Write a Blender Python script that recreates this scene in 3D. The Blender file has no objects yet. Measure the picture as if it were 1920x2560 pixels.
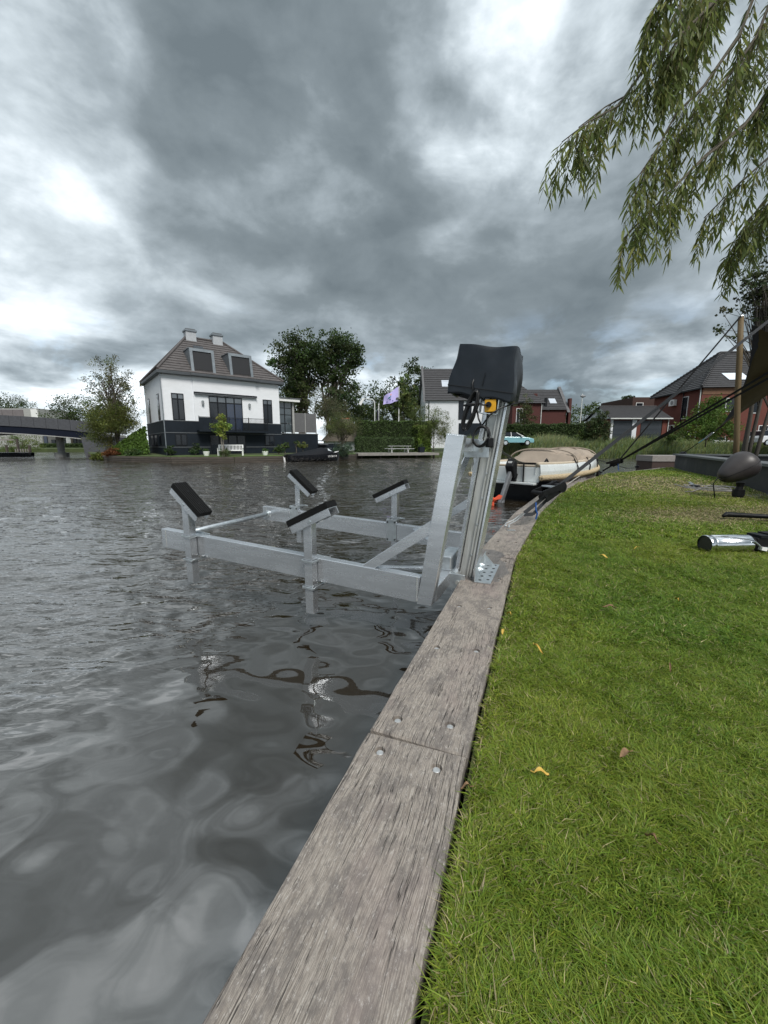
import bpy, bmesh, math, random
import numpy as np
from mathutils import Vector, Matrix
from mathutils.geometry import delaunay_2d_cdt
R = math.radians
rng = np.random.default_rng(7)
random.seed(7)
scene = bpy.context.scene
COL = scene.collection

# ------------------------------------------------------------------ camera
FPX, PITCH, EYE = 990.0, math.atan(167 / 990.0), 1.0
cam_data = bpy.data.cameras.new('camera')
cam = bpy.data.objects.new('camera', cam_data); COL.objects.link(cam)
cam.location = (0, 0, EYE); cam.rotation_euler = (math.pi / 2 - PITCH, 0, 0)
cam_data.sensor_fit = 'VERTICAL'; cam_data.sensor_height = 36.0
cam_data.lens = FPX / 2560.0 * 36.0
cam_data.clip_start = 0.05; cam_data.clip_end = 3000
scene.camera = cam

def ray(px, py):
    u = (px - 960) / FPX; v = (py - 1280) / FPX
    return Vector((u, math.cos(PITCH) - v * math.sin(PITCH), -math.sin(PITCH) - v * math.cos(PITCH)))
def at(px, py, Y):                       # survey: the point at distance Y seen at this spot of the photograph
    d = ray(px, py); p = d * (Y / d.y); p.z += EYE; return p
def gp(px, py, z=0.0):                   # survey: the point at height z
    d = ray(px, py); p = d * ((z - EYE) / d.z); p.z += EYE; return p

# ------------------------------------------------------------------ world, sun, exposure
SUN_EL, SUN_AZ = R(48), R(157)           # azimuth clockwise from +Y
world = bpy.data.worlds.new('World'); scene.world = world; world.use_nodes = True
def build_sky():
    nt = world.node_tree; N = nt.nodes; L = nt.links
    for n in list(N): N.remove(n)
    out = N.new('ShaderNodeOutputWorld'); bg = N.new('ShaderNodeBackground'); bg.inputs[1].default_value = 1.0
    L.new(bg.outputs[0], out.inputs[0])
    tc = N.new('ShaderNodeTexCoord')
    nrm = N.new('ShaderNodeVectorMath'); nrm.operation = 'NORMALIZE'; L.new(tc.outputs['Generated'], nrm.inputs[0])
    D = nrm.outputs[0]
    def math_(op, a, b=None, c=None, clamp=False):
        n = N.new('ShaderNodeMath'); n.operation = op; n.use_clamp = clamp
        for i, x in enumerate((a, b, c)):
            if x is None: continue
            if isinstance(x, (int, float)): n.inputs[i].default_value = x
            else: L.new(x, n.inputs[i])
        return n.outputs[0]
    def vmath(op, a, b=None, s=None):
        n = N.new('ShaderNodeVectorMath'); n.operation = op
        for i, x in enumerate((a, b)):
            if x is None: continue
            if isinstance(x, (tuple, Vector)): n.inputs[i].default_value = x
            else: L.new(x, n.inputs[i])
        if s is not None: n.inputs[3].default_value = s
        return n
    sep = N.new('ShaderNodeSeparateXYZ'); L.new(D, sep.inputs[0])
    z = math_('MAXIMUM', sep.outputs[2], 0.0)
    def noise(scale, detail, rough, dist, loc, scl, rot=(0, 0, 0), src=None, color=False):
        mp = N.new('ShaderNodeMapping'); L.new(src or D, mp.inputs[0])
        mp.inputs['Location'].default_value = loc; mp.inputs['Scale'].default_value = scl; mp.inputs['Rotation'].default_value = rot
        n = N.new('ShaderNodeTexNoise'); L.new(mp.outputs[0], n.inputs['Vector'])
        n.inputs['Scale'].default_value = scale; n.inputs['Detail'].default_value = detail
        n.inputs['Roughness'].default_value = rough; n.inputs['Distortion'].default_value = dist
        return n.outputs[1 if color else 0]
    # billows push the cloud masses about, so that their edges are ragged
    w1 = noise(2.2, 3, 0.55, 0.3, (4.1, 0.6, 2.2), (1, 1, 1.3), color=True)
    w2 = noise(7.5, 4, 0.6, 0.3, (1.1, 5.6, 0.2), (1, 1, 1.6), color=True)
    dd = vmath('ADD', D, vmath('SCALE', vmath('SUBTRACT', w1, (0.5, 0.5, 0.5)).outputs[0], None, 0.42).outputs[0]).outputs[0]
    dd = vmath('ADD', dd, vmath('SCALE', vmath('SUBTRACT', w2, (0.5, 0.5, 0.5)).outputs[0], None, 0.12).outputs[0]).outputs[0]
    DW = vmath('NORMALIZE', dd).outputs[0]
    n1 = noise(2.6, 7, 0.52, 0.35, (3.1, 1.7, 0.4), (1.0, 1.0, 1.5))
    n2 = noise(6.5, 6, 0.55, 0.25, (7.3, 2.2, 5.0), (1.0, 1.0, 1.9))
    n3 = noise(4.6, 6, 0.52, 0.25, (1.0, 4.0, 3.3), (1.0, 1.0, 3.0))
    n4 = noise(3.6, 6, 0.58, 0.2, (2.0, 8.0, 1.3), (1.0, 1.0, 1.3))
    patchy = math_('MULTIPLY_ADD', n4, 2.6, -0.35)
    def lobe(px, py, lo, hi):
        d = ray(px, py).normalized()
        n = vmath('DOT_PRODUCT', DW, d)
        m = N.new('ShaderNodeMapRange'); m.interpolation_type = 'SMOOTHERSTEP'
        L.new(n.outputs['Value'], m.inputs[0]); m.inputs[1].default_value = lo; m.inputs[2].default_value = hi
        return m.outputs[0]
    base = math_('MULTIPLY_ADD', math_('SUBTRACT', n1, 0.5), 1.15, 0.33)
    base = math_('MULTIPLY_ADD', math_('SUBTRACT', n2, 0.5), 0.70, base)
    for (px, py, lo, hi, w) in SKY_LOBES:
        lb = lobe(px, py, lo, hi)
        if w > 0: lb = math_('MULTIPLY', lb, patchy)
        base = math_('MULTIPLY_ADD', lb, w, base)
    # broken, brighter cumulus towards the horizon
    low = N.new('ShaderNodeMapRange'); L.new(z, low.inputs[0]); low.interpolation_type = 'SMOOTHSTEP'
    low.inputs[1].default_value = 0.34; low.inputs[2].default_value = 0.10
    lowmix = math_('MULTIPLY', low.outputs[0], math_('MULTIPLY_ADD', math_('SUBTRACT', n3, 0.46), 2.3, 0.12))
    base = math_('ADD', base, lowmix)
    # the cloud deck thins towards the zenith (overcast law)
    up = N.new('ShaderNodeMapRange'); L.new(z, up.inputs[0]); up.interpolation_type = 'SMOOTHSTEP'
    up.inputs[1].default_value = 0.58; up.inputs[2].default_value = 0.95; up.inputs[4].default_value = 0.36
    base = math_('ADD', base, up.outputs[0])
    ramp = N.new('ShaderNodeValToRGB'); L.new(base, ramp.inputs[0])
    el = ramp.color_ramp.elements
    el[0].position = 0.0; el[0].color = (0.086, 0.106, 0.119, 1)
    el[1].position = 1.0; el[1].color = (0.80, 0.84, 0.875, 1)
    for pos, c in ((0.22, (0.120, 0.144, 0.159, 1)), (0.42, (0.198, 0.230, 0.252, 1)), (0.62, (0.34, 0.383, 0.412, 1)), (0.82, (0.54, 0.585, 0.62, 1))):
        e = el.new(pos); e.color = c
    sky = N.new('ShaderNodeTexSky'); sky.sky_type = 'NISHITA'; sky.sun_disc = False
    sky.sun_elevation = SUN_EL; sky.sun_rotation = SUN_AZ
    sc = vmath('SCALE', sky.outputs[0], None, 0.10)
    gap = N.new('ShaderNodeMapRange'); L.new(n2, gap.inputs[0]); gap.inputs[1].default_value = 0.56; gap.inputs[2].default_value = 0.68
    gap.inputs[3].default_value = 0.03; gap.inputs[4].default_value = 0.45
    gfac = math_('MULTIPLY', gap.outputs[0], low.outputs[0])
    mix = N.new('ShaderNodeMix'); mix.data_type = 'RGBA'
    L.new(gfac, mix.inputs['Factor']); L.new(ramp.outputs[0], mix.inputs['A']); L.new(sc.outputs[0], mix.inputs['B'])
    L.new(mix.outputs['Result'], bg.inputs[0])
SKY_LOBES = [  # where the cloud deck is thin (bright) or thick (dark): photo spot, cosine range, weight
    (1350, 0, 0.955, 1.0, 0.12), (1195, 340, 0.972, 1.0, 0.22), (1660, 40, 0.92, 1.0, 0.15),
    (0, 330, 0.95, 1.0, 0.20), (180, 90, 0.96, 1.0, 0.08), (40, 800, 0.93, 1.0, 0.14),
    (760, 30, 0.93, 0.998, -0.14), (560, 520, 0.92, 0.995, -0.05), (1230, 740, 0.92, 0.998, -0.16), (1650, 800, 0.93, 1.0, -0.13),
    (700, 420, 0.975, 1.0, 0.24)]
build_sky()
sun_data = bpy.data.lights.new('sun', 'SUN'); sun_data.energy = 1.5; sun_data.angle = R(22); sun_data.color = (1.0, 0.965, 0.91)
sun = bpy.data.objects.new('sun', sun_data); COL.objects.link(sun)
sdir = Vector((math.sin(SUN_AZ) * math.cos(SUN_EL), math.cos(SUN_AZ) * math.cos(SUN_EL), math.sin(SUN_EL)))
sun.rotation_euler = sdir.to_track_quat('Z', 'Y').to_euler(); sun.location = sdir * 50
scene.view_settings.view_transform = 'Standard'; scene.view_settings.look = 'None'
scene.view_settings.exposure = 1.05; scene.view_settings.gamma = 1.0
scene.view_settings.use_curve_mapping = False
scene.cycles.max_bounces = 8; scene.cycles.diffuse_bounces = 3; scene.cycles.glossy_bounces = 4
scene.cycles.transparent_max_bounces = 8; scene.cycles.caustics_reflective = False; scene.cycles.caustics_refractive = False

# ------------------------------------------------------------------ materials
MATS = {}
def mat(name, col, rough=0.6, metal=0.0, var=0.0, vscale=6.0, bump=0.0, bscale=40.0, stretch=(1, 1, 1), spec=0.5, coat=0.0, attr=False, trans=0.0, dirt=None, tint=None):
    """Principled material: base colour with two scales of noise variation, roughness variation and fine bump."""
    if name in MATS: return MATS[name]
    m = bpy.data.materials.new(name); m.use_nodes = True; MATS[name] = m
    nt = m.node_tree; N = nt.nodes; L = nt.links; b = N['Principled BSDF']
    c = (*col, 1.0) if len(col) == 3 else col
    b.inputs['Base Color'].default_value = c; b.inputs['Roughness'].default_value = rough; b.inputs['Metallic'].default_value = metal
    b.inputs['Specular IOR Level'].default_value = spec; b.inputs['Coat Weight'].default_value = coat
    tc = N.new('ShaderNodeTexCoord'); mp = N.new('ShaderNodeMapping'); L.new(tc.outputs['Object'], mp.inputs[0]); mp.inputs['Scale'].default_value = stretch
    src = None
    if attr:
        a = N.new('ShaderNodeAttribute'); a.attribute_name = 'Col'; src = a.outputs['Color']
    if var > 0:
        n1 = N.new('ShaderNodeTexNoise'); L.new(mp.outputs[0], n1.inputs['Vector']); n1.inputs['Scale'].default_value = vscale; n1.inputs['Detail'].default_value = 6; n1.inputs['Roughness'].default_value = 0.65
        mr = N.new('ShaderNodeMapRange'); L.new(n1.outputs[0], mr.inputs[0]); mr.inputs[1].default_value = 0.25; mr.inputs[2].default_value = 0.75
        mr.inputs[3].default_value = 1 - var; mr.inputs[4].default_value = 1 + var
        mx = N.new('ShaderNodeMix'); mx.data_type = 'RGBA'; mx.blend_type = 'MULTIPLY'; mx.inputs['Factor'].default_value = 1
        if src: L.new(src, mx.inputs['A'])
        else: mx.inputs['A'].default_value = c
        cc = N.new('ShaderNodeCombineColor')
        for i in range(3): L.new(mr.outputs[0], cc.inputs[i])
        L.new(cc.outputs[0], mx.inputs['B']); src = mx.outputs['Result']
        if dirt:
            n2 = N.new('ShaderNodeTexNoise'); L.new(mp.outputs[0], n2.inputs['Vector']); n2.inputs['Scale'].default_value = vscale * 0.45; n2.inputs['Detail'].default_value = 8; n2.inputs['Roughness'].default_value = 0.7
            m2 = N.new('ShaderNodeMapRange'); L.new(n2.outputs[0], m2.inputs[0]); m2.inputs[1].default_value = 0.48; m2.inputs[2].default_value = 0.72; m2.inputs[4].default_value = dirt[3]
            mx2 = N.new('ShaderNodeMix'); mx2.data_type = 'RGBA'; L.new(m2.outputs[0], mx2.inputs['Factor']); L.new(src, mx2.inputs['A']); mx2.inputs['B'].default_value = (*dirt[:3], 1)
            src = mx2.outputs['Result']
        rr = N.new('ShaderNodeMapRange'); L.new(n1.outputs[0], rr.inputs[0]); rr.inputs[3].default_value = max(0.02, rough - 0.12); rr.inputs[4].default_value = min(1, rough + 0.12)
        L.new(rr.outputs[0], b.inputs['Roughness'])
    if src: L.new(src, b.inputs['Base Color'])
    if bump > 0:
        nb = N.new('ShaderNodeTexNoise'); L.new(mp.outputs[0], nb.inputs['Vector']); nb.inputs['Scale'].default_value = bscale; nb.inputs['Detail'].default_value = 5
        bp = N.new('ShaderNodeBump'); bp.inputs['Strength'].default_value = bump; bp.inputs['Distance'].default_value = 0.02
        L.new(nb.outputs[0], bp.inputs['Height']); L.new(bp.outputs[0], b.inputs['Normal'])
    if trans > 0:                         # thin leaf: part of the light passes through
        tr = N.new('ShaderNodeBsdfTranslucent'); ms = N.new('ShaderNodeMixShader'); ms.inputs[0].default_value = trans
        if src: L.new(src, tr.inputs[0])
        else: tr.inputs[0].default_value = c
        L.new(b.outputs[0], ms.inputs[1]); L.new(tr.outputs[0], ms.inputs[2]); L.new(ms.outputs[0], N['Material Output'].inputs[0])
    return m

ALU = mat('brushed_aluminium', (0.74, 0.765, 0.795), 0.26, 0.86, 0.10, 2.2, 0.0, 90, (1, 1, 7), dirt=(0.44, 0.46, 0.49, 0.5))
ALU_OLD = mat('weathered_aluminium', (0.60, 0.61, 0.595), 0.42, 0.6, 0.15, 5, 0.08, 80, (6, 6, 1), dirt=(0.40, 0.40, 0.33, 0.5))
GALV = mat('galvanised_steel', (0.62, 0.66, 0.68), 0.33, 0.85, 0.2, 25, 0.05, 80)
BLACKPL = mat('black_plastic', (0.008, 0.008, 0.009), 0.45, 0, 0.3, 20, spec=0.25)
RUBBER = mat('black_rubber', (0.007, 0.007, 0.007), 0.6, 0, 0.4, 30, 0.1, 90, spec=0.2)
WEB = mat('dark_grey_webbing', (0.035, 0.037, 0.042), 0.8, 0, 0.25, 60, 0.4, 300)
WHITE = mat('white_paint', (0.80, 0.80, 0.79), 0.5, 0, 0.05, 3)
WOODGREY = mat('grey_weathered_wood', (0.27, 0.25, 0.235), 0.85, 0, 0.35, 8, 0.4, 60, (1, 6, 6))
GLASS_D = mat('dark_window_glass', (0.010, 0.013, 0.018), 0.06, 0, 0.2, 1.5, spec=0.5)

# ------------------------------------------------------------------ mesh helpers
class MB:
    def __init__(s): s.v = []; s.f = []; s.uv = None
    def add(s, verts, faces):
        o = len(s.v); s.v += [tuple(p) for p in verts]; s.f += [tuple(i + o for i in f) for f in faces]; return s
    def box(s, x0, x1, y0, y1, z0, z1):
        return s.add([(x0, y0, z0), (x1, y0, z0), (x1, y1, z0), (x0, y1, z0), (x0, y0, z1), (x1, y0, z1), (x1, y1, z1), (x0, y1, z1)],
                     [(3, 2, 1, 0), (4, 5, 6, 7), (0, 1, 5, 4), (1, 2, 6, 5), (2, 3, 7, 6), (3, 0, 4, 7)])
    def prism(s, poly, vec):              # polygon (3D points) swept by vec
        n = len(poly); P = [Vector(p) for p in poly]; v = Vector(vec)
        nrm = sum(((P[i] - P[0]).cross(P[i + 1] - P[0]) for i in range(1, n - 1)), Vector())
        if nrm.dot(v) > 0: P.reverse()
        vs = P + [p + v for p in P]
        return s.add(vs, [tuple(range(n)), tuple(range(2 * n - 1, n - 1, -1))] + [(i, i + n, (i + 1) % n + n, (i + 1) % n) for i in range(n)])
    def bar(s, a, b, w, h, up=(0, 0, 1)): # rectangular bar from a to b
        a = Vector(a); b = Vector(b); d = (b - a).normalized(); side = d.cross(Vector(up))
        if side.length < 1e-4: side = d.cross(Vector((1, 0, 0)))
        side.normalize(); u = side.cross(d).normalized()
        q = [side * w / 2 * i + u * h / 2 * j for i, j in ((-1, -1), (1, -1), (1, 1), (-1, 1))]
        return s.add([a + k for k in q] + [b + k for k in q], [(0, 1, 2, 3), (7, 6, 5, 4), (0, 4, 5, 1), (1, 5, 6, 2), (2, 6, 7, 3), (3, 7, 4, 0)])
    def tube(s, pts, r, seg=8, cap=True):
        pts = [Vector(p) for p in pts]; n = len(pts); rr = r if isinstance(r, (list, tuple)) else [r] * n
        vs = []; fs = []; prev = None
        for i, p in enumerate(pts):
            t = (pts[min(i + 1, n - 1)] - pts[max(i - 1, 0)]).normalized()
            if prev is None: a = t.orthogonal().normalized()
            else:
                a = prev - t * prev.dot(t); a = a.normalized() if a.length > 1e-5 else t.orthogonal().normalized()
            prev = a; b = t.cross(a)
            vs += [p + (a * math.cos(2 * math.pi * k / seg) + b * math.sin(2 * math.pi * k / seg)) * rr[i] for k in range(seg)]
        for i in range(n - 1):
            for k in range(seg): fs.append((i * seg + k, i * seg + (k + 1) % seg, (i + 1) * seg + (k + 1) % seg, (i + 1) * seg + k))
        if cap: fs += [tuple(range(seg - 1, -1, -1)), tuple(range((n - 1) * seg, n * seg))]
        return s.add(vs, fs)
    def cyl(s, a, b, r, seg=16): return s.tube([a, b], r, seg)
    def loft(s, rings, close=False, cap=False):
        n = len(rings[0]); vs = [p for r_ in rings for p in r_]; fs = []
        m = n if close else n - 1
        for i in range(len(rings) - 1):
            for k in range(m): fs.append((i * n + k, i * n + (k + 1) % n, (i + 1) * n + (k + 1) % n, (i + 1) * n + k))
        if cap: fs += [tuple(range(n - 1, -1, -1)), tuple(range((len(rings) - 1) * n, len(rings) * n))]
        return s.add(vs, fs)
    def build(s, name, m, parent=None, smooth=False, bevel=0.0, loc=None, rz=None):
        me = bpy.data.meshes.new(name); me.from_pydata(s.v, [], s.f); me.materials.append(m)
        if smooth:
            for p in me.polygons: p.use_smooth = True
        me.update()
        return link(name, me, parent, bevel, loc, rz)
def link(name, me, parent=None, bevel=0.0, loc=None, rz=None):
    o = bpy.data.objects.new(name, me); COL.objects.link(o)
    if parent: o.parent = parent
    if loc is not None: o.location = loc
    if rz is not None: o.rotation_euler = (0, 0, rz)
    if bevel > 0:
        b = o.modifiers.new('bevel', 'BEVEL'); b.width = bevel; b.segments = 2; b.limit_method = 'ANGLE'; b.angle_limit = R(40)
        b.harden_normals = False
    return o
def box(name, m, parent, *a, bevel=0.0): return MB().box(*a).build(name, m, parent, bevel=bevel)
def tag(o, label=None, cat=None, group=None, kind=None):
    for k, v in (('label', label), ('category', cat), ('group', group), ('kind', kind)):
        if v: o[k] = v
    return o
def thing(name, label, cat, loc=(0, 0, 0), rz=0, group=None):
    o = bpy.data.objects.new(name, None); COL.objects.link(o); o.location = loc; o.rotation_euler = (0, 0, rz)
    o.empty_display_size = 0.2
    return tag(o, label, cat, group)
def struct(o): o['kind'] = 'structure'; return o
def stuff(o): o['kind'] = 'stuff'; return o
def fast_mesh(name, V, F, m, cols=None, smooth=False):     # V (n,3); F (m,k) of one size
    me = bpy.data.meshes.new(name); n = len(V); k = F.shape[1]
    me.vertices.add(n); me.vertices.foreach_set('co', np.ascontiguousarray(V, np.float32).ravel())
    me.loops.add(F.size); me.loops.foreach_set('vertex_index', np.ascontiguousarray(F, np.int32).ravel())
    me.polygons.add(len(F)); me.polygons.foreach_set('loop_start', np.arange(0, F.size, k, dtype=np.int32))
    if smooth: me.polygons.foreach_set('use_smooth', np.ones(len(F), bool))
    if cols is not None:
        a = me.color_attributes.new('Col', 'FLOAT_COLOR', 'POINT')
        a.data.foreach_set('color', np.ascontiguousarray(np.c_[cols, np.ones(n)], np.float32).ravel())
    me.materials.append(m); me.update(calc_edges=True); me.validate(); return me
def text_obj(body, size, m, parent, matrix, name='lettering', depth=0.003):
    cu = bpy.data.curves.new(name, 'FONT'); cu.body = body; cu.size = size; cu.extrude = depth; cu.align_x = 'CENTER'; cu.align_y = 'CENTER'
    tmp = bpy.data.objects.new(name, cu); COL.objects.link(tmp); dg = bpy.context.evaluated_depsgraph_get()
    me = bpy.data.meshes.new_from_object(tmp.evaluated_get(dg)); bpy.data.objects.remove(tmp)
    me.materials.clear(); me.materials.append(m)
    o = link(name, me, parent); o.matrix_local = matrix; return o

# ------------------------------------------------------------------ foliage helpers
LEAF = mat('leaf', (0.07, 0.10, 0.03), 0.55, 0, 0.15, 2.0, attr=True, trans=0.35, spec=0.3)
LEAF_IN = LEAF
BARK = mat('bark', (0.10, 0.085, 0.07), 0.9, 0, 0.4, 8, 0.6, 30, (3, 3, 0.6))
def leaf_quads(P, size, aspect, cols, droop=0.0, dirs=None):
    """diamond shaped leaves at points P"""
    n = len(P); d = rng.normal(size=(n, 3)) if dirs is None else dirs + rng.normal(size=(n, 3)) * 0.25
    d[:, 2] -= droop; d /= np.linalg.norm(d, axis=1)[:, None] + 1e-9
    w = np.cross(d, rng.normal(size=(n, 3))); w /= np.linalg.norm(w, axis=1)[:, None] + 1e-9
    s = (size * rng.uniform(0.65, 1.35, n))[:, None]
    V = np.stack([P - d * s * .5, P + w * s * aspect * .5, P + d * s * .5, P - w * s * aspect * .5], 1).reshape(-1, 3)
    F = np.arange(4 * n).reshape(n, 4)
    return V, F, np.repeat(cols, 4, 0)
def clump_points(ells, n_clumps, per, clump_r, shell=0.5):
    """leaf positions gathered in clumps through a union of ellipsoids; returns points and clump index"""
    vol = np.array([e[1][0] * e[1][1] * e[1][2] for e in ells]) ** 0.8; pick = rng.choice(len(ells), n_clumps, p=vol / vol.sum())
    d = rng.normal(size=(n_clumps, 3)); d /= np.linalg.norm(d, axis=1)[:, None]
    r = rng.uniform(shell, 1.0, n_clumps) ** 0.7
    C = np.array([ells[i][0] for i in pick]) + d * r[:, None] * np.array([ells[i][1] for i in pick])
    k = rng.poisson(per, n_clumps); idx = np.repeat(np.arange(n_clumps), k)
    rad = clump_r * rng.uniform(0.6, 1.4, n_clumps)
    P = C[idx] + np.clip(rng.normal(size=(len(idx), 3)), -1.7, 1.7) * rad[idx][:, None] * np.array([0.55, 0.55, 0.42])
    return P, idx, C
def foliage(name, ells, n_clumps, per, clump_r, size, col, parent, aspect=0.55, jit=0.28, shell=0.45, droop=0.1, zmin=None, m=None):
    P, idx, C = clump_points(ells, n_clumps, per, clump_r, shell)
    if zmin is not None:
        keep = P[:, 2] > zmin; P = P[keep]; idx = idx[keep]
    base = np.array(col)[None] * np.exp(rng.normal(0, jit, (n_clumps, 1)))
    base = base * (1 + rng.normal(0, 0.10, (n_clumps, 3)) * np.array([1.0, 0.4, 0.8]))
    cols = np.clip(base[idx] * np.exp(rng.normal(0, jit * 0.7, (len(idx), 1))), 0.003, 0.5)
    V, F, Cc = leaf_quads(P, size, aspect, cols, droop)
    o = link(name, fast_mesh(name, V, F, m or LEAF, Cc), parent)
    return o, C
def tree(name, label, base, ells, trunk_r, n_clumps, per, clump_r, size, col, cat='tree', group=None, bark=None, forks=10, stems=None, **kw):
    base = Vector(base); t = thing(name, label, cat, base, 0, group)
    E2 = [(tuple(Vector(c) - base), r) for c, r in ells]
    cr, C = foliage('crown', E2, n_clumps, per, clump_r, size, col, t, **kw)
    mb = MB(); top = max(c[2] for c, r in E2)
    for (sx, sy, tx, ty, f) in (stems or [(0, 0, E2[0][0][0] * 0.6, E2[0][0][1] * 0.6, 1.0)]):
        pts = []; n = 7
        for i in range(n):
            a = i / (n - 1)
            pts.append((sx + (tx - sx) * a + random.uniform(-1, 1) * trunk_r * 0.7 * a, sy + (ty - sy) * a + random.uniform(-1, 1) * trunk_r * .7 * a, -0.1 + (top + 0.1) * a * f))
        mb.tube(pts, [trunk_r * (1 - 0.75 * i / (n - 1)) for i in range(n)], 8)
        for j in range(forks):                     # limbs from the stem to leaf clumps
            c = C[random.randrange(len(C))]; i = random.randint(1, n - 2)
            cand = [q for q in range(1, n - 1) if pts[q][2] < c[2] - 0.1]
            if not cand: continue
            i = random.choice(cand[-3:]); p = Vector(pts[i]); q = Vector(c); mid = p.lerp(q, 0.5) + Vector((0, 0, 0.08 * (q - p).length))
            r0 = trunk_r * (0.5 - 0.05 * i); mb.tube([p, p.lerp(mid, .5), mid, q], [r0, r0 * .8, r0 * .55, r0 * .2], 5)
    mb.build('trunk', bark or BARK, t, smooth=True)
    return t

# ================================================================== THE SETTING
WZ = -0.42
# quay cap: water-side edge of the planks, joint by joint
QJ = [(-1.80, -3.45), (-0.93, -1.12), (-0.052, 1.262), (0.845, 3.545), (1.98, 5.90), (3.33, 8.33), (4.90, 10.80), (6.66, 12.86), (8.72, 14.72), (10.75, 16.48), (12.75, 18.2)]
QW = 0.345
def quay_x(y):
    for (x0, y0), (x1, y1) in zip(QJ, QJ[1:]):
        if y0 <= y <= y1: return x0 + (x1 - x0) * (y - y0) / (y1 - y0)
    return QJ[0][0] if y < QJ[0][1] else QJ[-1][0] + (y - QJ[-1][1])
def quay_x_np(y):
    q = np.array(QJ); return np.interp(y, q[:, 1], q[:, 0])

# ---- water
def water_material():
    m = bpy.data.materials.new('canal_water'); m.use_nodes = True; nt = m.node_tree; N = nt.nodes; L = nt.links; b = N['Principled BSDF']
    b.inputs['Base Color'].default_value = (0.021, 0.015, 0.008, 1); b.inputs['Specular Tint'].default_value = (1, 0.99, 0.97, 1); b.inputs['Roughness'].default_value = 0.02
    b.inputs['IOR'].default_value = 2.15; b.inputs['Specular IOR Level'].default_value = 0.9
    tc = N.new('ShaderNodeTexCoord')
    def nz(scale, stretch, rot, det, off=(0, 0, 0)):
        mp = N.new('ShaderNodeMapping'); L.new(tc.outputs['Object'], mp.inputs[0]); mp.inputs['Scale'].default_value = stretch; mp.inputs['Rotation'].default_value = (0, 0, rot); mp.inputs['Location'].default_value = off
        n = N.new('ShaderNodeTexNoise'); L.new(mp.outputs[0], n.inputs['Vector']); n.inputs['Scale'].default_value = scale; n.inputs['Detail'].default_value = det; n.inputs['Roughness'].default_value = 0.5
        return n.outputs[0]
    a = nz(3.6, (0.8, 2.0, 1), R(6), 3); c = nz(9.0, (0.8, 1.9, 1), R(-10), 2, (3, 5, 0)); big = nz(0.22, (1, 1, 1), 0, 2, (9, 2, 0))
    # ripples die down in the lee of the quay and near the bank, wind patches further out (vertex attribute)
    at_ = N.new('ShaderNodeAttribute'); at_.attribute_name = 'Col'; sep = N.new('ShaderNodeSeparateColor'); L.new(at_.outputs['Color'], sep.inputs[0])
    gust = N.new('ShaderNodeMapRange'); L.new(big, gust.inputs[0]); gust.inputs[1].default_value = 0.35; gust.inputs[2].default_value = 0.65; gust.inputs[3].default_value = 0.65; gust.inputs[4].default_value = 1.25
    s1 = N.new('ShaderNodeMath'); s1.operation = 'MULTIPLY'; L.new(sep.outputs[0], s1.inputs[0]); L.new(gust.outputs[0], s1.inputs[1])
    s2 = N.new('ShaderNodeMath'); s2.operation = 'MULTIPLY'; L.new(s1.outputs[0], s2.inputs[0]); s2.inputs[1].default_value = 0.55
    b1 = N.new('ShaderNodeBump'); b1.inputs['Distance'].default_value = 0.085; L.new(a, b1.inputs['Height']); L.new(s1.outputs[0], b1.inputs['Strength'])
    b2 = N.new('ShaderNodeBump'); b2.inputs['Distance'].default_value = 0.022; L.new(c, b2.inputs['Height']); L.new(s2.outputs[0], b2.inputs['Strength']); L.new(b1.outputs[0], b2.inputs['Normal'])
    L.new(b2.outputs[0], b.inputs['Normal'])
    return m
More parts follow.
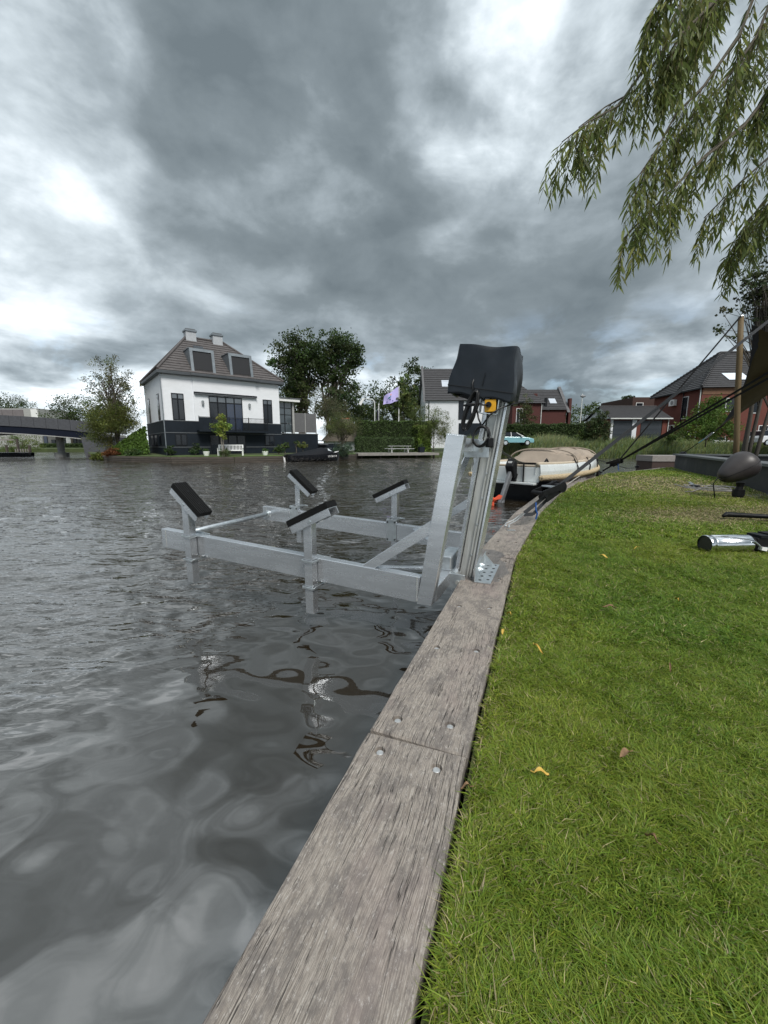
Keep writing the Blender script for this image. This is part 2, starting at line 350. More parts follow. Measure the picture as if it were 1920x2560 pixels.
def make_water():
    r = 0.35 * np.exp(np.linspace(0, math.log(220 / 0.35), 760))
    th = np.concatenate([np.linspace(R(-125), R(-58), 40)[:-1], np.linspace(R(-58), R(52), 500), np.linspace(R(52), R(125), 40)[1:]])
    RR, TT = np.meshgrid(r, th, indexing='ij'); X = RR * np.sin(TT); Y = RR * np.cos(TT)
    dq = quay_x_np(Y) - X                                  # distance out from the quay
    calm = 1 / (1 + np.exp(-(dq - 1.95 + 0.25 * np.clip(2.2 - Y, 0, 2)) / 0.28))   # 0 in the lee of the quay, 1 open
    calm = np.maximum(calm, 1 / (1 + np.exp(-(Y - 4.15) / 0.45)))
    nearq = 1 / (1 + np.exp(-(np.hypot(X + 0.5, Y) - 2.05) / 0.30))
    h = np.zeros_like(X); g = np.random.default_rng(21)
    def band(n, lam0, lam1, slope, spread, mask, dir0):
        nonlocal h
        for i in range(n):
            lam = lam0 * (lam1 / lam0) ** g.uniform(); k = 2 * math.pi / lam; a = dir0 + g.normal(0, spread)
            amp = slope / k / math.sqrt(n) * 1.4
            lim = np.clip((lam / (RR * 0.0086 * 3.2)) - 0.4, 0, 1)     # only what this mesh density can carry
            wx = X + 0.07 * np.sin(Y * 2.3 + i); wy = Y + 0.07 * np.sin(X * 2.1 + 2 * i)
            h += amp * mask * lim * np.sin(k * (wx * math.cos(a) + wy * math.sin(a)) + g.uniform(0, 6.28))
    band(14, 0.45, 1.0, 0.034, 1.4, 0.8 + 0.2 * calm, R(100))
    band(22, 0.15, 0.42, 0.040, 1.6, 1.0 - 0.35 * calm * nearq, R(60))           # short slack-water wobble along the quay            # slow swell, also in the lee
    band(12, 0.20, 0.45, 0.034, 1.5, 0.10 + 0.90 * calm * nearq, R(80))
    band(30, 0.09, 0.34, 0.165, 0.5, calm * (0.12 + 0.88 * nearq), R(97))  # wind ripples
    band(16, 0.5, 1.6, 0.045, 0.6, calm, R(95))
    V = np.stack([X, Y, np.full_like(X, WZ) + h], -1).reshape(-1, 3)
    nr, nt_ = X.shape; i = np.arange(nr - 1)[:, None] * nt_ + np.arange(nt_ - 1)[None]
    F = np.stack([i, i + nt_, i + nt_ + 1, i + 1], -1).reshape(-1, 4)[:, ::-1]
    fine = (calm ** 1.5 * nearq ** 1.5).ravel()
    far = np.clip((RR.ravel() - 4) / 10, 0, 1)
    ripple = np.clip(0.006 + 1.0 * fine * (0.45 + 0.55 * far), 0, 1)
    struct(link('water', fast_mesh('water', V, F, water_material(), np.c_[ripple, ripple, ripple], smooth=True)))
make_water()

# ---- far banks and land to the horizon
SOIL = mat('far_ground', (0.055, 0.075, 0.025), 0.95, 0, 0.4, 0.6, 0.4, 4)
FARBANK = [(-260, 60, .2), (-130, 72, .25), (-75, 82, .3), (-58, 84, .3), (-47, 78, .3), (-37, 56, .3), (-34.0, 46, .3), (-31.2, 42.4, .12), (-28.6, 39.9, .06), (-26.0, 37.4, .05), (-22.0, 34.9, .05), (-17.6, 33.2, .05), (-12.5, 33.4, .05), (-8.7, 35.6, .05),
           (-4.6, 38.9, .05), (-3.2, 42.5, .05), (-2.6, 45.5, .05), (6.9, 48.2, .05), (10, 48.6, .12), (16, 46.8, .2), (24, 45.0, .3), (34, 44.2, .3), (46, 43.6, .3), (80, 42, .3), (260, 30, .3)]
def make_banks():
    rings = [[], [], [], [], []]
    for i, (x, y, z) in enumerate(FARBANK):
        a = math.atan2(x, y); ux, uy = math.sin(a), math.cos(a)
        right = min(max((x - 8) / 12, 0), 1)
        for k, (d, zz) in enumerate(((0, WZ - 0.8), (0.05, z), (2.2, z + 0.08 + 0.35 * right), (6.5, z + 0.15 + 0.85 * right), (900, 1.3))):
            rings[k].append((x + ux * d, y + uy * d, zz))
    struct(MB().loft(rings).build('far_bank_ground', SOIL))
make_banks()

# ---- lawn
def lawn_z(x, y):
    return -0.028 + 0.012 * np.sin(x * 1.3 + 0.4) * np.sin(y * 0.9 + 1.0) + 0.02 * np.clip((x - 4) / 4, 0, 1) + 0.10 * np.exp(-(((x - 8.6) / 2.2) ** 2 + ((y - 11.6) / 3.0) ** 2))
def lawn_material(name='lawn_soil'):
    m = bpy.data.materials.new(name); m.use_nodes = True; nt = m.node_tree; N = nt.nodes; L = nt.links; b = N['Principled BSDF']
    tc = N.new('ShaderNodeTexCoord'); n = N.new('ShaderNodeTexNoise'); L.new(tc.outputs['Object'], n.inputs['Vector']); n.inputs['Scale'].default_value = 14; n.inputs['Detail'].default_value = 8
    n2 = N.new('ShaderNodeTexNoise'); L.new(tc.outputs['Object'], n2.inputs['Vector']); n2.inputs['Scale'].default_value = 120; n2.inputs['Detail'].default_value = 4
    r = N.new('ShaderNodeValToRGB'); L.new(n.outputs[0], r.inputs[0]); e = r.color_ramp.elements
    e[0].position = 0.3; e[0].color = (0.035, 0.045, 0.012, 1); e[1].position = 0.7; e[1].color = (0.085, 0.10, 0.025, 1)
    L.new(r.outputs[0], b.inputs['Base Color']); b.inputs['Roughness'].default_value = 0.95
    bp = N.new('ShaderNodeBump'); bp.inputs['Strength'].default_value = 0.8; bp.inputs['Distance'].default_value = 0.02; L.new(n2.outputs[0], bp.inputs['Height']); L.new(bp.outputs[0], b.inputs['Normal'])
    return m
def make_lawn():
    ys = np.concatenate([np.linspace(-3.4, 18.15, 90)]); ts = np.linspace(0, 1, 60) ** 1.6
    V = []; 
    for y in ys:
        x0 = quay_x(y) + QW * 1.07 + 0.012
        for t in ts:
            x = x0 + t * (34 - x0); V.append((x, y, float(lawn_z(np.array(x), np.array(y)))))
    n = len(ts); F = [(i * n + k, i * n + k + 1, (i + 1) * n + k + 1, (i + 1) * n + k) for i in range(len(ys) - 1) for k in range(n - 1)]
    # the quay-side face of the soil and the far end
    mb = MB(); mb.v = V; mb.f = F
    edge = [V[i * n] for i in range(len(ys))]; mb.loft([[(x, y, -1.3) for x, y, z in edge], edge])
    mb.loft([V[(len(ys) - 1) * n:len(ys) * n], [(x, y, -1.3) for x, y, z in V[(len(ys) - 1) * n:len(ys) * n]]])
    struct(mb.build('lawn_ground', lawn_material(), smooth=True))
make_lawn()

# ---- grass blades
GRASS = mat('grass_blade', (0.1, 0.16, 0.02), 0.5, 0, 0.0, attr=True, trans=0.32, spec=0.35)
def vnoise(x, y, s, seed):
    g = np.random.default_rng(seed); T = g.uniform(0, 1, (64, 64)); u = x * s % 63; v = y * s % 63
    i = np.floor(u).astype(int); j = np.floor(v).astype(int); fu = u - i; fv = v - j; fu = fu * fu * (3 - 2 * fu); fv = fv * fv * (3 - 2 * fv)
    return (T[i, j] * (1 - fu) + T[i + 1, j] * fu) * (1 - fv) + (T[i, j + 1] * (1 - fu) + T[i + 1, j + 1] * fu) * fv
def make_grass():
    pts = []
    def scatter(n, y0, y1, sl, off):
        y = rng.uniform(y0, y1, n); x0 = quay_x_np(y) + QW * 1.07 + 0.022 + 0.02 * rng.uniform(0, 1, n) ** 2; x1 = np.maximum(x0 + 0.3, sl * y + off)
        x = x0 + rng.uniform(0, 1, n) * (x1 - x0); return x, y
    X = []; Y = []; S = []
    for n, y0, y1, sc, w in ((210000, 0.25, 1.9, 0.62, 0.62), (180000, 1.9, 4.2, 0.72, 1.08), (95000, 4.2, 8.5, 0.95, 2.3), (55000, 8.5, 18.0, 1.05, 4.2)):
        x, y = scatter(n, y0, y1, 1.0, 0.55); X.append(x); Y.append(y); S.append(np.c_[np.full(n, sc), np.full(n, w)])
    # a fringe of longer blades along the plank
    n = 5000; y = 0.2 + 11 * rng.uniform(0, 1, n) ** 1.7; X.append(quay_x_np(y) + QW * 1.07 + 0.03 + np.abs(rng.normal(0, 0.03, n))); Y.append(y); S.append(np.c_[np.full(n, 0.72), 0.8 + y * 0.3])
    X = np.concatenate(X); Y = np.concatenate(Y); S = np.concatenate(S); n = len(X)
    wall = X > 7.75 + (Y - 7.9) * 0.52                   # nothing grows under the terrace wall
    keep = ~(wall & (Y > 5)); X, Y, S = X[keep], Y[keep], S[keep]; n = len(X)
    tuft = vnoise(X, Y, 7.0, 3) * 0.6 + vnoise(X, Y, 19.0, 4) * 0.4; patch = vnoise(X, Y, 1.1, 5) * 0.6 + vnoise(X, Y, 2.9, 6) * 0.4
    dry = np.exp(-((Y - 5.75 - 0.1 * (X - 5)) / 0.55) ** 2) * np.clip((X - 3.0) / 1.6, 0, 1) + 0.75 * np.exp(-(((X - 7.0) / 1.6) ** 2 + ((Y - 10.0) / 2.6) ** 2))
    dry = np.clip(dry * (0.65 + 1.3 * vnoise(X, Y, 5.0, 8)), 0, 1)
    lush = np.exp(-(((X - 3.0) / 0.9) ** 2 + ((Y - 3.4) / 0.8) ** 2))
    Z = lawn_z(X, Y) - 0.003
    hgt = (0.024 + 0.034 * tuft) * rng.uniform(0.6, 1.35, n) * S[:, 0] * (1 - 0.45 * dry) * (1 + 0.55 * lush)
    wid = 0.0021 * rng.uniform(0.7, 1.3, n) * S[:, 1]
    flow = (tuft - 0.5) * 12 + rng.normal(0, 1.3, n); lean = rng.uniform(0.3, 1.9, n) * hgt
    dx, dy = np.cos(flow), np.sin(flow); yaw = rng.uniform(0, 6.28, n); wx, wy = np.cos(yaw) * wid, np.sin(yaw) * wid
    B = np.stack([X, Y, Z], 1); W = np.stack([wx, wy, np.zeros(n)], 1)
    mid = B + np.stack([dx * lean * .3, dy * lean * .3, hgt * .62], 1); tip = B + np.stack([dx * lean, dy * lean, hgt * rng.uniform(0.55, 1.0, n)], 1)
    V = np.stack([B - W, B + W, mid + W * .85, mid - W * .85, tip], 1).reshape(-1, 3)
    o = np.arange(n)[:, None] * 5
    F = np.concatenate([o + np.array([0, 1, 2]), o + np.array([0, 2, 3]), o + np.array([3, 2, 4])])
    green = np.array([0.185, 0.272, 0.021]); yel = np.array([0.36, 0.36, 0.06]); deep = np.array([0.095, 0.200, 0.022]); straw = np.array([0.46, 0.39, 0.21])
    t = np.clip(patch * 0.7 + 0.15 + rng.normal(0, 0.25, n), 0, 1)[:, None]
    c = deep * (1 - t) + green * t; y2 = np.clip(rng.normal(0.18, 0.22, n) + 0.5 * (patch - 0.5), 0, 1)[:, None]; c = c * (1 - y2) + yel * y2
    edge = np.exp(-(X - quay_x_np(Y) - QW * 1.07) / 0.07)
    st = ((rng.uniform(0, 1, n) < 0.055 + 0.80 * dry + 0.22 * edge) * 1.0)[:, None]; c = c * (1 - st) + straw * st * rng.uniform(0.6, 1.2, (n, 1))
    c = c * rng.uniform(0.7, 1.3, (n, 1))
    stuff(tag(link('grass', fast_mesh('grass', V, F, GRASS, np.repeat(c, 5, 0))), 'mown green lawn grass with dry patches along the quay', 'grass'))
make_grass()

# ---- quay planks
def plank_material(name, seed, wet=None):
    m = bpy.data.materials.new(name); m.use_nodes = True; nt = m.node_tree; N = nt.nodes; L = nt.links; b = N['Principled BSDF']
    uv = N.new('ShaderNodeUVMap'); uv.uv_map = 'UVMap'
    # grain bends around knots: warp the cross-grain coordinate with a slow noise
    wm = N.new('ShaderNodeMapping'); L.new(uv.outputs[0], wm.inputs[0]); wm.inputs['Scale'].default_value = (1.3, 3.0, 1); wm.inputs['Location'].default_value = (seed * 3.7, seed, 0)
    wn = N.new('ShaderNodeTexNoise'); L.new(wm.outputs[0], wn.inputs['Vector']); wn.inputs['Scale'].default_value = 1.4; wn.inputs['Detail'].default_value = 2
    ws = N.new('ShaderNodeMath'); ws.operation = 'MULTIPLY_ADD'; L.new(wn.outputs[0], ws.inputs[0]); ws.inputs[1].default_value = 0.05; ws.inputs[2].default_value = -0.025
    cw = N.new('ShaderNodeCombineXYZ'); L.new(ws.outputs[0], cw.inputs[1])
    va = N.new('ShaderNodeVectorMath'); L.new(uv.outputs[0], va.inputs[0]); L.new(cw.outputs[0], va.inputs[1])
    def nz(sx, sy, det, rough=0.6, off=0.0, src=None):
        mp = N.new('ShaderNodeMapping'); L.new(src or va.outputs[0], mp.inputs[0]); mp.inputs['Scale'].default_value = (sx, sy, 1); mp.inputs['Location'].default_value = (seed * 5.1 + off, seed * 2.3 + off, 0)
        n = N.new('ShaderNodeTexNoise'); L.new(mp.outputs[0], n.inputs['Vector']); n.inputs['Scale'].default_value = 1; n.inputs['Detail'].default_value = det; n.inputs['Roughness'].default_value = rough
        return n.outputs[0]
    def mixc(f, a, b_, mode='MIX'):
        x = N.new('ShaderNodeMix'); x.data_type = 'RGBA'; x.blend_type = mode
        if isinstance(f, float): x.inputs['Factor'].default_value = f
        else: L.new(f, x.inputs['Factor'])
        for k, s in (('A', a), ('B', b_)):
            if isinstance(s, tuple): x.inputs[k].default_value = (*s, 1)
            else: L.new(s, x.inputs[k])
        return x.outputs['Result']
    def mr(s, a, b_, c=0.0, d=1.0, smooth=True):
        n = N.new('ShaderNodeMapRange'); L.new(s, n.inputs[0]); n.inputs[1].default_value = a; n.inputs[2].default_value = b_; n.inputs[3].default_value = c; n.inputs[4].default_value = d
        if smooth: n.interpolation_type = 'SMOOTHSTEP'
        return n.outputs[0]
    fine = nz(14, 420, 4, 0.75); fib = nz(40, 700, 3, 0.8, 4); blotch = nz(7.0, 11, 9, 0.74, 2.0); big = nz(1.5, 3.2, 4, 0.6, 7.0); scuff = nz(45, 110, 8, 0.85, 11.0)
    col = mixc(mr(fine, 0.36, 0.64), (0.175, 0.146, 0.123), (0.39, 0.35, 0.305))
    col = mixc(mr(blotch, 0.45, 0.60, 0, 0.85), col, (0.150, 0.132, 0.120))
    col = mixc(mr(nz(34, 70, 7, 0.78, 5.5), 0.50, 0.62, 0, 0.6), col, (0.130, 0.115, 0.105))
    col = mixc(mr(scuff, 0.54, 0.63, 0, 0.75), col, (0.52, 0.49, 0.455))
    col = mixc(mr(fib, 0.55, 0.70, 0, 0.55), col, (0.14, 0.125, 0.115))
    col = mixc(mr(big, 0.5, 0.72, 0, 0.45), col, (0.30, 0.235, 0.215))
    # long drying cracks along the grain
    cr = nz(1.5, 60, 4, 0.55, 21.0); ab = N.new('ShaderNodeMath'); ab.operation = 'ABSOLUTE'; sb = N.new('ShaderNodeMath'); sb.operation = 'SUBTRACT'; L.new(cr, sb.inputs[0]); sb.inputs[1].default_value = 0.5; L.new(sb.outputs[0], ab.inputs[0])
    gate = nz(1.6, 5, 2, 0.5, 31.0); ck = mr(ab.outputs[0], 0.004, 0.011, 1.0, 0.0); gk = N.new('ShaderNodeMath'); gk.operation = 'MULTIPLY'; L.new(ck, gk.inputs[0]); L.new(mr(gate, 0.42, 0.52), gk.inputs[1])
    col = mixc(gk.outputs[0], col, (0.035, 0.030, 0.027))
    rough = 0.88
    b.inputs['Roughness'].default_value = rough
    if wet:                                # a soaked patch of the wood, darker and slightly glossy
        wv = N.new('ShaderNodeVectorMath'); wv.operation = 'SUBTRACT'; L.new(uv.outputs[0], wv.inputs[0]); wv.inputs[1].default_value = (wet[0], wet[1], 0)
        wsq = N.new('ShaderNodeVectorMath'); wsq.operation = 'MULTIPLY'; L.new(wv.outputs[0], wsq.inputs[0]); wsq.inputs[1].default_value = (1 / wet[2], 1 / wet[3], 0)
        wl = N.new('ShaderNodeVectorMath'); wl.operation = 'LENGTH'; L.new(wsq.outputs[0], wl.inputs[0])
        wn2 = nz(6, 9, 3, 0.5, 3.0, uv.outputs[0]); ad = N.new('ShaderNodeMath'); ad.operation = 'MULTIPLY_ADD'; L.new(wn2, ad.inputs[0]); ad.inputs[1].default_value = 0.9; L.new(wl.outputs['Value'], ad.inputs[2])
        wf = mr(ad.outputs[0], 1.36, 1.42, 1.0, 0.0); col2 = mixc(0.62, col, (0.105, 0.100, 0.098)); col = mixc(wf, col, col2)
        L.new(mr(wf, 0, 1, rough, 0.42), b.inputs['Roughness'])
    L.new(col, b.inputs['Base Color'])
    hs = N.new('ShaderNodeMath'); hs.operation = 'MULTIPLY_ADD'; L.new(gk.outputs[0], hs.inputs[0]); hs.inputs[1].default_value = -2.2; L.new(fine, hs.inputs[2])
    bp = N.new('ShaderNodeBump'); bp.inputs['Strength'].default_value = 0.55; bp.inputs['Distance'].default_value = 0.004; L.new(hs.outputs[0], bp.inputs['Height']); L.new(bp.outputs[0], b.inputs['Normal'])
    return m
QUAYFACE = mat('dark_quay_boards', (0.055, 0.045, 0.035), 0.8, 0, 0.4, 5, 0.4, 30, (1, 1, 0.3))
BOLTM = mat('galvanised_bolt', (0.55, 0.56, 0.56), 0.45, 0.6, 0.2, 60)
def plank(i, parent, a, b, bolts, m):
    """one cap plank with real counterbored bolt holes"""
    a = Vector((*a, 0)); b = Vector((*b, 0)); d = (b - a); ln = d.length; d.normalize(); nrm = Vector((d.y, -d.x, 0)); g = 0.008
    th = 0.075; ch = 0.006
    def w(u, v, z): p = a + d * u + nrm * v; return (p.x, p.y, z)
    # slightly mitred ends follow the bend of the quay
    out0 = [(g, 0), (ln - g, 0), (ln - g, QW), (g, QW)]
    def bisect(k):
        if k <= 0 or k >= len(QJ) - 1: return None
        d0 = (Vector(QJ[k]) - Vector(QJ[k - 1])).normalized(); d1 = (Vector(QJ[k + 1]) - Vector(QJ[k])).normalized(); return (d0 + d1).normalized()
    e0 = bisect(i); e1 = bisect(i + 1)
    if e0: t = math.atan2(e0.x, e0.y) - math.atan2(d.x, d.y); out0[3] = (g + QW * math.tan(t) * 1.0 * 1, QW)
    if e1: t = math.atan2(e1.x, e1.y) - math.atan2(d.x, d.y); out0[2] = (ln - g + QW * math.tan(t) * 1.0, QW)
    # wavy long edges (worn arris)
    nseg = 26; L_, Rr = [], []
    for k in range(nseg + 1):
        f = k / nseg; wob = 0.0022 * math.sin(f * 23 + i) + 0.0016 * math.sin(f * 61 + 2 * i)
        L_.append((out0[0][0] * (1 - f) + out0[1][0] * f, wob)); Rr.append((out0[3][0] * (1 - f) + out0[2][0] * f, QW + wob))
    loop = L_ + Rr[::-1]; n0 = len(loop)
    cen = Vector((ln / 2, QW / 2))
    inn = []
    for (u, v) in loop:
        du = ch if u < 0.12 else (-ch if u > ln - 0.12 and (v in (L_[-1][1],) or u > ln - 0.06) else 0); inn.append((min(max(u + (ch if u < 0.05 else 0) - (ch if u > ln - 0.05 else 0), -1), ln + 1), v + (ch if v < QW / 2 else -ch)))
    pts = list(inn); edges = [(k, (k + 1) % n0) for k in range(n0)]; rings = []
    rr = 0.0185; sg = 18
    for (u, v) in bolts:
        s0 = len(pts); pts += [(u + rr * math.cos(2 * math.pi * k / sg), v + rr * math.sin(2 * math.pi * k / sg)) for k in range(sg)]
        edges += [(s0 + k, s0 + (k + 1) % sg) for k in range(sg)]; rings.append(s0)
    vs, _, fs, ov, _, _ = delaunay_2d_cdt([Vector(p) for p in pts], edges, [], 0, 1e-6)
    V = [w(p.x, p.y, 0) for p in vs]; UV = [(p.x, p.y) for p in vs]; F = []
    from_in = {}
    for vi, src in enumerate(ov):
        for s_ in src: from_in[s_] = vi
    for f in fs:
        c = sum((vs[k] for k in f), Vector((0, 0))) / len(f)
        if any((c - Vector(q)).length < rr * 0.98 for q in bolts): continue
        # keep inside outline
        F.append(tuple(f))
    def addv(u, v, z, uu=None, vv=None): V.append(w(u, v, z)); UV.append((uu if uu is not None else u, vv if vv is not None else v)); return len(V) - 1
    o1 = [addv(u, v, -ch) for u, v in loop]; o2 = [addv(u, v, -th, u, v + (-th if v < QW / 2 else th)) for u, v in loop]
    i0 = [from_in[k] for k in range(n0)]
    for k in range(n0):
        k2 = (k + 1) % n0; F.append((i0[k], o1[k], o1[k2], i0[k2])); F.append((o1[k], o2[k], o2[k2], o1[k2]))
    for s0, q in zip(rings, bolts):
        top = [from_in[s0 + k] for k in range(sg)]; bot = [addv(q[0] + rr * .96 * math.cos(2 * math.pi * k / sg), q[1] + rr * .96 * math.sin(2 * math.pi * k / sg), -0.012) for k in range(sg)]
        for k in range(sg): F.append((top[k], bot[k], bot[(k + 1) % sg], top[(k + 1) % sg]))
        F.append(tuple(bot[::-1]))
    me = bpy.data.meshes.new('plank'); me.from_pydata(V, [], F); uvl = me.uv_layers.new(name='UVMap')
    for lp in me.loops: uvl.data[lp.index].uv = UV[lp.vertex_index]
    me.materials.append(m); bm = bmesh.new(); bm.from_mesh(me); bmesh.ops.recalc_face_normals(bm, faces=bm.faces); bm.to_mesh(me); bm.free()
    o = link('plank', me, parent)
    for (u, v) in bolts:
        p = a + d * u + nrm * v
        MB().tube([(p.x, p.y, -0.0125), (p.x, p.y, -0.0075), (p.x, p.y, -0.0060)], [0.0122, 0.0122, 0.0100], 16).build('bolt', BOLTM, o)
    return o
quay = thing('quay_edge', 'weathered grey hardwood plank quay edge curving along the lawn', 'quay', (0, 0, 0))
for i in range(len(QJ) - 1):
    a, b = QJ[i], QJ[i + 1]; ln = math.dist(a, b)
    if i == 2: bl = [(0.09, 0.075), (0.13, 0.262), (0.66, 0.08), (0.70, 0.27), (1.22, 0.085), (1.26, 0.265), (1.84, 0.27), (2.30, 0.08), (2.34, 0.27)]
    elif i == 1: bl = [(2.46, 0.07), (2.455, 0.262), (1.73, 0.065), (1.76, 0.262), (1.0, 0.07), (1.0, 0.262), (0.12, 0.07), (0.12, 0.262)]
    elif i == 3: bl = [(0.10, 0.09), (0.13, 0.27), (0.62, 0.09), (0.66, 0.27), (1.3, 0.09), (1.34, 0.27), (1.95, 0.09), (2.0, 0.27), (2.5, .09), (2.5, .27)]
    else: bl = [(u, v) for u in (0.1, 0.7, 1.3, 1.9, ln - 0.12) for v in (0.08, 0.265)]
    plank(i, quay, a, b, bl, plank_material('plank_wood_%d' % i, 1.37 * i + 0.3, (2.10, 0.12, 0.42, 0.20) if i == 2 else ((0.10, 0.07, 0.16, 0.20) if i == 3 else None)))
    d = (Vector(b) - Vector(a)).normalized(); nn = Vector((d.y, -d.x))
    q0 = Vector(a) + nn * 0.05; q1 = Vector(b) + nn * 0.05; mbq = MB()
    nb = max(1, round(ln / 0.22))
    for k in range(nb):                    # vertical sheet boards under the cap
        s0 = q0.lerp(q1, (k + 0.02) / nb); s1 = q0.lerp(q1, (k + 0.98) / nb); off = nn * (0.004 * (k % 2))
        mbq.prism([(*(s0 + off), -0.076), (*(s1 + off), -0.076), (*(s1 + off), -1.4), (*(s0 + off), -1.4)], (nn.x * 0.06, nn.y * 0.06, 0))
    mbq.build('sheet_boards', QUAYFACE, quay)

# ================================================================== BOAT LIFT (x towards the shore, y along the quay)
LN = (0.346, 2.474); LRZ = math.atan2(-0.393, 0.919)
lift = thing('boat_lift', 'aluminium boat lift with four padded posts standing over the water at the quay', 'boat lift', (*LN, 0), LRZ)
def sz(poly, y0, y1): return MB().prism([(-s, y0, z) for s, z in poly], (0, y1 - y0, 0))
def lift_beam(y0, y1, zoff, s_out):
    o = sz([(0.135, -0.045 + zoff), (s_out, 0.093 + zoff), (s_out, 0.262 + zoff), (0.115, 0.134 + zoff)], y0, y1).build('arm_beam', ALU, lift, bevel=0.004)
    mb = MB()                                # weld bead at the inner end, end cap seam at the outer end
    for k in range(12):
        z = -0.035 + zoff + k * 0.0145; mb.bar((-0.137, y0 - 0.002, z), (-0.137, y0 - 0.002, z + 0.009), 0.008, 0.006, (0, 1, 0))
    mb.bar((-s_out + 0.055, y0 - 0.0012, 0.10 + zoff), (-s_out + 0.055, y0 - 0.0012, 0.252 + zoff), 0.005, 0.003, (0, 1, 0))
    mb.build('weld_seam', ALU_OLD, o)
lift_beam(0.0, 0.07, 0.0, 2.552); lift_beam(1.49, 1.56, -0.012, 2.665)
def bolt_head(p, axis, r, parent):
    p = Vector(p); a = Vector(axis); MB().cyl(p, p + a * 0.008, r, 6).build('bolt', GALV, parent)
def lift_post(s0, y0, zb, zt, near):
    w = 0.068; x1 = -s0
    o = MB().box(x1 - w / 2, x1 + w / 2, y0, y0 + w, zb, zt).build('support_post', ALU, lift, bevel=0.003)
    return o
def collar(parent, x, y0, y1, z, tilt):
    mb = MB(); h = 0.047
    for (a, b) in (((x - h, y0 - .012), (x + h, y0 - .012)), ((x + h, y0 - .012), (x + h, y1)), ((x - h, y0 - .012), (x - h, y1)), ((x - h, y1), (x + h + 0.05, y1))):
        mb.bar((*a, z + (a[0] - x) * tilt), (*b, z + (b[0] - x) * tilt), 0.008, 0.016)
    mb.build('clamp_collar', GALV, parent, bevel=0.0015)
def pad(s_a, z_a, s_b, z_b, y0, y1, cap_right):
    """hull pad: ribbed rubber block on a folded aluminium channel, from its outer to its inner end"""
    A = Vector((-s_a, 0, z_a)); B = Vector((-s_b, 0, z_b)); d = (B - A).normalized(); n = Vector((-d.z, 0, d.x)); 
    if n.z < 0: n = -n
    ln = (B - A).length; g = 0.008
    def P(t, h, y): q = A + d * t + n * h; return (q.x, y, q.z)
    ch = MB()                                # channel: bottom, two sides
    ch.prism([P(0.0, -0.055, y0), P(ln, -0.055, y0), P(ln, 0, y0), P(0, 0, y0)], (0, 0.006, 0))
    ch.prism([P(0.0, -0.055, y1), P(ln, -0.055, y1), P(ln, 0, y1), P(0, 0, y1)], (0, -0.006, 0))
    ch.prism([P(0.0, -0.006, y0 + .006), P(ln, -0.006, y0 + .006), P(ln, 0, y0 + .006), P(0, 0, y0 + .006)], (0, y1 - y0 - .012, 0))
    c = ch.build('pad_bracket', ALU, lift, bevel=0.0015)
    rb = MB(); rb.prism([P(-0.006, 0.001, y0 - .006), P(ln + .006, 0.001, y0 - .006), P(ln + .006, 0.036, y0 - .006), P(-.006, 0.036, y0 - .006)], (0, y1 - y0 + .012, 0))
    nr = 7; wy = (y1 - y0 + 0.012) / nr
    for k in range(nr):                      # ribs along the pad
        ya = y0 - .006 + k * wy + wy * 0.16
        rb.prism([P(-0.006, 0.036, ya), P(ln + .006, 0.036, ya), P(ln + .006, 0.0445, ya), P(-.006, 0.0445, ya)], (0, wy * 0.68, 0))
    r_ = rb.build('rubber_pad', RUBBER, lift)
    for t in (0.3, 0.72):
        q = P(ln * t, 0.043, (y0 + y1) / 2); MB().cyl(q, Vector(q) + n * 0.004, 0.009, 8).build('pad_screw', BLACKPL, r_)
    bolt_head(P(ln * 0.5, -0.03, y0), (0, -1, 0), 0.011, c)
# near posts stand outside the near beam, far posts outside the far beam
for (s0, zb, zt, zc) in ((2.150, -0.165, 0.50, (0.243, 0.040)), (0.945, -0.235, 0.475, (0.168, -0.033))):
    p = lift_post(s0, -0.074, zb, zt, True)
    for z in zc: collar(p, -s0, -0.074, 0.082, z, -0.055)
pad(2.245, 0.655, 1.978, 0.428, -0.10, 0.022, False); pad(1.080, 0.418, 0.755, 0.575, -0.10, 0.022, True)
for (s0, zb, zt, zc) in ((2.19, -0.19, 0.52, 0.155), (0.925, -0.25, 0.48, 0.085)):
    p = lift_post(s0, 1.565, zb, zt, False)
    pl = MB().box(-s0 - 0.058, -s0 + 0.058, 1.478, 1.489, zc - 0.115, zc + 0.115).build('clamp_plate', GALV, p, bevel=0.002)
    for dx in (-.042, .042):
        for dz in (-.095, .095): MB().cyl((-s0 + dx, 1.478, zc + dz), (-s0 + dx, 1.469, zc + dz), 0.009, 6).build('bolt', BLACKPL, p)
    collar(p, -s0, 1.478, 1.64, zc + 0.118, -0.05)
pad(2.272, 0.672, 1.985, 0.432, 1.535, 1.655, False); pad(1.148, 0.42, 0.798, 0.592, 1.535, 1.655, True)
# cross tube between the beams
MB().cyl((-2.55, 0.07, 0.165), (-2.60, 1.49, 0.155), 0.027, 18).build('cross_tube', GALV, lift, smooth=True)
MB().cyl((-2.60, 1.47, 0.155), (-2.60, 1.489, 0.155), 0.045, 18).build('tube_flange', GALV, lift)
# carriage legs (lean towards the shore)
for y0, y1, dz in ((0.0, 0.075, 0.0), (1.485, 1.56, -0.03)):
    leg = sz([(0.032, -0.055), (0.139, -0.055), (-0.038, 1.072 + dz), (-0.148, 1.058 + dz)], y0, y1).build('carriage_leg', ALU, lift, bevel=0.005)
    mb = MB()
    for k in range(10): mb.bar((0.045 + k * .0105, y0 - .001, 1.0695 + dz - k * .0014), (0.052 + k * .0105, y0 - .001, 1.0688 + dz - k * .0014), 0.006, 0.008)
    mb.build('weld_seam', ALU, leg)
    sz([(0.555, 0.158), (0.455, 0.150), (0.045, 0.435), (0.055, 0.52)], y0 + 0.012, y1 - 0.012).build('diagonal_brace', ALU, lift, bevel=0.003)
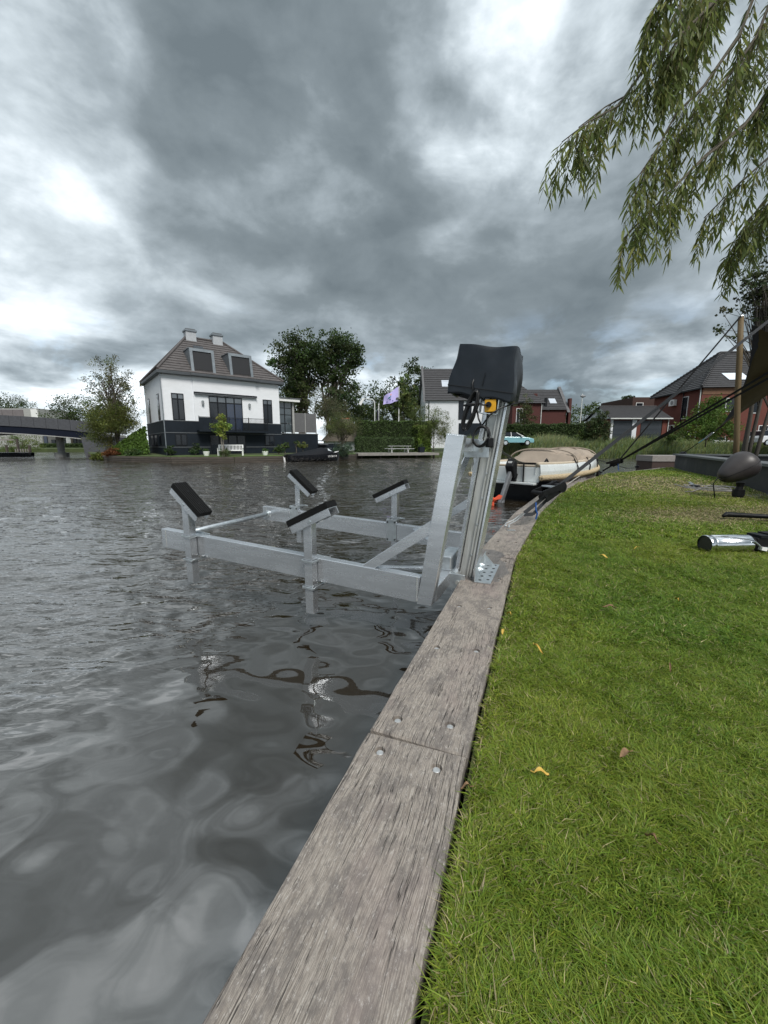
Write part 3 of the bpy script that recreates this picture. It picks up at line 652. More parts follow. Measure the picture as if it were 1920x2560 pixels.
# transverse members between the legs, and V braces
def tbar(name, p, q, w, h, m=ALU): return MB().bar(p, q, w, h).build(name, m, lift, bevel=0.003)
tbar('cross_member', (-0.062, 0.075, 0.0), (-0.062, 1.485, 0.0), 0.085, 0.10)
tbar('cross_member', (0.085, 0.075, 1.005), (0.085, 1.485, 0.985), 0.08, 0.09)
tbar('sway_brace', (-0.02, 0.07, 0.50), (0.065, 0.60, 0.955), 0.012, 0.075); tbar('sway_brace', (-0.02, 1.49, 0.50), (0.065, 0.78, 0.955), 0.012, 0.075)
tbar('plan_brace', (-0.58, 0.06, 0.13), (-0.11, 0.52, 0.045), 0.055, 0.022); tbar('plan_brace', (-0.66, 1.49, 0.12), (-0.11, 0.88, 0.045), 0.055, 0.022)
# roller carriages
for (x0, z0, zn) in ((0.02, -0.075, 0.0), (0.155, 0.915, 1.0)):
    for y in (0.44, 0.80):
        pl = MB().box(x0 - 0.10, x0 + 0.075, y, y + 0.012, z0, z0 + 0.115).build('roller_plate', GALV, lift, bevel=0.002)
        MB().cyl((x0 + 0.02, y - 0.008 if y < .6 else y + .02, z0 + .05), (x0 + 0.02, y if y < .6 else y + .012, z0 + .05), 0.017, 14).build('axle', ALU_OLD, pl)
    MB().cyl((x0 - 0.03, 0.455, z0 + 0.085), (x0 - 0.03, 0.80, z0 + 0.085), 0.045, 22).build('roller', GALV, lift, smooth=False)
MB().box(-0.125, -0.02, 0.47, 0.79, 0.05, 0.16).build('carriage_block', GALV, lift, bevel=0.01)
# mast: H profile leaning to the shore
MT = Vector((math.sin(R(8.0)), 0, math.cos(R(8.0))))
mast_o = Vector((0.0, 0.0, 0.0))
def mast_prof(x0, x1, y0, y1, z0, z1, name, m, bevel=0.003, parent=lift):
    k = math.tan(R(8.0)); return MB().add([(x + k * z, y, z) for z in (z0, z1) for (x, y) in ((x0, y0), (x1, y0), (x1, y1), (x0, y1))],
        [(3, 2, 1, 0), (4, 5, 6, 7), (0, 1, 5, 4), (1, 2, 6, 5), (2, 3, 7, 6), (3, 0, 4, 7)]).build(name, m, parent, bevel=bevel)
ms = mast_prof(0.028, 0.128, 0.545, 0.70, -1.2, 1.50, 'mast', ALU_OLD)
for (x0, x1, y0, y1) in ((-0.005, 0.024, 0.50, 0.745), (0.132, 0.150, 0.515, 0.73)):
    mast_prof(x0, x1, y0, y1, -1.2, 1.46, 'mast_flange', ALU, 0.003, ms)
for x0, w in ((0.085, 0.012), (0.108, 0.014)): mast_prof(x0, x0 + w, 0.528, 0.5445, -1.0, 1.30, 'guide_rail', ALU_OLD, 0.002, ms)
for z in (0.18, 0.42, 0.62, 0.8):
    MB().cyl((0.097 + .14 * z, 0.528, z), (0.097 + .14 * z, 0.519, z), 0.007, 6).build('rail_bolt', GALV, ms)
# foot bracket on the plank
br = MB()
br.box(0.165, 0.172, 0.42, 0.93, 0.002, 0.11); br.box(0.172, 0.285, 0.42, 0.93, 0.002, 0.009)
brk = br.build('foot_bracket', GALV, lift, bevel=0.001)
for k in range(5):
    for j in range(2):
        x = 0.20 + 0.055 * j; y = 0.47 + k * 0.098 + 0.03 * j
        MB().cyl((x, y, 0.0089), (x, y, 0.0102), 0.011, 10).build('bolt_hole', RUBBER, brk)
for y, z in ((0.60, 0.05), (0.68, 0.062)):
    MB().tube([(0.15, y, z), (0.20, y, z)], 0.009, 10).build('clamp_bolt', GALV, brk); MB().cyl((0.172, y, z), (0.186, y, z), 0.017, 6).build('nut', GALV, brk)
MB().prism([(0.172, 0.86, 0.009), (0.262, 0.86, 0.009), (0.172, 0.86, 0.105)], (0, 0.007, 0)).build('gusset', GALV, brk)
# socket box on a bent bracket under the cover
cbx = math.tan(R(8))
yb = MB().box(0.185, 0.262, 0.445, 0.52, 1.225, 1.31).build('socket_box', mat('yellow_plastic', (0.72, 0.36, 0.012), 0.42, 0, 0.1, 20), lift, bevel=0.005)
MB().cyl((0.215, 0.445, 1.272), (0.215, 0.428, 1.274), 0.019, 16).build('cable_gland', BLACKPL, yb)
bk = MB(); bk.bar((0.150, 0.48, 1.222), (0.268, 0.48, 1.208), 0.08, 0.005); bk.bar((0.271, 0.48, 1.208), (0.290, 0.48, 1.38), 0.08, 0.005, (1, 0, 0)); bk.bar((0.148, 0.48, 1.222), (0.162, 0.48, 1.38), 0.08, 0.005, (1, 0, 0))
bk.build('box_bracket', GALV, lift)
MB().box(0.10, 0.33, 0.47, 0.78, 1.42, 1.60).build('hoist_motor', BLACKPL, lift, bevel=0.01)

# ---- motor cover (a fitted tarpaulin hood)
def make_cover():
    m = mat('dark_tarpaulin', (0.009, 0.013, 0.019), 0.33, 0, 0.25, 7, 0.05, 14, spec=0.45)
    bm = bmesh.new(); bmesh.ops.create_cube(bm, size=1.0); bmesh.ops.subdivide_edges(bm, edges=bm.edges, cuts=19, use_grid_fill=True)
    bmesh.ops.delete(bm, geom=[f for f in bm.faces if f.calc_center_median().z < -0.499], context='FACES')
    W0, D0, Hh = 0.395, 0.37, 0.345; g = np.random.default_rng(5); ph = g.uniform(0, 6.28, 24)
    for v in bm.verts:
        x, y, z = v.co; tz = z + 0.5
        fl = (1.0 + 0.14 * (1 - tz)) * (1 - 0.015 * max(0.0, (tz - 0.9) / 0.1) ** 2)   # flares towards the hem, rounded top edge
        X = x * W0 * fl; Y = y * D0 * fl; Z = z * Hh
        top = max(0.0, (tz - 0.86) / 0.14)
        if tz > 0.985:                                            # sagging top, corners held up by the frame
            r = max(abs(x), abs(y)) * 2; Z -= 0.012 * (1 - (2 * abs(x)) ** 2.5) * (0.5 + 0.5 * (1 - (2 * y) ** 2)) ; Z += 0.004 * math.sin(x * 9 + y * 5)
        # loose cloth: bulge between the frame, folds running from the corners
        ex, ey = abs(x) * 2, abs(y) * 2
        if abs(y) > 0.499: Y += math.copysign(1, y) * (0.008 * (1 - ex ** 2) * math.sin(tz * 3.1) + 0.003 * math.sin(9 * x + 5 * tz + ph[0]) * tz - 0.007 * max(0, 1 - abs((x + .40) * 9 + (tz - .45) * 5.0)) * math.sin(tz * 3.1) - 0.006 * max(0, 1 - abs((x - .28) * 7 - (tz - .4) * 4.0)) * math.sin(tz * 3.1))
        if abs(x) > 0.499: X += math.copysign(1, x) * (0.026 * (1 - ey ** 2) * math.sin(tz * 3.1) + 0.009 * math.sin(8 * y + 7 * tz + ph[2]))
        Z -= 0.030 * (x + 0.0) * 0.6 * (1 - tz) + 0.008 * math.sin(12 * x + 9 * y) * (1 - tz)
        if abs(x) > 0.499 and abs(y) > 0.499: X *= 0.985; Y *= 0.985
        v.co = (X, Y, Z)
    for f in bm.faces: f.smooth = True
    bm.normal_update()
    for e in bm.edges:
        if len(e.link_faces) == 2 and e.calc_face_angle(0) > R(34): e.smooth = False
    me = bpy.data.meshes.new('hood'); bm.to_mesh(me); bm.free(); me.materials.append(m)
    root = thing('motor_cover', 'dark tarpaulin hood pulled over the motor on top of the lift mast', 'cover', (LN[0], LN[1], 0), LRZ)
    o = link('hood', me, root); o.location = (0.165, 0.645, 1.500); o.rotation_euler = (R(1), R(8.5), R(0))
    sd = o.modifiers.new('thick', 'SOLIDIFY'); sd.thickness = 0.004
    hb = MB(); rings = []                     # stitched hem band
    for k in range(61):
        a = k / 60 * 4; i = int(a) % 4; f = a - int(a); c = [(-1, -1), (1, -1), (1, 1), (-1, 1), (-1, -1)]
        x = (c[i][0] * (1 - f) + c[i + 1][0] * f) * 0.5; y = (c[i][1] * (1 - f) + c[i + 1][1] * f) * 0.5
        ex, ey = abs(x) * 2, abs(y) * 2; tz = 0.16; fl = 1 + 0.14 * (1 - tz); X = x * W0 * fl; Y = y * D0 * fl
        if ey > .999: Y += math.copysign(1, y) * (0.008 * (1 - ex ** 2) * math.sin(tz * 3.1) + 0.004)
        if ex > .999: X += math.copysign(1, x) * (0.026 * (1 - ey ** 2) * math.sin(tz * 3.1) + 0.004)
        rings.append((X, Y, (tz - .5) * Hh - 0.015 * x))
    hb.tube(rings, 0.0022, 5); hb.build('hem_seam', RUBBER, o)
    zp = Vector((0.02, -0.222, -0.10)); MB().tube([zp, zp + Vector((0.004, -0.004, 0.09))], 0.0022, 5).build('zip_pull', BLACKPL, o)
make_cover()

# ---- cables on the lift
def lw(x, y, z): v = Matrix.Rotation(LRZ, 3, 'Z') @ Vector((x, y, z)); return Vector((v.x + LN[0], v.y + LN[1], z))
CABLE = mat('black_cable', (0.008, 0.008, 0.009), 0.4, 0, 0.2, 30)
def coil(name, label, centre, rx, rz, turns, r, yw, tilt, cat, seed):
    g = random.Random(seed); pts = []
    for t in range(turns):
        ox, oz, sx = g.uniform(-.006, .006), g.uniform(-.012, .012), g.uniform(.82, 1.08)
        for k in range(20):
            a = 2 * math.pi * (k / 20); x = centre[0] + ox + rx * sx * math.cos(a); z = centre[2] + oz + rz * math.sin(a)
            pts.append(lw(x + tilt * (z - centre[2]), centre[1] + yw * (t / max(1, turns - 1) - .5) + 0.004 * math.sin(a * 3 + t), z))
    return pts
root = thing('cable_coil', 'long hanging bundle of black cable under the motor cover', 'cable', lw(0.06, 0.42, 1.10))
def cable(name, pts, r, parent, seg=6, m=CABLE):
    o = MB().tube([Vector(p) - parent.location for p in pts], r, seg).build(name, m, parent, smooth=True); return o
cable('cable_loops', coil('c', '', (0.095, 0.42, 1.235), 0.034, 0.125, 13, 0, 0.06, 0.30, '', 3), 0.0056, root)
cable('tie_wrap', [lw(0.06, 0.39, 1.27), lw(0.12, 0.385, 1.278), lw(0.155, 0.42, 1.28), lw(0.12, 0.45, 1.278), lw(0.06, 0.45, 1.27), lw(0.06, 0.39, 1.27)], 0.008, root)
cable('lead', [lw(0.115, 0.42, 1.32), lw(0.10, 0.43, 1.42), lw(0.12, 0.47, 1.50)], 0.006, root)
cable('lead', [lw(0.215, 0.428, 1.274), lw(0.18, 0.41, 1.27), lw(0.15, 0.41, 1.285), lw(0.13, 0.42, 1.25)], 0.006, root)
root = thing('cable_ring', 'round coil of thick black cable hanging on the upper roller of the lift', 'cable', lw(0.17, 0.40, 1.02))
cable('cable_loops', coil('c', '', (0.178, 0.395, 1.065), 0.057, 0.066, 6, 0, 0.03, 0.1, '', 9), 0.0058, root)
cable('lead', [lw(0.18, 0.395, 1.13), lw(0.155, 0.41, 1.18), lw(0.14, 0.42, 1.24)], 0.006, root)
cable('lead', [lw(0.18, 0.40, 1.13), lw(0.23, 0.40, 1.20), lw(0.29, 0.42, 1.245), lw(0.36, 0.50, 1.275), lw(0.43, 0.6, 1.30)], 0.0055, root)
MB().box(-.02, .022, -.02, .02, -.03, .035).build('plug', BLACKPL, root, bevel=0.008, loc=lw(0.238, 0.39, 1.015) - root.location, rz=0.4)
tag(MB().tube([lw(0.242, 0.39, 1.0), (1.75, 5.2, 0.79), (3.62, 10.35, 0.56)], 0.0105, 7).build('charging_cable', CABLE), 'taut black cable running from the lift to the moored sloop', 'cable')

# ================================================================== VILLA ACROSS THE WATER
BRICKW = mat('white_painted_brick', (0.80, 0.82, 0.85), 0.75, 0, 0.05, 1.2, 0.35, 9, (1, 1, 2.6), dirt=(0.68, 0.69, 0.70, 0.35))
NAVY = mat('navy_plinth_render', (0.011, 0.016, 0.023), 0.6, 0, 0.25, 2.0, spec=0.2)
NAVYL = mat('grey_plinth_ledge', (0.11, 0.12, 0.13), 0.6, 0, 0.2, 3)
FRAME = mat('charcoal_frame', (0.012, 0.014, 0.017), 0.5, 0, 0.2, 6, spec=0.2)
ZINC = mat('zinc_sheet', (0.20, 0.225, 0.245), 0.45, 0.5, 0.2, 2.0, 0.05, 20)
TILE = mat('brown_grey_roof_tile', (0.098, 0.088, 0.086), 0.75, 0, 0.30, 3.0, 0.5, 16, (1, 1, 1), dirt=(0.055, 0.050, 0.050, 0.7))
TILE_D = mat('dark_roof_tile', (0.045, 0.044, 0.047), 0.7, 0, 0.30, 3.0, 0.5, 14, dirt=(0.03, 0.03, 0.03, 0.6))
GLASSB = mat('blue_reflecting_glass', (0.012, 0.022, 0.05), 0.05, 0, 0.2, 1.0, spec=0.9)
CONC = mat('pale_concrete', (0.36, 0.36, 0.35), 0.8, 0, 0.2, 4, 0.2, 30)
VA = Vector((-18.966, 35.0, 0)); VRZ = math.atan2(0.623, 0.783)
villa = thing('villa', 'white brick villa with navy plinth, hipped roof, two zinc dormers and two chimneys', 'house', VA, VRZ)
VW, VD = 10.6, 9.0
box('wall', BRICKW, villa, 0, VW, 0, VD, 3.14, 7.0)
box('bay_wall', BRICKW, villa, 2.5, 8.2, -0.10, -0.002, 3.14, 7.0)
box('plinth', NAVY, villa, -0.04, VW + 0.04, -0.14, VD, 0.0, 3.135)
for z0, z1, p in ((2.06, 2.12, 0.17), (0.80, 0.86, 0.17), (3.09, 3.15, 0.165)):
    box('ledge', NAVYL, villa, -0.07, VW + 0.07, -p, VD, z0, z1)
MB().box(-0.30, VW + 0.45, -0.42, VD + 0.35, 7.0, 7.26).build('gutter', mat('grey_gutter', (0.062, 0.07, 0.078), 0.5, 0, 0.2, 2), villa, bevel=0.03)
MB().box(2.3, 8.4, -0.56, -0.425, 7.02, 7.24).build('gutter', MATS['grey_gutter'], villa, bevel=0.03)
box('downpipe', ZINC, villa, -0.09, -0.02, -0.19, -0.145, 0.0, 7.0)
# roof: hips up to a short ridge, laid in courses that lap each other
EZ, RZ_ = 7.26, 11.25
rc = dict(fl=(-0.25, -0.38), fr=(VW + 0.40, -0.38), bl=(-0.25, VD + 0.3), br=(VW + 0.40, VD + 0.3), rl=(3.30, 4.45), rr=(6.75, 4.45))
def P3(k, z): return Vector((*rc[k], z))
roof = MB().add([P3('fl', EZ), P3('fr', EZ), P3('br', EZ), P3('bl', EZ), P3('rl', RZ_), P3('rr', RZ_)],
                [(0, 1, 5, 4), (1, 2, 5), (2, 3, 4, 5), (3, 0, 4), (3, 2, 1, 0)]).build('roof', TILE, villa)
def courses(parent, a, b, ta, tb, n, m, name='tile_course', thick=0.05):
    """lapped tile courses on the plane with eave a-b and top ta-tb"""
    a, b, ta, tb = map(Vector, (a, b, ta, tb)); up = ((ta + tb) / 2 - (a + b) / 2); nrm = (b - a).cross(up).normalized()
    if nrm.z < 0: nrm = -nrm
    for k in range(n):
        f0, f1 = k / n, min(1, (k + 1.0) / n); l0, r0, l1, r1 = a.lerp(ta, f0), b.lerp(tb, f0), a.lerp(ta, f1), b.lerp(tb, f1)
        e0, e1 = nrm * (thick * 1.0 + 0.012), nrm * 0.014
        mb = MB(); mb.add([l0 + nrm * .003, r0 + nrm * .003, r0 + e0, l0 + e0, r1 + e1, l1 + e1], [(0, 1, 2, 3), (3, 2, 4, 5), (0, 3, 5), (1, 4, 2)])
        mb.build(name, m, parent)
courses(roof, P3('fl', EZ), P3('fr', EZ), P3('rl', RZ_), P3('rr', RZ_), 15, TILE)
courses(roof, P3('bl', EZ), P3('fl', EZ), P3('rl', RZ_), P3('rl', RZ_) + Vector((0.01, -.01, 0)), 15, TILE)
for a, b in (('fl', 'rl'), ('fr', 'rr'), ('bl', 'rl')):
    MB().tube([P3(a, EZ + 0.09), P3(b, RZ_ + 0.09)], 0.10, 8).build('hip_tiles', TILE, roof)
MB().tube([P3('rl', RZ_ + .09), P3('rr', RZ_ + .09)], 0.11, 8).build('ridge_tiles', TILE, roof)
for x0, z1 in ((3.22, 11.95), (5.70, 11.95)):
    c = MB().box(x0, x0 + 0.92, 4.0, 4.9, 10.6, z1 - 0.16).build('chimney', mat('grey_white_chimney', (.42, .44, .46), .8, 0, .15, 3), roof); MB().box(x0 - .09, x0 + 1.01, 3.91, 4.99, z1 - .16, z1 - 0.02).build('chimney_cap', ZINC, roof); MB().box(x0 + .04, x0 + .88, 4.04, 4.86, z1 - .02, z1 + .10).build('chimney_flue', NAVYL, roof)
for x0, x1, z0 in ((3.55, 4.45, 9.98), (6.75, 7.6, 9.6)):        # roof lights above the dormers
    yy = lambda z: -0.38 + (z - EZ) / (RZ_ - EZ) * 4.83
    MB().add([(x0, yy(z0) - .06, z0 + .09), (x1, yy(z0) - .06, z0 + .09), (x1, yy(z0 + .3) - .06, z0 + .39), (x0, yy(z0 + .3) - .06, z0 + .39)], [(0, 1, 2, 3)]).build('roof_light', GLASS_D, roof)
for x0, x1 in ((2.50, 4.52), (5.86, 7.99)):                        # dormers
    d = thing('dormer', None, None); d.parent = villa
    for k in ('label', 'category'):
        if k in d: del d[k]
    zt, zb = 9.45, 7.42; yt = 2.5; yb = -0.15
    MB().prism([(x0, 0.32, zt - .02), (x0, -0.02, zb), (x0, 0.3, zb + .1), (x0, yt, zt - 0.02)], (x1 - x0, 0, 0)).build('dormer_body', ZINC, d)
    fr = MB(); w = 0.22
    def fq(x, z, off=0.0): y = -0.04 + (z - zb) / (zt - zb) * 0.32 - off; return (x, y, z)
    for (xa, xb, za, zc) in ((x0 - .02, x0 + w, zb, zt), (x1 - w, x1 + .02, zb, zt), (x0 + w, x1 - w, zt - w, zt)):
        fr.prism([fq(xa, za), fq(xb, za), fq(xb, zc), fq(xa, zc)], (0, -0.14, 0))
    fr.build('dormer_frame', ZINC, d); MB().prism([fq(x0 - .06, zt + .002), fq(x1 + .06, zt + .002), (x1 + .06, yt, zt + .002), (x0 - .06, yt, zt + .002)], (0, 0, 0.06)).build('dormer_top', ZINC, d)
    MB().prism([fq(x0 + w, zb + .22, .03), fq(x1 - w, zb + .22, .03), fq(x1 - w, zt - w, .03), fq(x0 + w, zt - w, .03)], (0, -0.03, 0)).build('sun_screen', mat('black_screen_cloth', (0.012, 0.013, 0.016), 0.7, 0, .2, 10), d)
    MB().prism([fq(x0 + w, zb, .01), fq(x1 - w, zb, .01), fq(x1 - w, zb + .22, .01), fq(x0 + w, zb + .22, .01)], (0, -0.02, 0)).build('pane', GLASS_D, d)
    MB().bar(fq(x0 + w, zb + .12, .05), fq(x1 - w, zb + .12, .05), 0.03, 0.035).build('window_rail', FRAME, d)
def villa_window(x0, x1, z0, z1, cols, transom, name='window', y=-0.02, glass=GLASS_D, deep=0.0, ysurf=0.0):
    y0 = ysurf - 0.05; fr = MB(); t = 0.065
    f = MB().box(x0 + t, x1 - t, y0 + 0.028, y0 + 0.045, z0 + t, z1 - t).build(name, FRAME, villa)
    def fb(a, b, c, d, nm='frame'): MB().box(a, b, y0 - .01, y0 + .027, c, d).build(nm, FRAME, f)
    fb(x0, x0 + t, z0, z1); fb(x1 - t, x1, z0, z1); fb(x0 + t, x1 - t, z1 - t, z1); fb(x0 + t, x1 - t, z0, z0 + t)
    if transom: fb(x0 + t, x1 - t, transom - .035, transom + .035, 'transom')
    for k in range(1, cols):
        x = x0 + (x1 - x0) * k / cols; fb(x - .04, x + .04, z0 + t, (transom - .035) if transom else z1 - t, 'mullion')
    zt = transom or z1
    for k in range(cols):
        a = x0 + (x1 - x0) * k / cols + 0.06; b = x0 + (x1 - x0) * (k + 1) / cols - 0.06
        MB().box(a, b, y0 + 0.014, y0 + 0.024, z0 + t + .02, zt - .05).build('pane', glass if not isinstance(glass, list) else glass[k], f)
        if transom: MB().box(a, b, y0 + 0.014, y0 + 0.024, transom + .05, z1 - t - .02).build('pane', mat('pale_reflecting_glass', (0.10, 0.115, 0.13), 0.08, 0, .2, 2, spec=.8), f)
    return f
villa_window(0.70, 1.68, 3.17, 5.46, 2, 4.98); villa_window(8.86, 9.80, 3.17, 5.46, 2, 4.98)
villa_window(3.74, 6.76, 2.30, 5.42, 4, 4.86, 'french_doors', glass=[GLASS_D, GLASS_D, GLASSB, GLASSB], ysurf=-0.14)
villa_window(0.72, 1.66, 0.95, 1.97, 2, None, ysurf=-0.14); villa_window(8.85, 9.83, 0.95, 1.97, 2, None, ysurf=-0.14)
villa_window(3.6, 6.9, 0.15, 1.95, 4, None, 'basement_doors', ysurf=-0.14)
for x, z0, z1 in ((0.0, 3.17, 5.5),):                              # side wall windows
    w = MB().box(-0.035, -0.01, 1.40, 2.25, 3.2, 5.5).build('side_window', FRAME, villa); MB().box(-0.05, -0.036, 1.47, 2.18, 3.28, 5.42).build('pane', GLASS_D, w)
    w = MB().box(-0.035, -0.01, 6.3, 7.2, 3.2, 5.5).build('side_window', FRAME, villa); MB().box(-0.05, -0.036, 6.37, 7.13, 3.28, 5.42).build('pane', GLASS_D, w)
for y0 in (1.5, 3.6, 5.7):
    w = MB().box(-0.075, -0.045, y0, y0 + 1.2, 0.92, 1.98).build('side_window', FRAME, villa); MB().box(-0.09, -0.076, y0 + .08, y0 + 1.12, 1.0, 1.9).build('pane', GLASS_D, w)
# retracted awning, wall lamps, balcony
MB().box(2.52, 8.22, -0.30, -0.10, 5.52, 5.70).build('awning_box', FRAME, villa, bevel=0.03); MB().box(2.55, 8.20, -0.34, -0.301, 5.50, 5.56).build('awning_rail', NAVYL, villa)
for x in (3.20, 7.45):
    l = MB().box(x - .03, x + .03, -0.20, -0.10, 4.68, 4.74).build('wall_lamp', FRAME, villa); MB().tube([(x, -.24, 4.55), (x, -.24, 4.60), (x, -.24, 4.92), (x, -.24, 4.98)], [.05, .10, .12, .05], 8).build('lamp_glass', mat('grey_lamp_glass', (.25, .27, .28), .2, 0, .2, 5), l)
bal = MB().box(2.52, 8.85, -1.15, -0.14, 2.18, 2.34).build('balcony', NAVY, villa)
rail = MB()
for k in range(44):
    x = 3.62 + (8.82 - 3.62) * k / 43; rail.bar((x, -1.12, 2.34), (x, -1.12, 3.46), 0.022, 0.022)
rail.bar((2.55, -1.12, 3.48), (8.84, -1.12, 3.48), 0.05, 0.04); rail.bar((2.55, -1.12, 2.42), (8.84, -1.12, 2.42), 0.03, 0.03)
rail.bar((8.82, -1.12, 3.48), (8.82, -.15, 3.48), 0.05, 0.04)
for k in range(7): rail.bar((8.82, -1.12 + k * .15, 2.34), (8.82, -1.12 + k * .15, 3.46), 0.02, 0.02)
stuff(rail.build('railing', FRAME, bal))
for x in (2.55, 3.6, 5.15, 6.95, 8.8): MB().bar((x, -1.12, 2.34), (x, -1.12, 3.56), 0.05, 0.05).build('railing_post', FRAME, bal)
MB().box(2.50, 3.58, -1.20, -1.15, 2.2, 3.44).build('balcony_panel', NAVY, bal)
# glazed annex and wooden screen on the terrace
box('annex_plinth', NAVY, villa, VW + 0.045, 15.1, 0.25, 4.2, 0.0, 2.16); box('annex_ledge', NAVYL, villa, VW + 0.045, 15.15, 0.20, 4.2, 2.165, 2.24)
MB().box(VW + 0.01, 12.85, -0.15, 3.4, 5.44, 5.72).build('annex_roof', WHITE, villa, bevel=0.01); MB().box(VW + 0.01, 12.95, -0.22, 3.5, 5.722, 5.80).build('annex_roof_edge', NAVYL, villa)
box('annex_post', CONC, villa, 12.14, 12.36, 0.28, 0.5, 2.24, 5.44)
gx = [10.67, 11.30, 12.08]; gz = [2.30, 3.24, 4.12, 4.80, 5.36]
for i in range(2):
    for j in range(4):
        MB().box(gx[i] + .05, gx[i + 1] - .05, 0.36, 0.38, gz[j] + .04, gz[j + 1] - .04).build('pane', mat('annex_glass', (0.05, 0.065, 0.075), 0.05, 0, 0.3, 1.2, spec=.9), villa)
for x in gx: box('annex_mullion', FRAME, villa, x - .04, x + .04, 0.33, 0.40, 2.24, 5.44)
for z in gz[1:-1]: box('annex_transom', FRAME, villa, gx[0] + .04, gx[-1] - .04, 0.335, 0.398, z - .03, z + .03)
SLAT = mat('grey_slat_wood', (0.155, 0.155, 0.16), 0.85, 0, 0.3, 4, 0.3, 40, (1, 8, 8))
for x0, x1 in ((12.38, 13.66), (13.74, 15.0)):
    sc = MB().box(x0, x1, 0.46, 0.50, 2.36, 4.38).build('screen_panel', SLAT, villa)
    mb = MB()
    for k in range(22): z = 2.38 + k * 0.0915; mb.box(x0 + .04, x1 - .04, 0.435, 0.459, z, z + 0.074)
    stuff(mb.build('screen_slats', SLAT, sc))
for x in (12.37, 13.70, 15.02): box('screen_post', CONC, villa, x - .035, x + .035, 0.42, 0.52, 2.24, 4.42)
box('stair_wall', NAVY, villa, 15.1, 18.2, 0.5, 1.0, 0.0, 1.15); box('stair_wall_cap', NAVYL, villa, 15.1, 18.25, 0.45, 1.05, 1.152, 1.22)
for k in range(4): box('terrace_step', NAVYL, villa, 15.11, 16.0 + .25 * (3 - k), 0.3 - 0.32 * (3 - k), 0.45, 0.2 + .42 * k, 0.28 + .42 * k)

# ---- far quay in front of the villa (curved timber campshedding)
QT = mat('far_quay_timber', (0.085, 0.072, 0.06), 0.85, 0, 0.35, 2, 0.3, 20, (1, 1, 4))
fq_ = thing('villa_quay', 'low dark timber quay wall curving round the villa garden', 'quay', (0, 0, 0))
QP = [(-31.2, 42.4), (-28.6, 39.9), (-26.0, 37.4), (-22.0, 34.9), (-17.6, 33.2), (-12.5, 33.4), (-8.7, 35.6), (-4.6, 38.9), (-3.2, 42.5), (-2.6, 45.5)]
for (x0, y0), (x1, y1) in zip(QP, QP[1:]):
    d = (Vector((x1, y1)) - Vector((x0, y0))).normalized(); nn = Vector((d.y, -d.x)) * 0.06
    for z0, z1, off in ((-0.9, -0.30, 1.0), (-0.295, -0.13, 1.6), (-0.125, 0.055, 2.2)):
        MB().bar((x0 + nn.x * off, y0 + nn.y * off, (z0 + z1) / 2), (x1 + nn.x * off, y1 + nn.y * off, (z0 + z1) / 2), 0.10, z1 - z0).build('plank', QT, fq_)
# lawn strip of the villa garden
GL = mat('far_lawn', (0.085, 0.15, 0.022), 0.95, 0, 0.35, 1.2, 0.6, 20)
gl = MB(); inner = [(x - .02 * x * 0 , y) for x, y in QP]
gl.loft([[(x, y + 0.05, 0.075) for x, y in QP], [(x + (0.6 if x < -20 else 0.0), y + 2.6, 0.12) for x, y in QP], [(-29.5 + i * 2.9, 48 + .3 * i, 0.16) for i in range(len(QP))]])
struct(gl.build('villa_lawn', GL))

# ================================================================== garden things by the villa
def slat_bench(loc, rz):
    t = thing('garden_bench', 'white slatted garden bench on the villa lawn by the quay', 'bench', loc, rz)
    for k in range(5): MB().box(-1.0, 1.0, -0.05 + k * .1, 0.03 + k * .1, 0.42, 0.445).build('seat_slat', WHITE, t)
    for k in range(17): x = -0.94 + k * 0.1175; MB().bar((x, 0.44, 0.47), (x, 0.53, 0.88), 0.045, 0.018, (0, 1, 0)).build('back_slat', WHITE, t)
    MB().bar((-1.02, .54, .91), (1.02, .54, .91), .05, .07).build('top_rail', WHITE, t); MB().bar((-1.0, .44, .47), (1.0, .44, .47), .04, .05).build('bottom_rail', WHITE, t)
    for x in (-1.0, 1.0):
        MB().bar((x, -.04, 0), (x, -.04, .64), .06, .06).build('leg', WHITE, t); MB().bar((x, .44, 0), (x, .55, .92), .06, .06).build('leg', WHITE, t); MB().bar((x, -.1, .65), (x, .5, .65), .07, .035).build('armrest', WHITE, t)
    return t
bp = at(576, 1134, 34.6); slat_bench((bp.x, bp.y, 0.10), R(12))
def pot(px, Y, label):
    p = at(px, 1133, Y); t = thing('plant_pot', label, 'plant pot', (p.x, p.y, 0.10), 0, 'white plant pots on the villa lawn')
    MB().tube([(0, 0, 0), (0, 0, .02), (0, 0, .34), (0, 0, .38)], [.19, .20, .27, .27], 14).build('pot', WHITE, t)
    foliage('plant', [((0, 0, .46), (.26, .26, .14))], 26, 10, .10, .09, (.07, .13, .03), t)
pot(516, 34.3, 'white tapered pot with low plant left of the garden bench'); pot(663, 36.0, 'white tapered pot with low plant right of the garden bench')

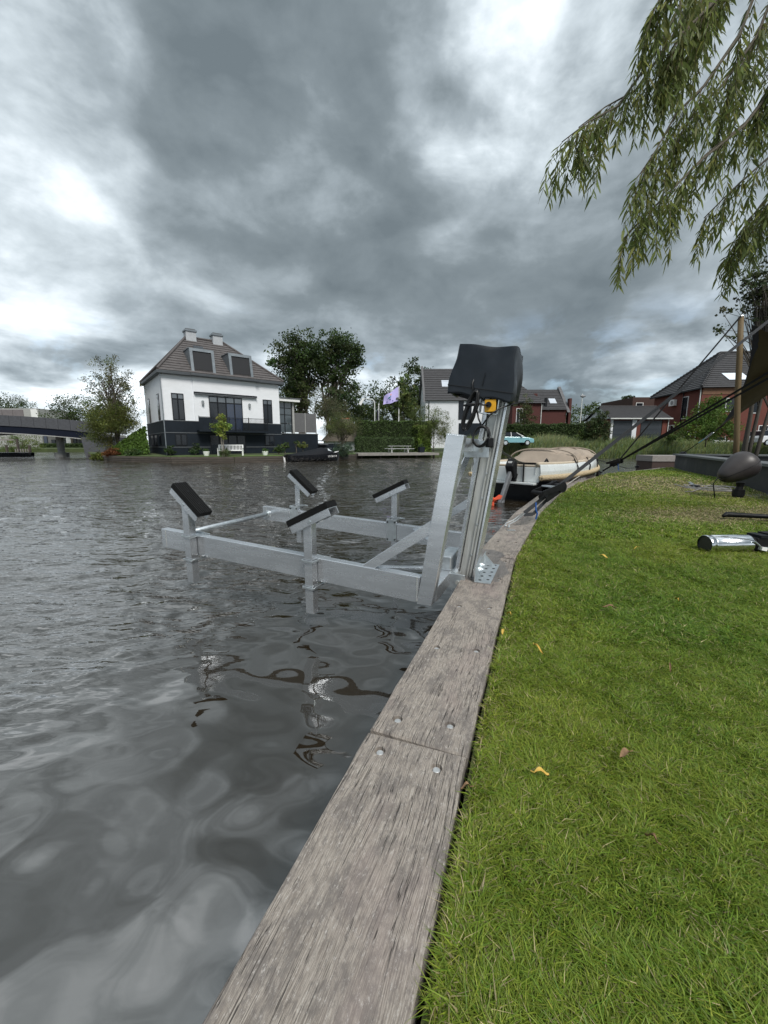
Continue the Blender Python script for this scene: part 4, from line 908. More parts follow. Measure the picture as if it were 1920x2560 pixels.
def mooring_boat():
    A, B = Vector((-8.55, 34.9, WZ)), Vector((-4.55, 37.75, WZ)); d = B - A; ln = d.length + 0.25; rz = math.atan2(d.y, d.x)
    t = thing('covered_boat', 'black tender with black cover moored at the villa quay', 'boat', A, rz)
    HUL = mat('black_hull', (0.008, 0.009, 0.013), 0.25, 0, .2, 3); n = 15; rings = []
    for i in range(n):
        f = i / (n - 1); hb = 0.92 * (1 - max(0, (f - .45) / .55) ** 2.6) * (0.9 + .1 * min(1, f * 4)); sh = 0.52 + 0.30 * f ** 2.4; x = ln * f + (0.0)
        rings.append([(x + 0.10 * f * (z > .3), y * hb, z) for y, z in ((-1, sh), (-.97, .35), (-.80, .05), (-.3, -.18), (.3, -.18), (.80, .05), (.97, .35), (1, sh))])
    MB().loft(rings, cap=True).build('hull', HUL, t, smooth=True)
    cr = []
    for i in range(13):
        f = 0.03 + i / 12 * .86; hb = 0.93 * (1 - max(0, (f - .45) / .55) ** 2.6); sh = 0.53 + 0.30 * f ** 2.4; hp = 0.06 + 0.52 * min(1, f / .62) ** 1.1 * (1 if f < .66 else max(0.0, 1 - ((f - .66) / .24) ** 1.3)) 
        cr.append([(ln * f, hb * y, sh + hp * zz) for y, zz in ((-1, 0), (-.96, .12), (-.8, .55), (-.45, .9), (0, 1), (.45, .9), (.8, .55), (.96, .12), (1, 0))])
    MB().loft(cr, cap=True).build('cover', mat('black_canvas', (.006, .007, .010), .6, 0, .25, 4, spec=.2), t, smooth=True)
    MB().add([(ln * .73, -.70, .74), (ln * .865, -.42, .76), (ln * .74, -.48, 1.16)], [(0, 1, 2)]).build('cover_window', mat('clear_foil', (.55, .60, .63), .15), t)
    MB().prism([(ln * .90, -.36, .70), (ln * 1.015, 0, .84), (ln * .90, .36, .70)], (0, 0, .05)).build('foredeck', WHITE, t)
    text_obj('LX 5817 P', 0.24, WHITE, t, Matrix.Translation((ln * .80, -.82, .42)) @ Matrix.Rotation(R(10), 4, 'Z') @ Matrix.Rotation(R(82), 4, 'X'), 'registration')
    ob = MB().bar((-.12, 0, -.2), (-.20, 0, .45), .09, .14).build('outboard', WHITE, t); MB().bar((-.22, 0, .42), (.1, 0, .58), .13, .13).build('outboard_head', BLACKPL, ob)
mooring_boat()

# ---- deck with picnic table
DECKW = mat('grey_deck_wood', (0.26, 0.245, 0.225), 0.85, 0, .3, 3, .3, 30, (1, 8, 1))
dp0, dp1 = Vector((-2.75, 42.9, 0)), Vector((6.3, 46.1, 0)); dd = (dp1 - dp0); dlen = dd.length; drz = math.atan2(dd.y, dd.x)
deck = thing('jetty_deck', 'grey plank deck built out over the water under the picnic table', 'deck', (dp0.x, dp0.y, 0), drz)
for k in range(12): MB().box(0, dlen, 0.02 + k * .29, 0.29 + k * .29, 0.10, 0.145).build('plank', DECKW, deck)
MB().box(-.04, dlen + .04, -.04, 0.017, -.12, 0.15).build('fascia', DECKW, deck)
for k in range(5): MB().box(.4 + k * (dlen - .9) / 4, .58 + k * (dlen - .9) / 4, .35, .55, -1.2, .098).build('pile', QT, deck)
pt = thing('picnic_table', 'white picnic table with crossed legs and attached benches on the deck', 'picnic table', at(998, 1131, 46.2), drz - R(8))
pt.location.z = 0.148
for k in range(5): MB().box(-1.35, 1.35, -.38 + k * .155, -.24 + k * .155, .74, .78).build('table_board', WHITE if k == 9 else mat('weathered_white_wood', (.52, .53, .52), .75, 0, .15, 4), pt)
WW = MATS['weathered_white_wood']
for y in (-.78, .78):
    for k in range(2): MB().box(-1.55, 1.55, y - .15 + .155 * k, y - .01 + .155 * k, .44, .48).build('bench_board', WW, pt)
for x in (-.95, .95):
    MB().bar((x, -.62, 0), (x, .30, .74), .09, .07, (1, 0, 0)).build('crossed_leg', WW, pt); MB().bar((x + .08, .62, 0), (x + .08, -.30, .74), .09, .07, (1, 0, 0)).build('crossed_leg', WW, pt)
    MB().bar((x + .04, -.92, .41), (x + .04, .92, .41), .07, .06).build('cross_bar', WW, pt)
    for y in (-.80, .80): MB().bar((x - .10, y, 0), (x - .10, y, .44), .10, .09).build('bench_leg', WW, pt)
pl = thing('deck_planter', 'dark square planter tub at the right end of the deck', 'planter', (at(1053, 1128, 47.2).x, 47.2, .148), drz)
MB().tube([(0, 0, 0), (0, 0, .03), (0, 0, .62), (0, 0, .66)], [.36, .38, .46, .46], 4).build('tub', NAVY, pl); foliage('plant', [((0, 0, .75), (.3, .3, .2))], 20, 10, .12, .12, (.05, .09, .03), pl)

# ================================================================== TREES AND SHRUBS ACROSS THE WATER
def ell(px, py, Y, rx, ry, rz=None):      # ellipsoid centred at a surveyed spot, radii in metres
    p = at(px, py, Y); return ((p.x, p.y, p.z), (rx, rx if rz is None else ry, ry if rz is None else rz))
DKG = (0.052, 0.080, 0.025); MIDG = (0.062, 0.092, 0.028); OLIVE = (0.085, 0.098, 0.035); LIMEG = (0.115, 0.17, 0.03)
# pair of tall broadleaf trees behind the villa
def p_at(px, Y, z=0.2): p = at(px, 1113, Y); return (p.x, Y, z)
tree('broadleaf_tree', 'tall dark broadleaf tree nearest the villa roof, left of a pair', p_at(752, 56), [ell(755, 880, 56, 3.4, 2.6), ell(712, 905, 56, 2.2, 1.5), ell(775, 935, 56.5, 2.8, 2.6), ell(738, 960, 56, 2.0, 2.4), ell(745, 1005, 56, 1.9, 2.6), ell(690, 868, 56, 1.0, .8)],
     0.34, 190, 66, 0.85, 0.34, DKG, forks=34, stems=[(0, 0, .2, 0, .95), (.3, 0, 1.4, 0, .8)], jit=.32, shell=.2)
tree('broadleaf_tree', 'tall dark broadleaf tree with open lower crown, right of a pair', p_at(828, 57), [ell(845, 870, 57, 3.0, 2.4), ell(815, 900, 57, 2.2, 2.0), ell(875, 900, 57, 1.7, 2.0), ell(850, 960, 57, 2.2, 3.2), ell(825, 1010, 57, 2.4, 2.6), ell(850, 1050, 57, 2.0, 2.4)],
     0.34, 190, 66, 0.85, 0.34, DKG, forks=34, stems=[(0, 0, 1.0, 0, .95), (.2, 0, -1.3, 0, .75)], jit=.32, shell=.2)
for i, (px, py, Y, rx, rz, c, lab) in enumerate([
    (905, 1000, 66, 4.6, 3.6, DKG, 'dark rounded tree behind the street lamp with the curved arm'), (985, 985, 74, 4.0, 3.2, DKG, 'dark tree top rising behind the lilac flag'),
    (1035, 955, 70, 3.0, 4.4, (.048, .075, .022), 'tall rounded tree left of the white gabled house'), (708, 1000, 66, 3.6, 2.2, DKG, 'dark tree showing just above the glazed annex roof'),
    (180, 1022, 96, 5.6, 3.6, DKG, 'dark round tree beyond the right end of the bridge'), (28, 1010, 130, 6.0, 3.0, DKG, 'dark tree top above the flat building beyond the bridge'),
    (272, 1030, 84, 3.4, 3.0, DKG, 'dark tree half hidden behind the feathery willow'), (1448, 1048, 78, 4.4, 3.6, (.075, .11, .03), 'light green tree behind the lamp post near the red house'),
    (1570, 998, 150, 2.2, 1.6, DKG, 'tiny distant tree top over the garage ridge')]):
    b = p_at(px, Y, .6); e = ell(px, py, Y, rx, rz)
    tree('broadleaf_tree', lab, b, [e, ((e[0][0] + rx * .5, Y, e[0][2] - rz * .5), (rx * .7, rx * .7, rz * .7)), ((e[0][0] - rx * .5, Y, e[0][2] - rz * .45), (rx * .7, rx * .7, rz * .7)), ((e[0][0], Y, max(1.6, e[0][2] - rz * 1.2)), (rx * .8, rx * .8, rz))],
         0.28, 120, 46, rx * .22, .36, c, forks=14, shell=.3, zmin=None)
# thatched cottage roof behind the shrubs
def cottage():
    p = at(868, 1066, 52); t = thing('thatched_cottage', 'brown thatched cottage roof peeping over the shrubs', 'house', (p.x, 52, .3), R(10))
    MB().prism([(-3.4, 0, 1.2), (3.4, 0, 1.2), (.5, 2.5, 4.2), (-.5, 2.5, 4.2)], (0, 2.5, 0)).build('roof', mat('thatch', (.10, .085, .065), .95, 0, .35, 6, .6, 30, (6, 6, 1)), t)
    MB().box(-.6, .6, 2.6, 4.6, 4.1, 4.32).build('ridge_tiles', mat('terracotta', (.42, .17, .09), .8, 0, .2, 6), t); box('wall', BRICKW, t, -3, 3, .5, 2.4, 0, 1.2)
cottage()
def shrub(lab, px, py, Y, rx, rz, col, n=90, per=42, size=.16, cat='shrub', ells=None, zg=.12, name='shrub', **kw):
    e = ell(px, py, Y, rx, rz); b = (e[0][0], Y, zg)
    kw.setdefault('forks', 10); kw.setdefault('shell', .15)
    return tree(name, lab, b, ells or [e, ((e[0][0] + rx * .45, Y - .2, e[0][2] - rz * .35), (rx * .6, rx * .6, rz * .6)), ((e[0][0] - rx * .45, Y - .1, e[0][2] - rz * .3), (rx * .6, rx * .6, rz * .65))], .06, n, per, rx * .2, size, col, cat=cat, **kw)
shrub('olive feathery bush with thin bare stems beside the moored black boat', 853, 1060, 41.5, 2.2, 1.35, (.098, .115, .042), 170, 60, .13, aspect=.3, shell=.0, forks=22, stems=[(0, 0, .3, 0, .9), (.2, 0, -.6, 0, .8), (-.1, 0, .9, 0, .8), (.05, .1, 0, .1, .9)])
shrub('grey brown thin-leaved bush in front of the tall trees', 815, 1005, 50, 2.6, 2.4, (.11, .11, .062), 170, 46, .14, aspect=.28, shell=.0)
shrub('pale green bamboo bush spilling over beside the picnic deck', 1085, 1062, 51, 2.3, 2.5, (.115, .145, .045), 190, 60, .22, aspect=.16, droop=.6, shell=.0, forks=26)
shrub('feathery bamboo bush left of the white gabled house', 1025, 1035, 54, 2.2, 2.2, (.10, .135, .042), 150, 56, .22, aspect=.16, droop=.5, shell=.0)
shrub('slender light green tree beside the flag pole', 1010, 990, 53, 1.3, 3.0, (.105, .14, .042), 110, 44, .2, shell=.0)
shrub('tall ornamental grass clump at the quay by the black boat', 858, 1122, 39.6, .9, .8, (.075, .115, .075), 60, 60, .38, aspect=.06, droop=-.9, forks=2)
shrub('small round bush right of the white pot', 697, 1122, 37.5, .55, .42, (.06, .10, .03), 40, 34, .10, cat='bush')
shrub('small round bush behind the black boat cover', 712, 1112, 38.5, .42, .42, (.075, .11, .03), 34, 30, .10, cat='bush')
shrub('low bush with pale tips behind the black boat', 757, 1112, 39.5, .55, .4, (.13, .16, .05), 40, 30, .10, cat='bush')
shrub('low bush at the left foot of the villa wall', 425, 1124, 34.6, .5, .5, (.05, .085, .03), 40, 34, .10, cat='bush')
shrub('low bush between villa wall and left white pot', 488, 1122, 35.6, .55, .45, (.05, .085, .03), 40, 34, .10, cat='bush')
shrub('spiky grass tuft in front of the white bench', 563, 1130, 33.8, .42, .3, (.11, .14, .06), 40, 50, .26, aspect=.07, droop=-.9, forks=2, cat='bush')
shrub('small globe topiary on a thin stem behind the boat', 740, 1105, 39.2, .22, .2, (.06, .10, .03), 16, 34, .08, cat='bush', forks=2)
# young lime green tree in front of the balcony
yt = p_at(556, 33.6, .1)
tree('young_tree', 'small lime green tree on two thin stems in front of the balcony', yt, [ell(552, 1052, 33.6, .42, .62), ell(543, 1070, 33.6, .45, .3), ell(566, 1066, 33.6, .4, .34), ell(556, 1088, 33.6, .35, .3)], .035, 60, 44, .2, .12, (.20, .27, .055), forks=12, stems=[(-.05, 0, -.1, 0, .9), (.09, 0, .12, 0, .85)], bark=mat('pale_bark', (.30, .27, .22), .8, 0, .2, 10))
# clipped hedges: leaf skin over a solid core
HCORE = mat('hedge_core', (.018, .026, .010), .95, 0, .3, 3)
def hedge(name, lab, a, b, w, z0, z1, col, n, size=.13, curve=0):
    a = Vector((*a, 0)); b = Vector((*b, 0)); d = b - a; ln = d.length; t = thing(name, lab, 'hedge', (a.x, a.y, z0), math.atan2(d.y, d.x)); h = z1 - z0
    MB().box(.06, ln - .06, .06, w - .06, 0, h - .06).build('core', HCORE, t)
    f = rng.uniform(0, 1, n); P = np.empty((n, 3)); k = int(n * .55); m_ = int(n * .3)
    P[:k] = np.c_[rng.uniform(0, ln, k), np.zeros(k), rng.uniform(0, h, k)]; P[k:k + m_] = np.c_[rng.uniform(0, ln, m_), rng.uniform(0, w, m_), np.full(m_, h)]
    r_ = n - k - m_; P[k + m_:] = np.c_[rng.choice([0., ln], r_), rng.uniform(0, w, r_), rng.uniform(0, h, r_)]
    P += rng.normal(0, .05, (n, 3)); P[:, 2] += .06 * np.sin(P[:, 0] * 2.1) + .04 * np.sin(P[:, 0] * 5.7)
    c = 1.35 * np.array(col)[None] * np.exp(rng.normal(0, .4, (n, 1))) * (0.8 + .5 * vnoise(P[:, 0] + 30, P[:, 2] + 20, 1.5, 12))[:, None]
    V, F, C = leaf_quads(P, size, .6, c); link('leaves', fast_mesh('leaves', V, F, LEAF, C), t); return t
def xy(px, Y): p = at(px, 1113, Y); return (p.x, Y)
hedge('hedge', 'tall dark clipped hedge behind the deck under the flag', xy(895, 50.5), xy(1075, 52), 1.2, .15, 3.95, (.050, .080, .024), 16000, .15)
hedge('hedge', 'lower dense laurel hedge right behind the picnic table', xy(893, 46.9), xy(1035, 49.6), .9, .12, 1.85, (.055, .085, .032), 9000, .12)
hedge('hedge', 'bright topped hedge block beside the bamboo bush', xy(1045, 50.2), xy(1078, 51), 1.4, .15, 3.3, (.10, .15, .028), 5000, .15)
# feathery swamp-cypress like willow on the villa corner, ivy bank, red shrub
wt = at(300, 1130, 39.2)
tree('feathery_tree', 'feathery light green tree leaning over the villa garden corner', (wt.x, 39.2, .1), [ell(280, 925, 39.6, 1.7, 1.4), ell(268, 960, 39.6, 2.3, 1.2), ell(320, 970, 39.4, 1.3, 1.6), ell(236, 975, 39.6, 1.0, .6), ell(330, 1005, 39.2, .9, 1.3), ell(286, 1000, 39.4, 1.6, 1.0)],
     .11, 130, 30, .42, .22, (.115, .125, .055), forks=60, stems=[(0, 0, .0, 0, 1.05), (0, 0, -.7, 0, .75)], aspect=.28, shell=.05, jit=.25)
shrub('bushy yellow green willow drooping over the bridge end', 272, 1055, 38.9, 2.6, 1.9, (.105, .125, .030), 260, 64, .18, aspect=.25, droop=.6, shell=.0, forks=24, ells=[ell(280, 1040, 39, 2.5, 1.5), ell(245, 1065, 39, 1.5, 1.5), ell(310, 1060, 38.7, 1.5, 1.4), ell(255, 1100, 38.6, 1.2, 1.0)], name='willow_bush')
def ivy_bank():
    p0 = Vector((-27.4, 38.6, .06)); t = thing('ivy_bank', 'mound of bright ivy sloping from the villa wall to the quay', 'ivy', p0)
    n = 9000; u = rng.uniform(0, 1, n); v = rng.uniform(0, 1, n)
    A, B, C_ = np.array(at(262, 1136, 38.2)), np.array(at(362, 1066, 38.6)), np.array(at(372, 1135, 36.2))
    s = np.sqrt(u); P = A * (1 - s)[:, None] + B * (s * (1 - v))[:, None] + C_ * (s * v)[:, None]; P[:, 1] -= .25 * np.sin(np.pi * s) ; P += rng.normal(0, .06, (n, 3))
    c = np.array((.085, .15, .028))[None] * np.exp(rng.normal(0, .4, (n, 1))); V, F, C2 = leaf_quads(P - np.array(p0), .16, .75, c); link('leaves', fast_mesh('leaves', V, F, LEAF, C2), t)
    D = np.array(at(372, 1135, 41)); mb = MB(); mb.add([Vector(A) - p0, Vector(B) - p0, Vector(C_) - p0, Vector(D) - p0], [(0, 2, 1), (0, 1, 3), (1, 2, 3), (0, 3, 2)]); mb.build('soil_mound', HCORE, t)
ivy_bank()
shrub('low red leaved shrub at the quay corner', 280, 1130, 36.9, .75, .4, (.17, .07, .03), 60, 36, .12, cat='bush')
shrub('low green ground shrub under the villa basement windows', 335, 1132, 36.0, .8, .32, (.06, .10, .03), 60, 36, .12, cat='bush')
shrub('trailing yellow green plant hanging over the quay corner', 248, 1140, 38.0, .7, .4, (.12, .15, .035), 60, 36, .12, cat='bush')

# ================================================================== BRIDGE and what lies beyond it
def bridge():
    STONE = mat('grey_stone_cladding', (.075, .078, .088), .8, 0, .35, 3, .7, 14, (1, 1, 3)); GIRD = mat('dark_blue_girder', (.008, .011, .022), .6, 0, .2, 2, spec=.15)
    t = thing('bridge', 'low arched bridge with grey stone parapet panels and dark girder', 'bridge', (0, 46, 0))
    xs = [at(px, 1100, 46).x for px in range(-420, 241, 30)]
    def ztop(px): return (1113 - np.interp(px, [-420, -200, 0, 60, 120, 180, 240], [1072, 1050, 1039, 1042, 1046, 1051, 1058])) / 990 * 46 * .985 + 1
    pxs = list(range(-420, 241, 30)); z = [float(ztop(p)) for p in pxs]
    for i in range(len(xs) - 1):
        x0, x1, a, b = xs[i] + .02, xs[i + 1] - .02, z[i], z[i + 1]
        MB().prism([(x0, 0, a - 1.18), (x1, 0, b - 1.18), (x1, 0, b), (x0, 0, a)], (0, .22, 0)).build('parapet_panel', STONE, t)
        MB().prism([(x0 - .02, .1, a - 1.95), (x1 + .02, .1, b - 1.95), (x1 + .02, .1, b - 1.18), (x0 - .02, .1, a - 1.18)], (0, .3, 0)).build('girder', GIRD, t)
        MB().prism([(x0 - .02, .05, a - 2.05), (x1 + .02, .05, b - 2.05), (x1 + .02, .05, b - 1.955), (x0 - .02, .05, a - 1.955)], (0, .5, 0)).build('edge_strip', CONC, t)
        MB().prism([(x0 - .02, .4, a - 1.9), (x1 + .02, .4, b - 1.9), (x1 + .02, .4, b - 1.3), (x0 - .02, .4, a - 1.3)], (0, 5.0, 0)).build('road_deck', CONC, t)
        MB().prism([(x0, 5.5, a - 1.18), (x1, 5.5, b - 1.18), (x1, 5.5, b - .05), (x0, 5.5, a - .05)], (0, .22, 0)).build('parapet_panel', STONE, t)
    xa = at(206, 1100, 46).x; xb = at(238, 1100, 46).x
    MB().prism([(xa, -.2, z[-1] - 1.6), (xb + 1.2, -.2, z[-1] - 1.6), (xb + 1.4, -.4, -1.5), (xa + .6, -.4, -1.5)], (0, 6.5, 0)).build('abutment', STONE, t)
    for px in (97,):
        x = at(px, 1100, 46).x; MB().tube([(x, 3, -1), (x, 3, .1), (x, 3, .12), (x, 3, 2.2)], [.75, .75, .36, .42], 12).build('pier', CONC, t)
bridge()
def block(name, lab, px0, px1, pyt, Y, z0, m, depth=8, wins=(), cat='building', band=None):
    a = at(px0, pyt, Y); b = at(px1, pyt, Y); t = thing(name, lab, cat, (a.x, Y, z0)); w = b.x - a.x; h = a.z - z0
    box('wall', m, t, 0, w, 0, depth, 0, h)
    for (u0, u1, v0, v1, wm) in wins:
        f = MB().box(w * u0, w * u1, -.08, -.001, h * v0, h * v1).build('window', FRAME, t); MB().box(w * u0 + .1, w * u1 - .1, -.12, -.081, h * v0 + .1, h * v1 - .1).build('pane', wm, f)
    return t, w, h
t, w, h = block('flat_building', 'flat roofed grey building with brown panels beyond the bridge', -160, 94, 1021, 120, .3, CONC, 14)
for k in range(8): MB().box(w * (.02 + k * .105), w * (.12 + k * .105), -.15, -.01, h * .66, h * .97).build('wall_panel', mat('brown_grey_panel', (.17, .15, .155), .7, 0, .15, 1), t)
MB().box(w * .93, w * .995, -.12, -.01, h * .62, h * .98).build('wall_panel', WHITE, t)
t, w, h = block('dark_row_house', 'dark house fronts seen under the bridge beyond the reed edge', 105, 212, 1085, 100, .3, mat('dull_render', (.14, .14, .135), .8, 0, .3, .6), 8,
    [(.03, .12, .05, .95, GLASSB), (.2, .3, .2, .6, GLASS_D), (.34, .42, .2, .6, GLASS_D), (.5, .8, 0.02, .97, GLASS_D), (.85, .97, .1, .9, GLASS_D)])
MB().box(w * .56, w * .72, -.2, -.13, h * .2, h * .75).build('white_door_frame', WHITE, t)
shrub('yellow green weeping bush under the bridge by the jetty', 55, 1108, 62, 2.9, 2.2, (.11, .15, .03), 120, 46, .22, aspect=.25, droop=.5)
hedge('hedge', 'low trimmed hedge under the bridge in front of the far houses', xy(100, 90), xy(214, 88), 1.5, .3, 1.25, (.035, .055, .018), 4000, .25)
def small_boat(px, lab, Y=50.5):
    p = at(px, 1135, Y); t = thing('rowing_boat', lab, 'boat', (p.x, Y, WZ), R(8)); rings = []
    for i in range(9):
        f = i / 8; hb = .75 * (1 - abs(f - .4) ** 2.2 * 1.6); rings.append([(f * 3.4 - 1.7, y * hb, z) for y, z in ((-1, .5), (-.8, .05), (0, -.1), (.8, .05), (1, .5), (.93, .5), (.7, .2), (-.7, .2), (-.93, .5), (-1, .5))])
    MB().loft(rings, cap=True).build('hull', mat('black_hull', (.01, .01, .012)), t); MB().box(-1.7, 1.6, -.62, -.56, .5, .55).build('gunwale', WHITE, t); MB().box(-1.5, 1.3, -.5, .6, .44, .49).build('cover', mat('pale_tarp', (.55, .57, .58), .6, 0, .1, 5), t)
small_boat(2, 'small black boat with pale cover at the left edge under the bridge'); small_boat(44, 'small black boat with pale cover beside the jetty posts')
jt = thing('wooden_jetty', 'old wooden jetty with posts and railing under the bridge', 'jetty', (at(12, 1113, 56).x, 56, 0))
for k in range(5): MB().bar((-3 + k * 1.6, 0, -1), (-3 + k * 1.6, 0, 1.0 + .9 * (k % 2)), .22, .22).build('post', QT, jt)
MB().bar((-3.4, 0, 1.75), (1.4, 0, 1.75), .14, .16).build('rail', WOODGREY, jt)
for k in range(6): MB().bar((1.5 + k * .35, -.1, -.5), (1.5 + k * .35, -.1, 0.5), .12, .12).build('pale', WOODGREY, jt)

# ================================================================== FLAG, LAMPS
GALVP = mat('pale_grey_pole', (.62, .64, .62), .5, 0, .1, 5)
def lamp_post(lab, px, Y, ztop, arm):
    p = at(px, 1113, Y); t = thing('street_lamp', lab, 'street lamp', (p.x, Y, .4)); h = ztop - .4
    if arm:
        MB().tube([(0, 0, 0), (0, 0, h * .5), (0, 0, h - .5), (-.12, 0, h - .15), (-.45, 0, h), (-1.5, 0, h + .08)], .065, 8).build('post', GALVP, t, smooth=True)
        MB().prism([(-1.55, -.12, h + .12), (-1.30, -.12, h + .05), (-1.75, -.12, h - .75), (-2.1, -.12, h - .6)], (0, .24, 0)).build('lamp_head', WHITE, t)
    else:
        MB().tube([(0, 0, 0), (0, 0, h - .35)], [.09, .055], 8).build('post', GALVP, t); MB().tube([(-.25, 0, h - .30), (.1, 0, h - .34), (.45, 0, h - .28)], [.12, .22, .1], 8).build('lamp_head', mat('grey_lamp', (.2, .21, .22), .5), t); MB().tube([(0, 0, h - .1), (0, 0, h + .02)], [.10, .03], 8).build('lamp_cap', GALVP, t)
lamp_post('pale street lamp with curved arm above the dark hedge', 937, 53, at(937, 998, 53).z, True)
lamp_post('straight grey lamp post beside the red gabled house', 1446, 60, at(1446, 985, 60).z, False)
def flag():
    b = at(997, 1048, 52.5); tp = at(997, 965, 52.5); t = thing('flag_pole', 'white flag pole flying a lilac flag with emblem behind the hedge', 'flag', (b.x, 52.5, .2))
    MB().tube([(0, 0, 0), (0, 0, tp.z - .2)], [.07, .05], 8).build('pole', WHITE, t)
    pl = [at(996, 967, 52.5), at(996, 1003, 52.4), at(958, 1012, 52.1), at(960, 991, 52.2)]
    org = Vector((b.x, 52.5, .2)); nx, nz_ = 22, 14; V = []; F = []
    TL, BL, BR, TR = [q - org for q in pl]
    for i in range(nx + 1):
        for j in range(nz_ + 1):
            u, v = i / nx, j / nz_; p = TL.lerp(TR, u).lerp(BL.lerp(BR, u), v); p = p + Vector((0, .18 * math.sin(u * 7 + v * 2) * u, .06 * math.sin(u * 9))); V.append(p)
    for i in range(nx):
        for j in range(nz_): a = i * (nz_ + 1) + j; F.append((a, a + 1, a + nz_ + 2, a + nz_ + 1))
    MB().add(V, F).build('flag_cloth', mat('lilac_cloth', (.50, .45, .80), .8, 0, .08, 4), t, smooth=True)
    def on(u, v, off=.05): p = TL.lerp(TR, u).lerp(BL.lerp(BR, u), v); return p + Vector((0, .18 * math.sin(u * 7 + v * 2) * u - off, .06 * math.sin(u * 9)))
    def patch(name, uv, m): MB().add([on(u, v) for u, v in uv], [tuple(range(len(uv)))]).build(name, m, t)
    patch('emblem_swoosh', [(.48, .36), (.6, .36), (.70, .46), (.72, .58), (.62, .50), (.52, .44)], mat('teal_print', (.03, .22, .25), .8)); patch('emblem_leaf', [(.50, .62), (.56, .52), (.62, .60), (.54, .70)], mat('navy_print', (.05, .06, .22), .8))
    patch('emblem_dot', [(.47, .17), (.55, .15), (.56, .27), (.48, .29)], mat('orange_print', (.75, .35, .25), .8)); patch('emblem_line', [(.34, .83), (.80, .80), (.80, .87), (.34, .90)], MATS['navy_print'])
flag()
t = thing('folded_flag_pole', 'short white pole with a furled dark flag left of the lilac flag', 'flag', (at(947, 1113, 54).x, 54, .2))
zt = at(947, 1012, 54).z - .2; MB().tube([(0, 0, 0), (0, 0, zt)], .055, 8).build('pole', WHITE, t); MB().tube([(0, 0, zt), (0, 0, zt + .14)], .09, 8).build('knob', WHITE, t); MB().prism([(-.02, -.05, zt - .7), (-.22, -.05, zt - .75), (-.28, -.05, zt - 2.0), (-.05, -.05, zt - 1.9)], (0, .06, 0)).build('furled_flag', mat('dark_cloth', (.03, .03, .05), .9), t)

# ================================================================== HOUSES ON THE RIGHT BANK
REDB = mat('red_brick', (.138, .040, .028), .85, 0, .18, 1.4, .4, 9, (1, 1, 3), dirt=(.10, .030, .024, .5))
REDD = mat('dark_red_brick', (.078, .023, .020), .85, 0, .2, 1.4, .4, 9, (1, 1, 3))
WROUGH = mat('white_render', (.72, .74, .77), .75, 0, .06, 1.0)
def stepped_roof(a, b, ta, tb, n, m, parent, name='roof', thick=.06):
    """one roof slope with its lapped courses as real steps"""
    a, b, ta, tb = map(Vector, (a, b, ta, tb)); up = (ta + tb) / 2 - (a + b) / 2; nrm = (b - a).cross(up).normalized(); nrm = -nrm if nrm.z < 0 else nrm
    mb = MB(); vs = []; 
    for k in range(n):
        f0, f1 = k / n, (k + 1) / n; vs += [a.lerp(ta, f0) + nrm * thick, b.lerp(tb, f0) + nrm * thick, b.lerp(tb, f1) + nrm * .005, a.lerp(ta, f1) + nrm * .005]
    fs = [(4 * k, 4 * k + 1, 4 * k + 2, 4 * k + 3) for k in range(n)] + [(4 * k + 3, 4 * k + 2, 4 * k + 5, 4 * k + 4) for k in range(n - 1)]
    mb.add(vs, fs); mb.add([a, b, b + nrm * thick, a + nrm * thick], [(0, 1, 2, 3)]); return mb.build(name, m, parent)
def win(parent, o, ux, w, h, cols=1, fm=WHITE, gm=GLASS_D, proud=.06):
    """window on a wall: o lower left corner (local), ux unit vector along the wall"""
    o = Vector(o); ux = Vector(ux).normalized(); n = Vector((ux.y, -ux.x, 0)); uz = Vector((0, 0, 1)); t = .07
    def slab(u0, u1, v0, v1, d, m, name, par): p = [o + ux * u0 + uz * v0, o + ux * u1 + uz * v0, o + ux * u1 + uz * v1, o + ux * u0 + uz * v1]; return MB().prism([q + n * .004 for q in p], n * d).build(name, m, par)
    f = slab(t, w - t, t, h - t, proud * .3, gm, 'window', parent)
    for (a, b, c, d) in ((0, t, 0, h), (w - t, w, 0, h), (t, w - t, 0, t), (t, w - t, h - t, h)): slab(a, b, c, d, proud, fm, 'frame', f)
    for k in range(1, cols): slab(w * k / cols - .03, w * k / cols + .03, t, h - t, proud, fm, 'mullion', f)
    return f
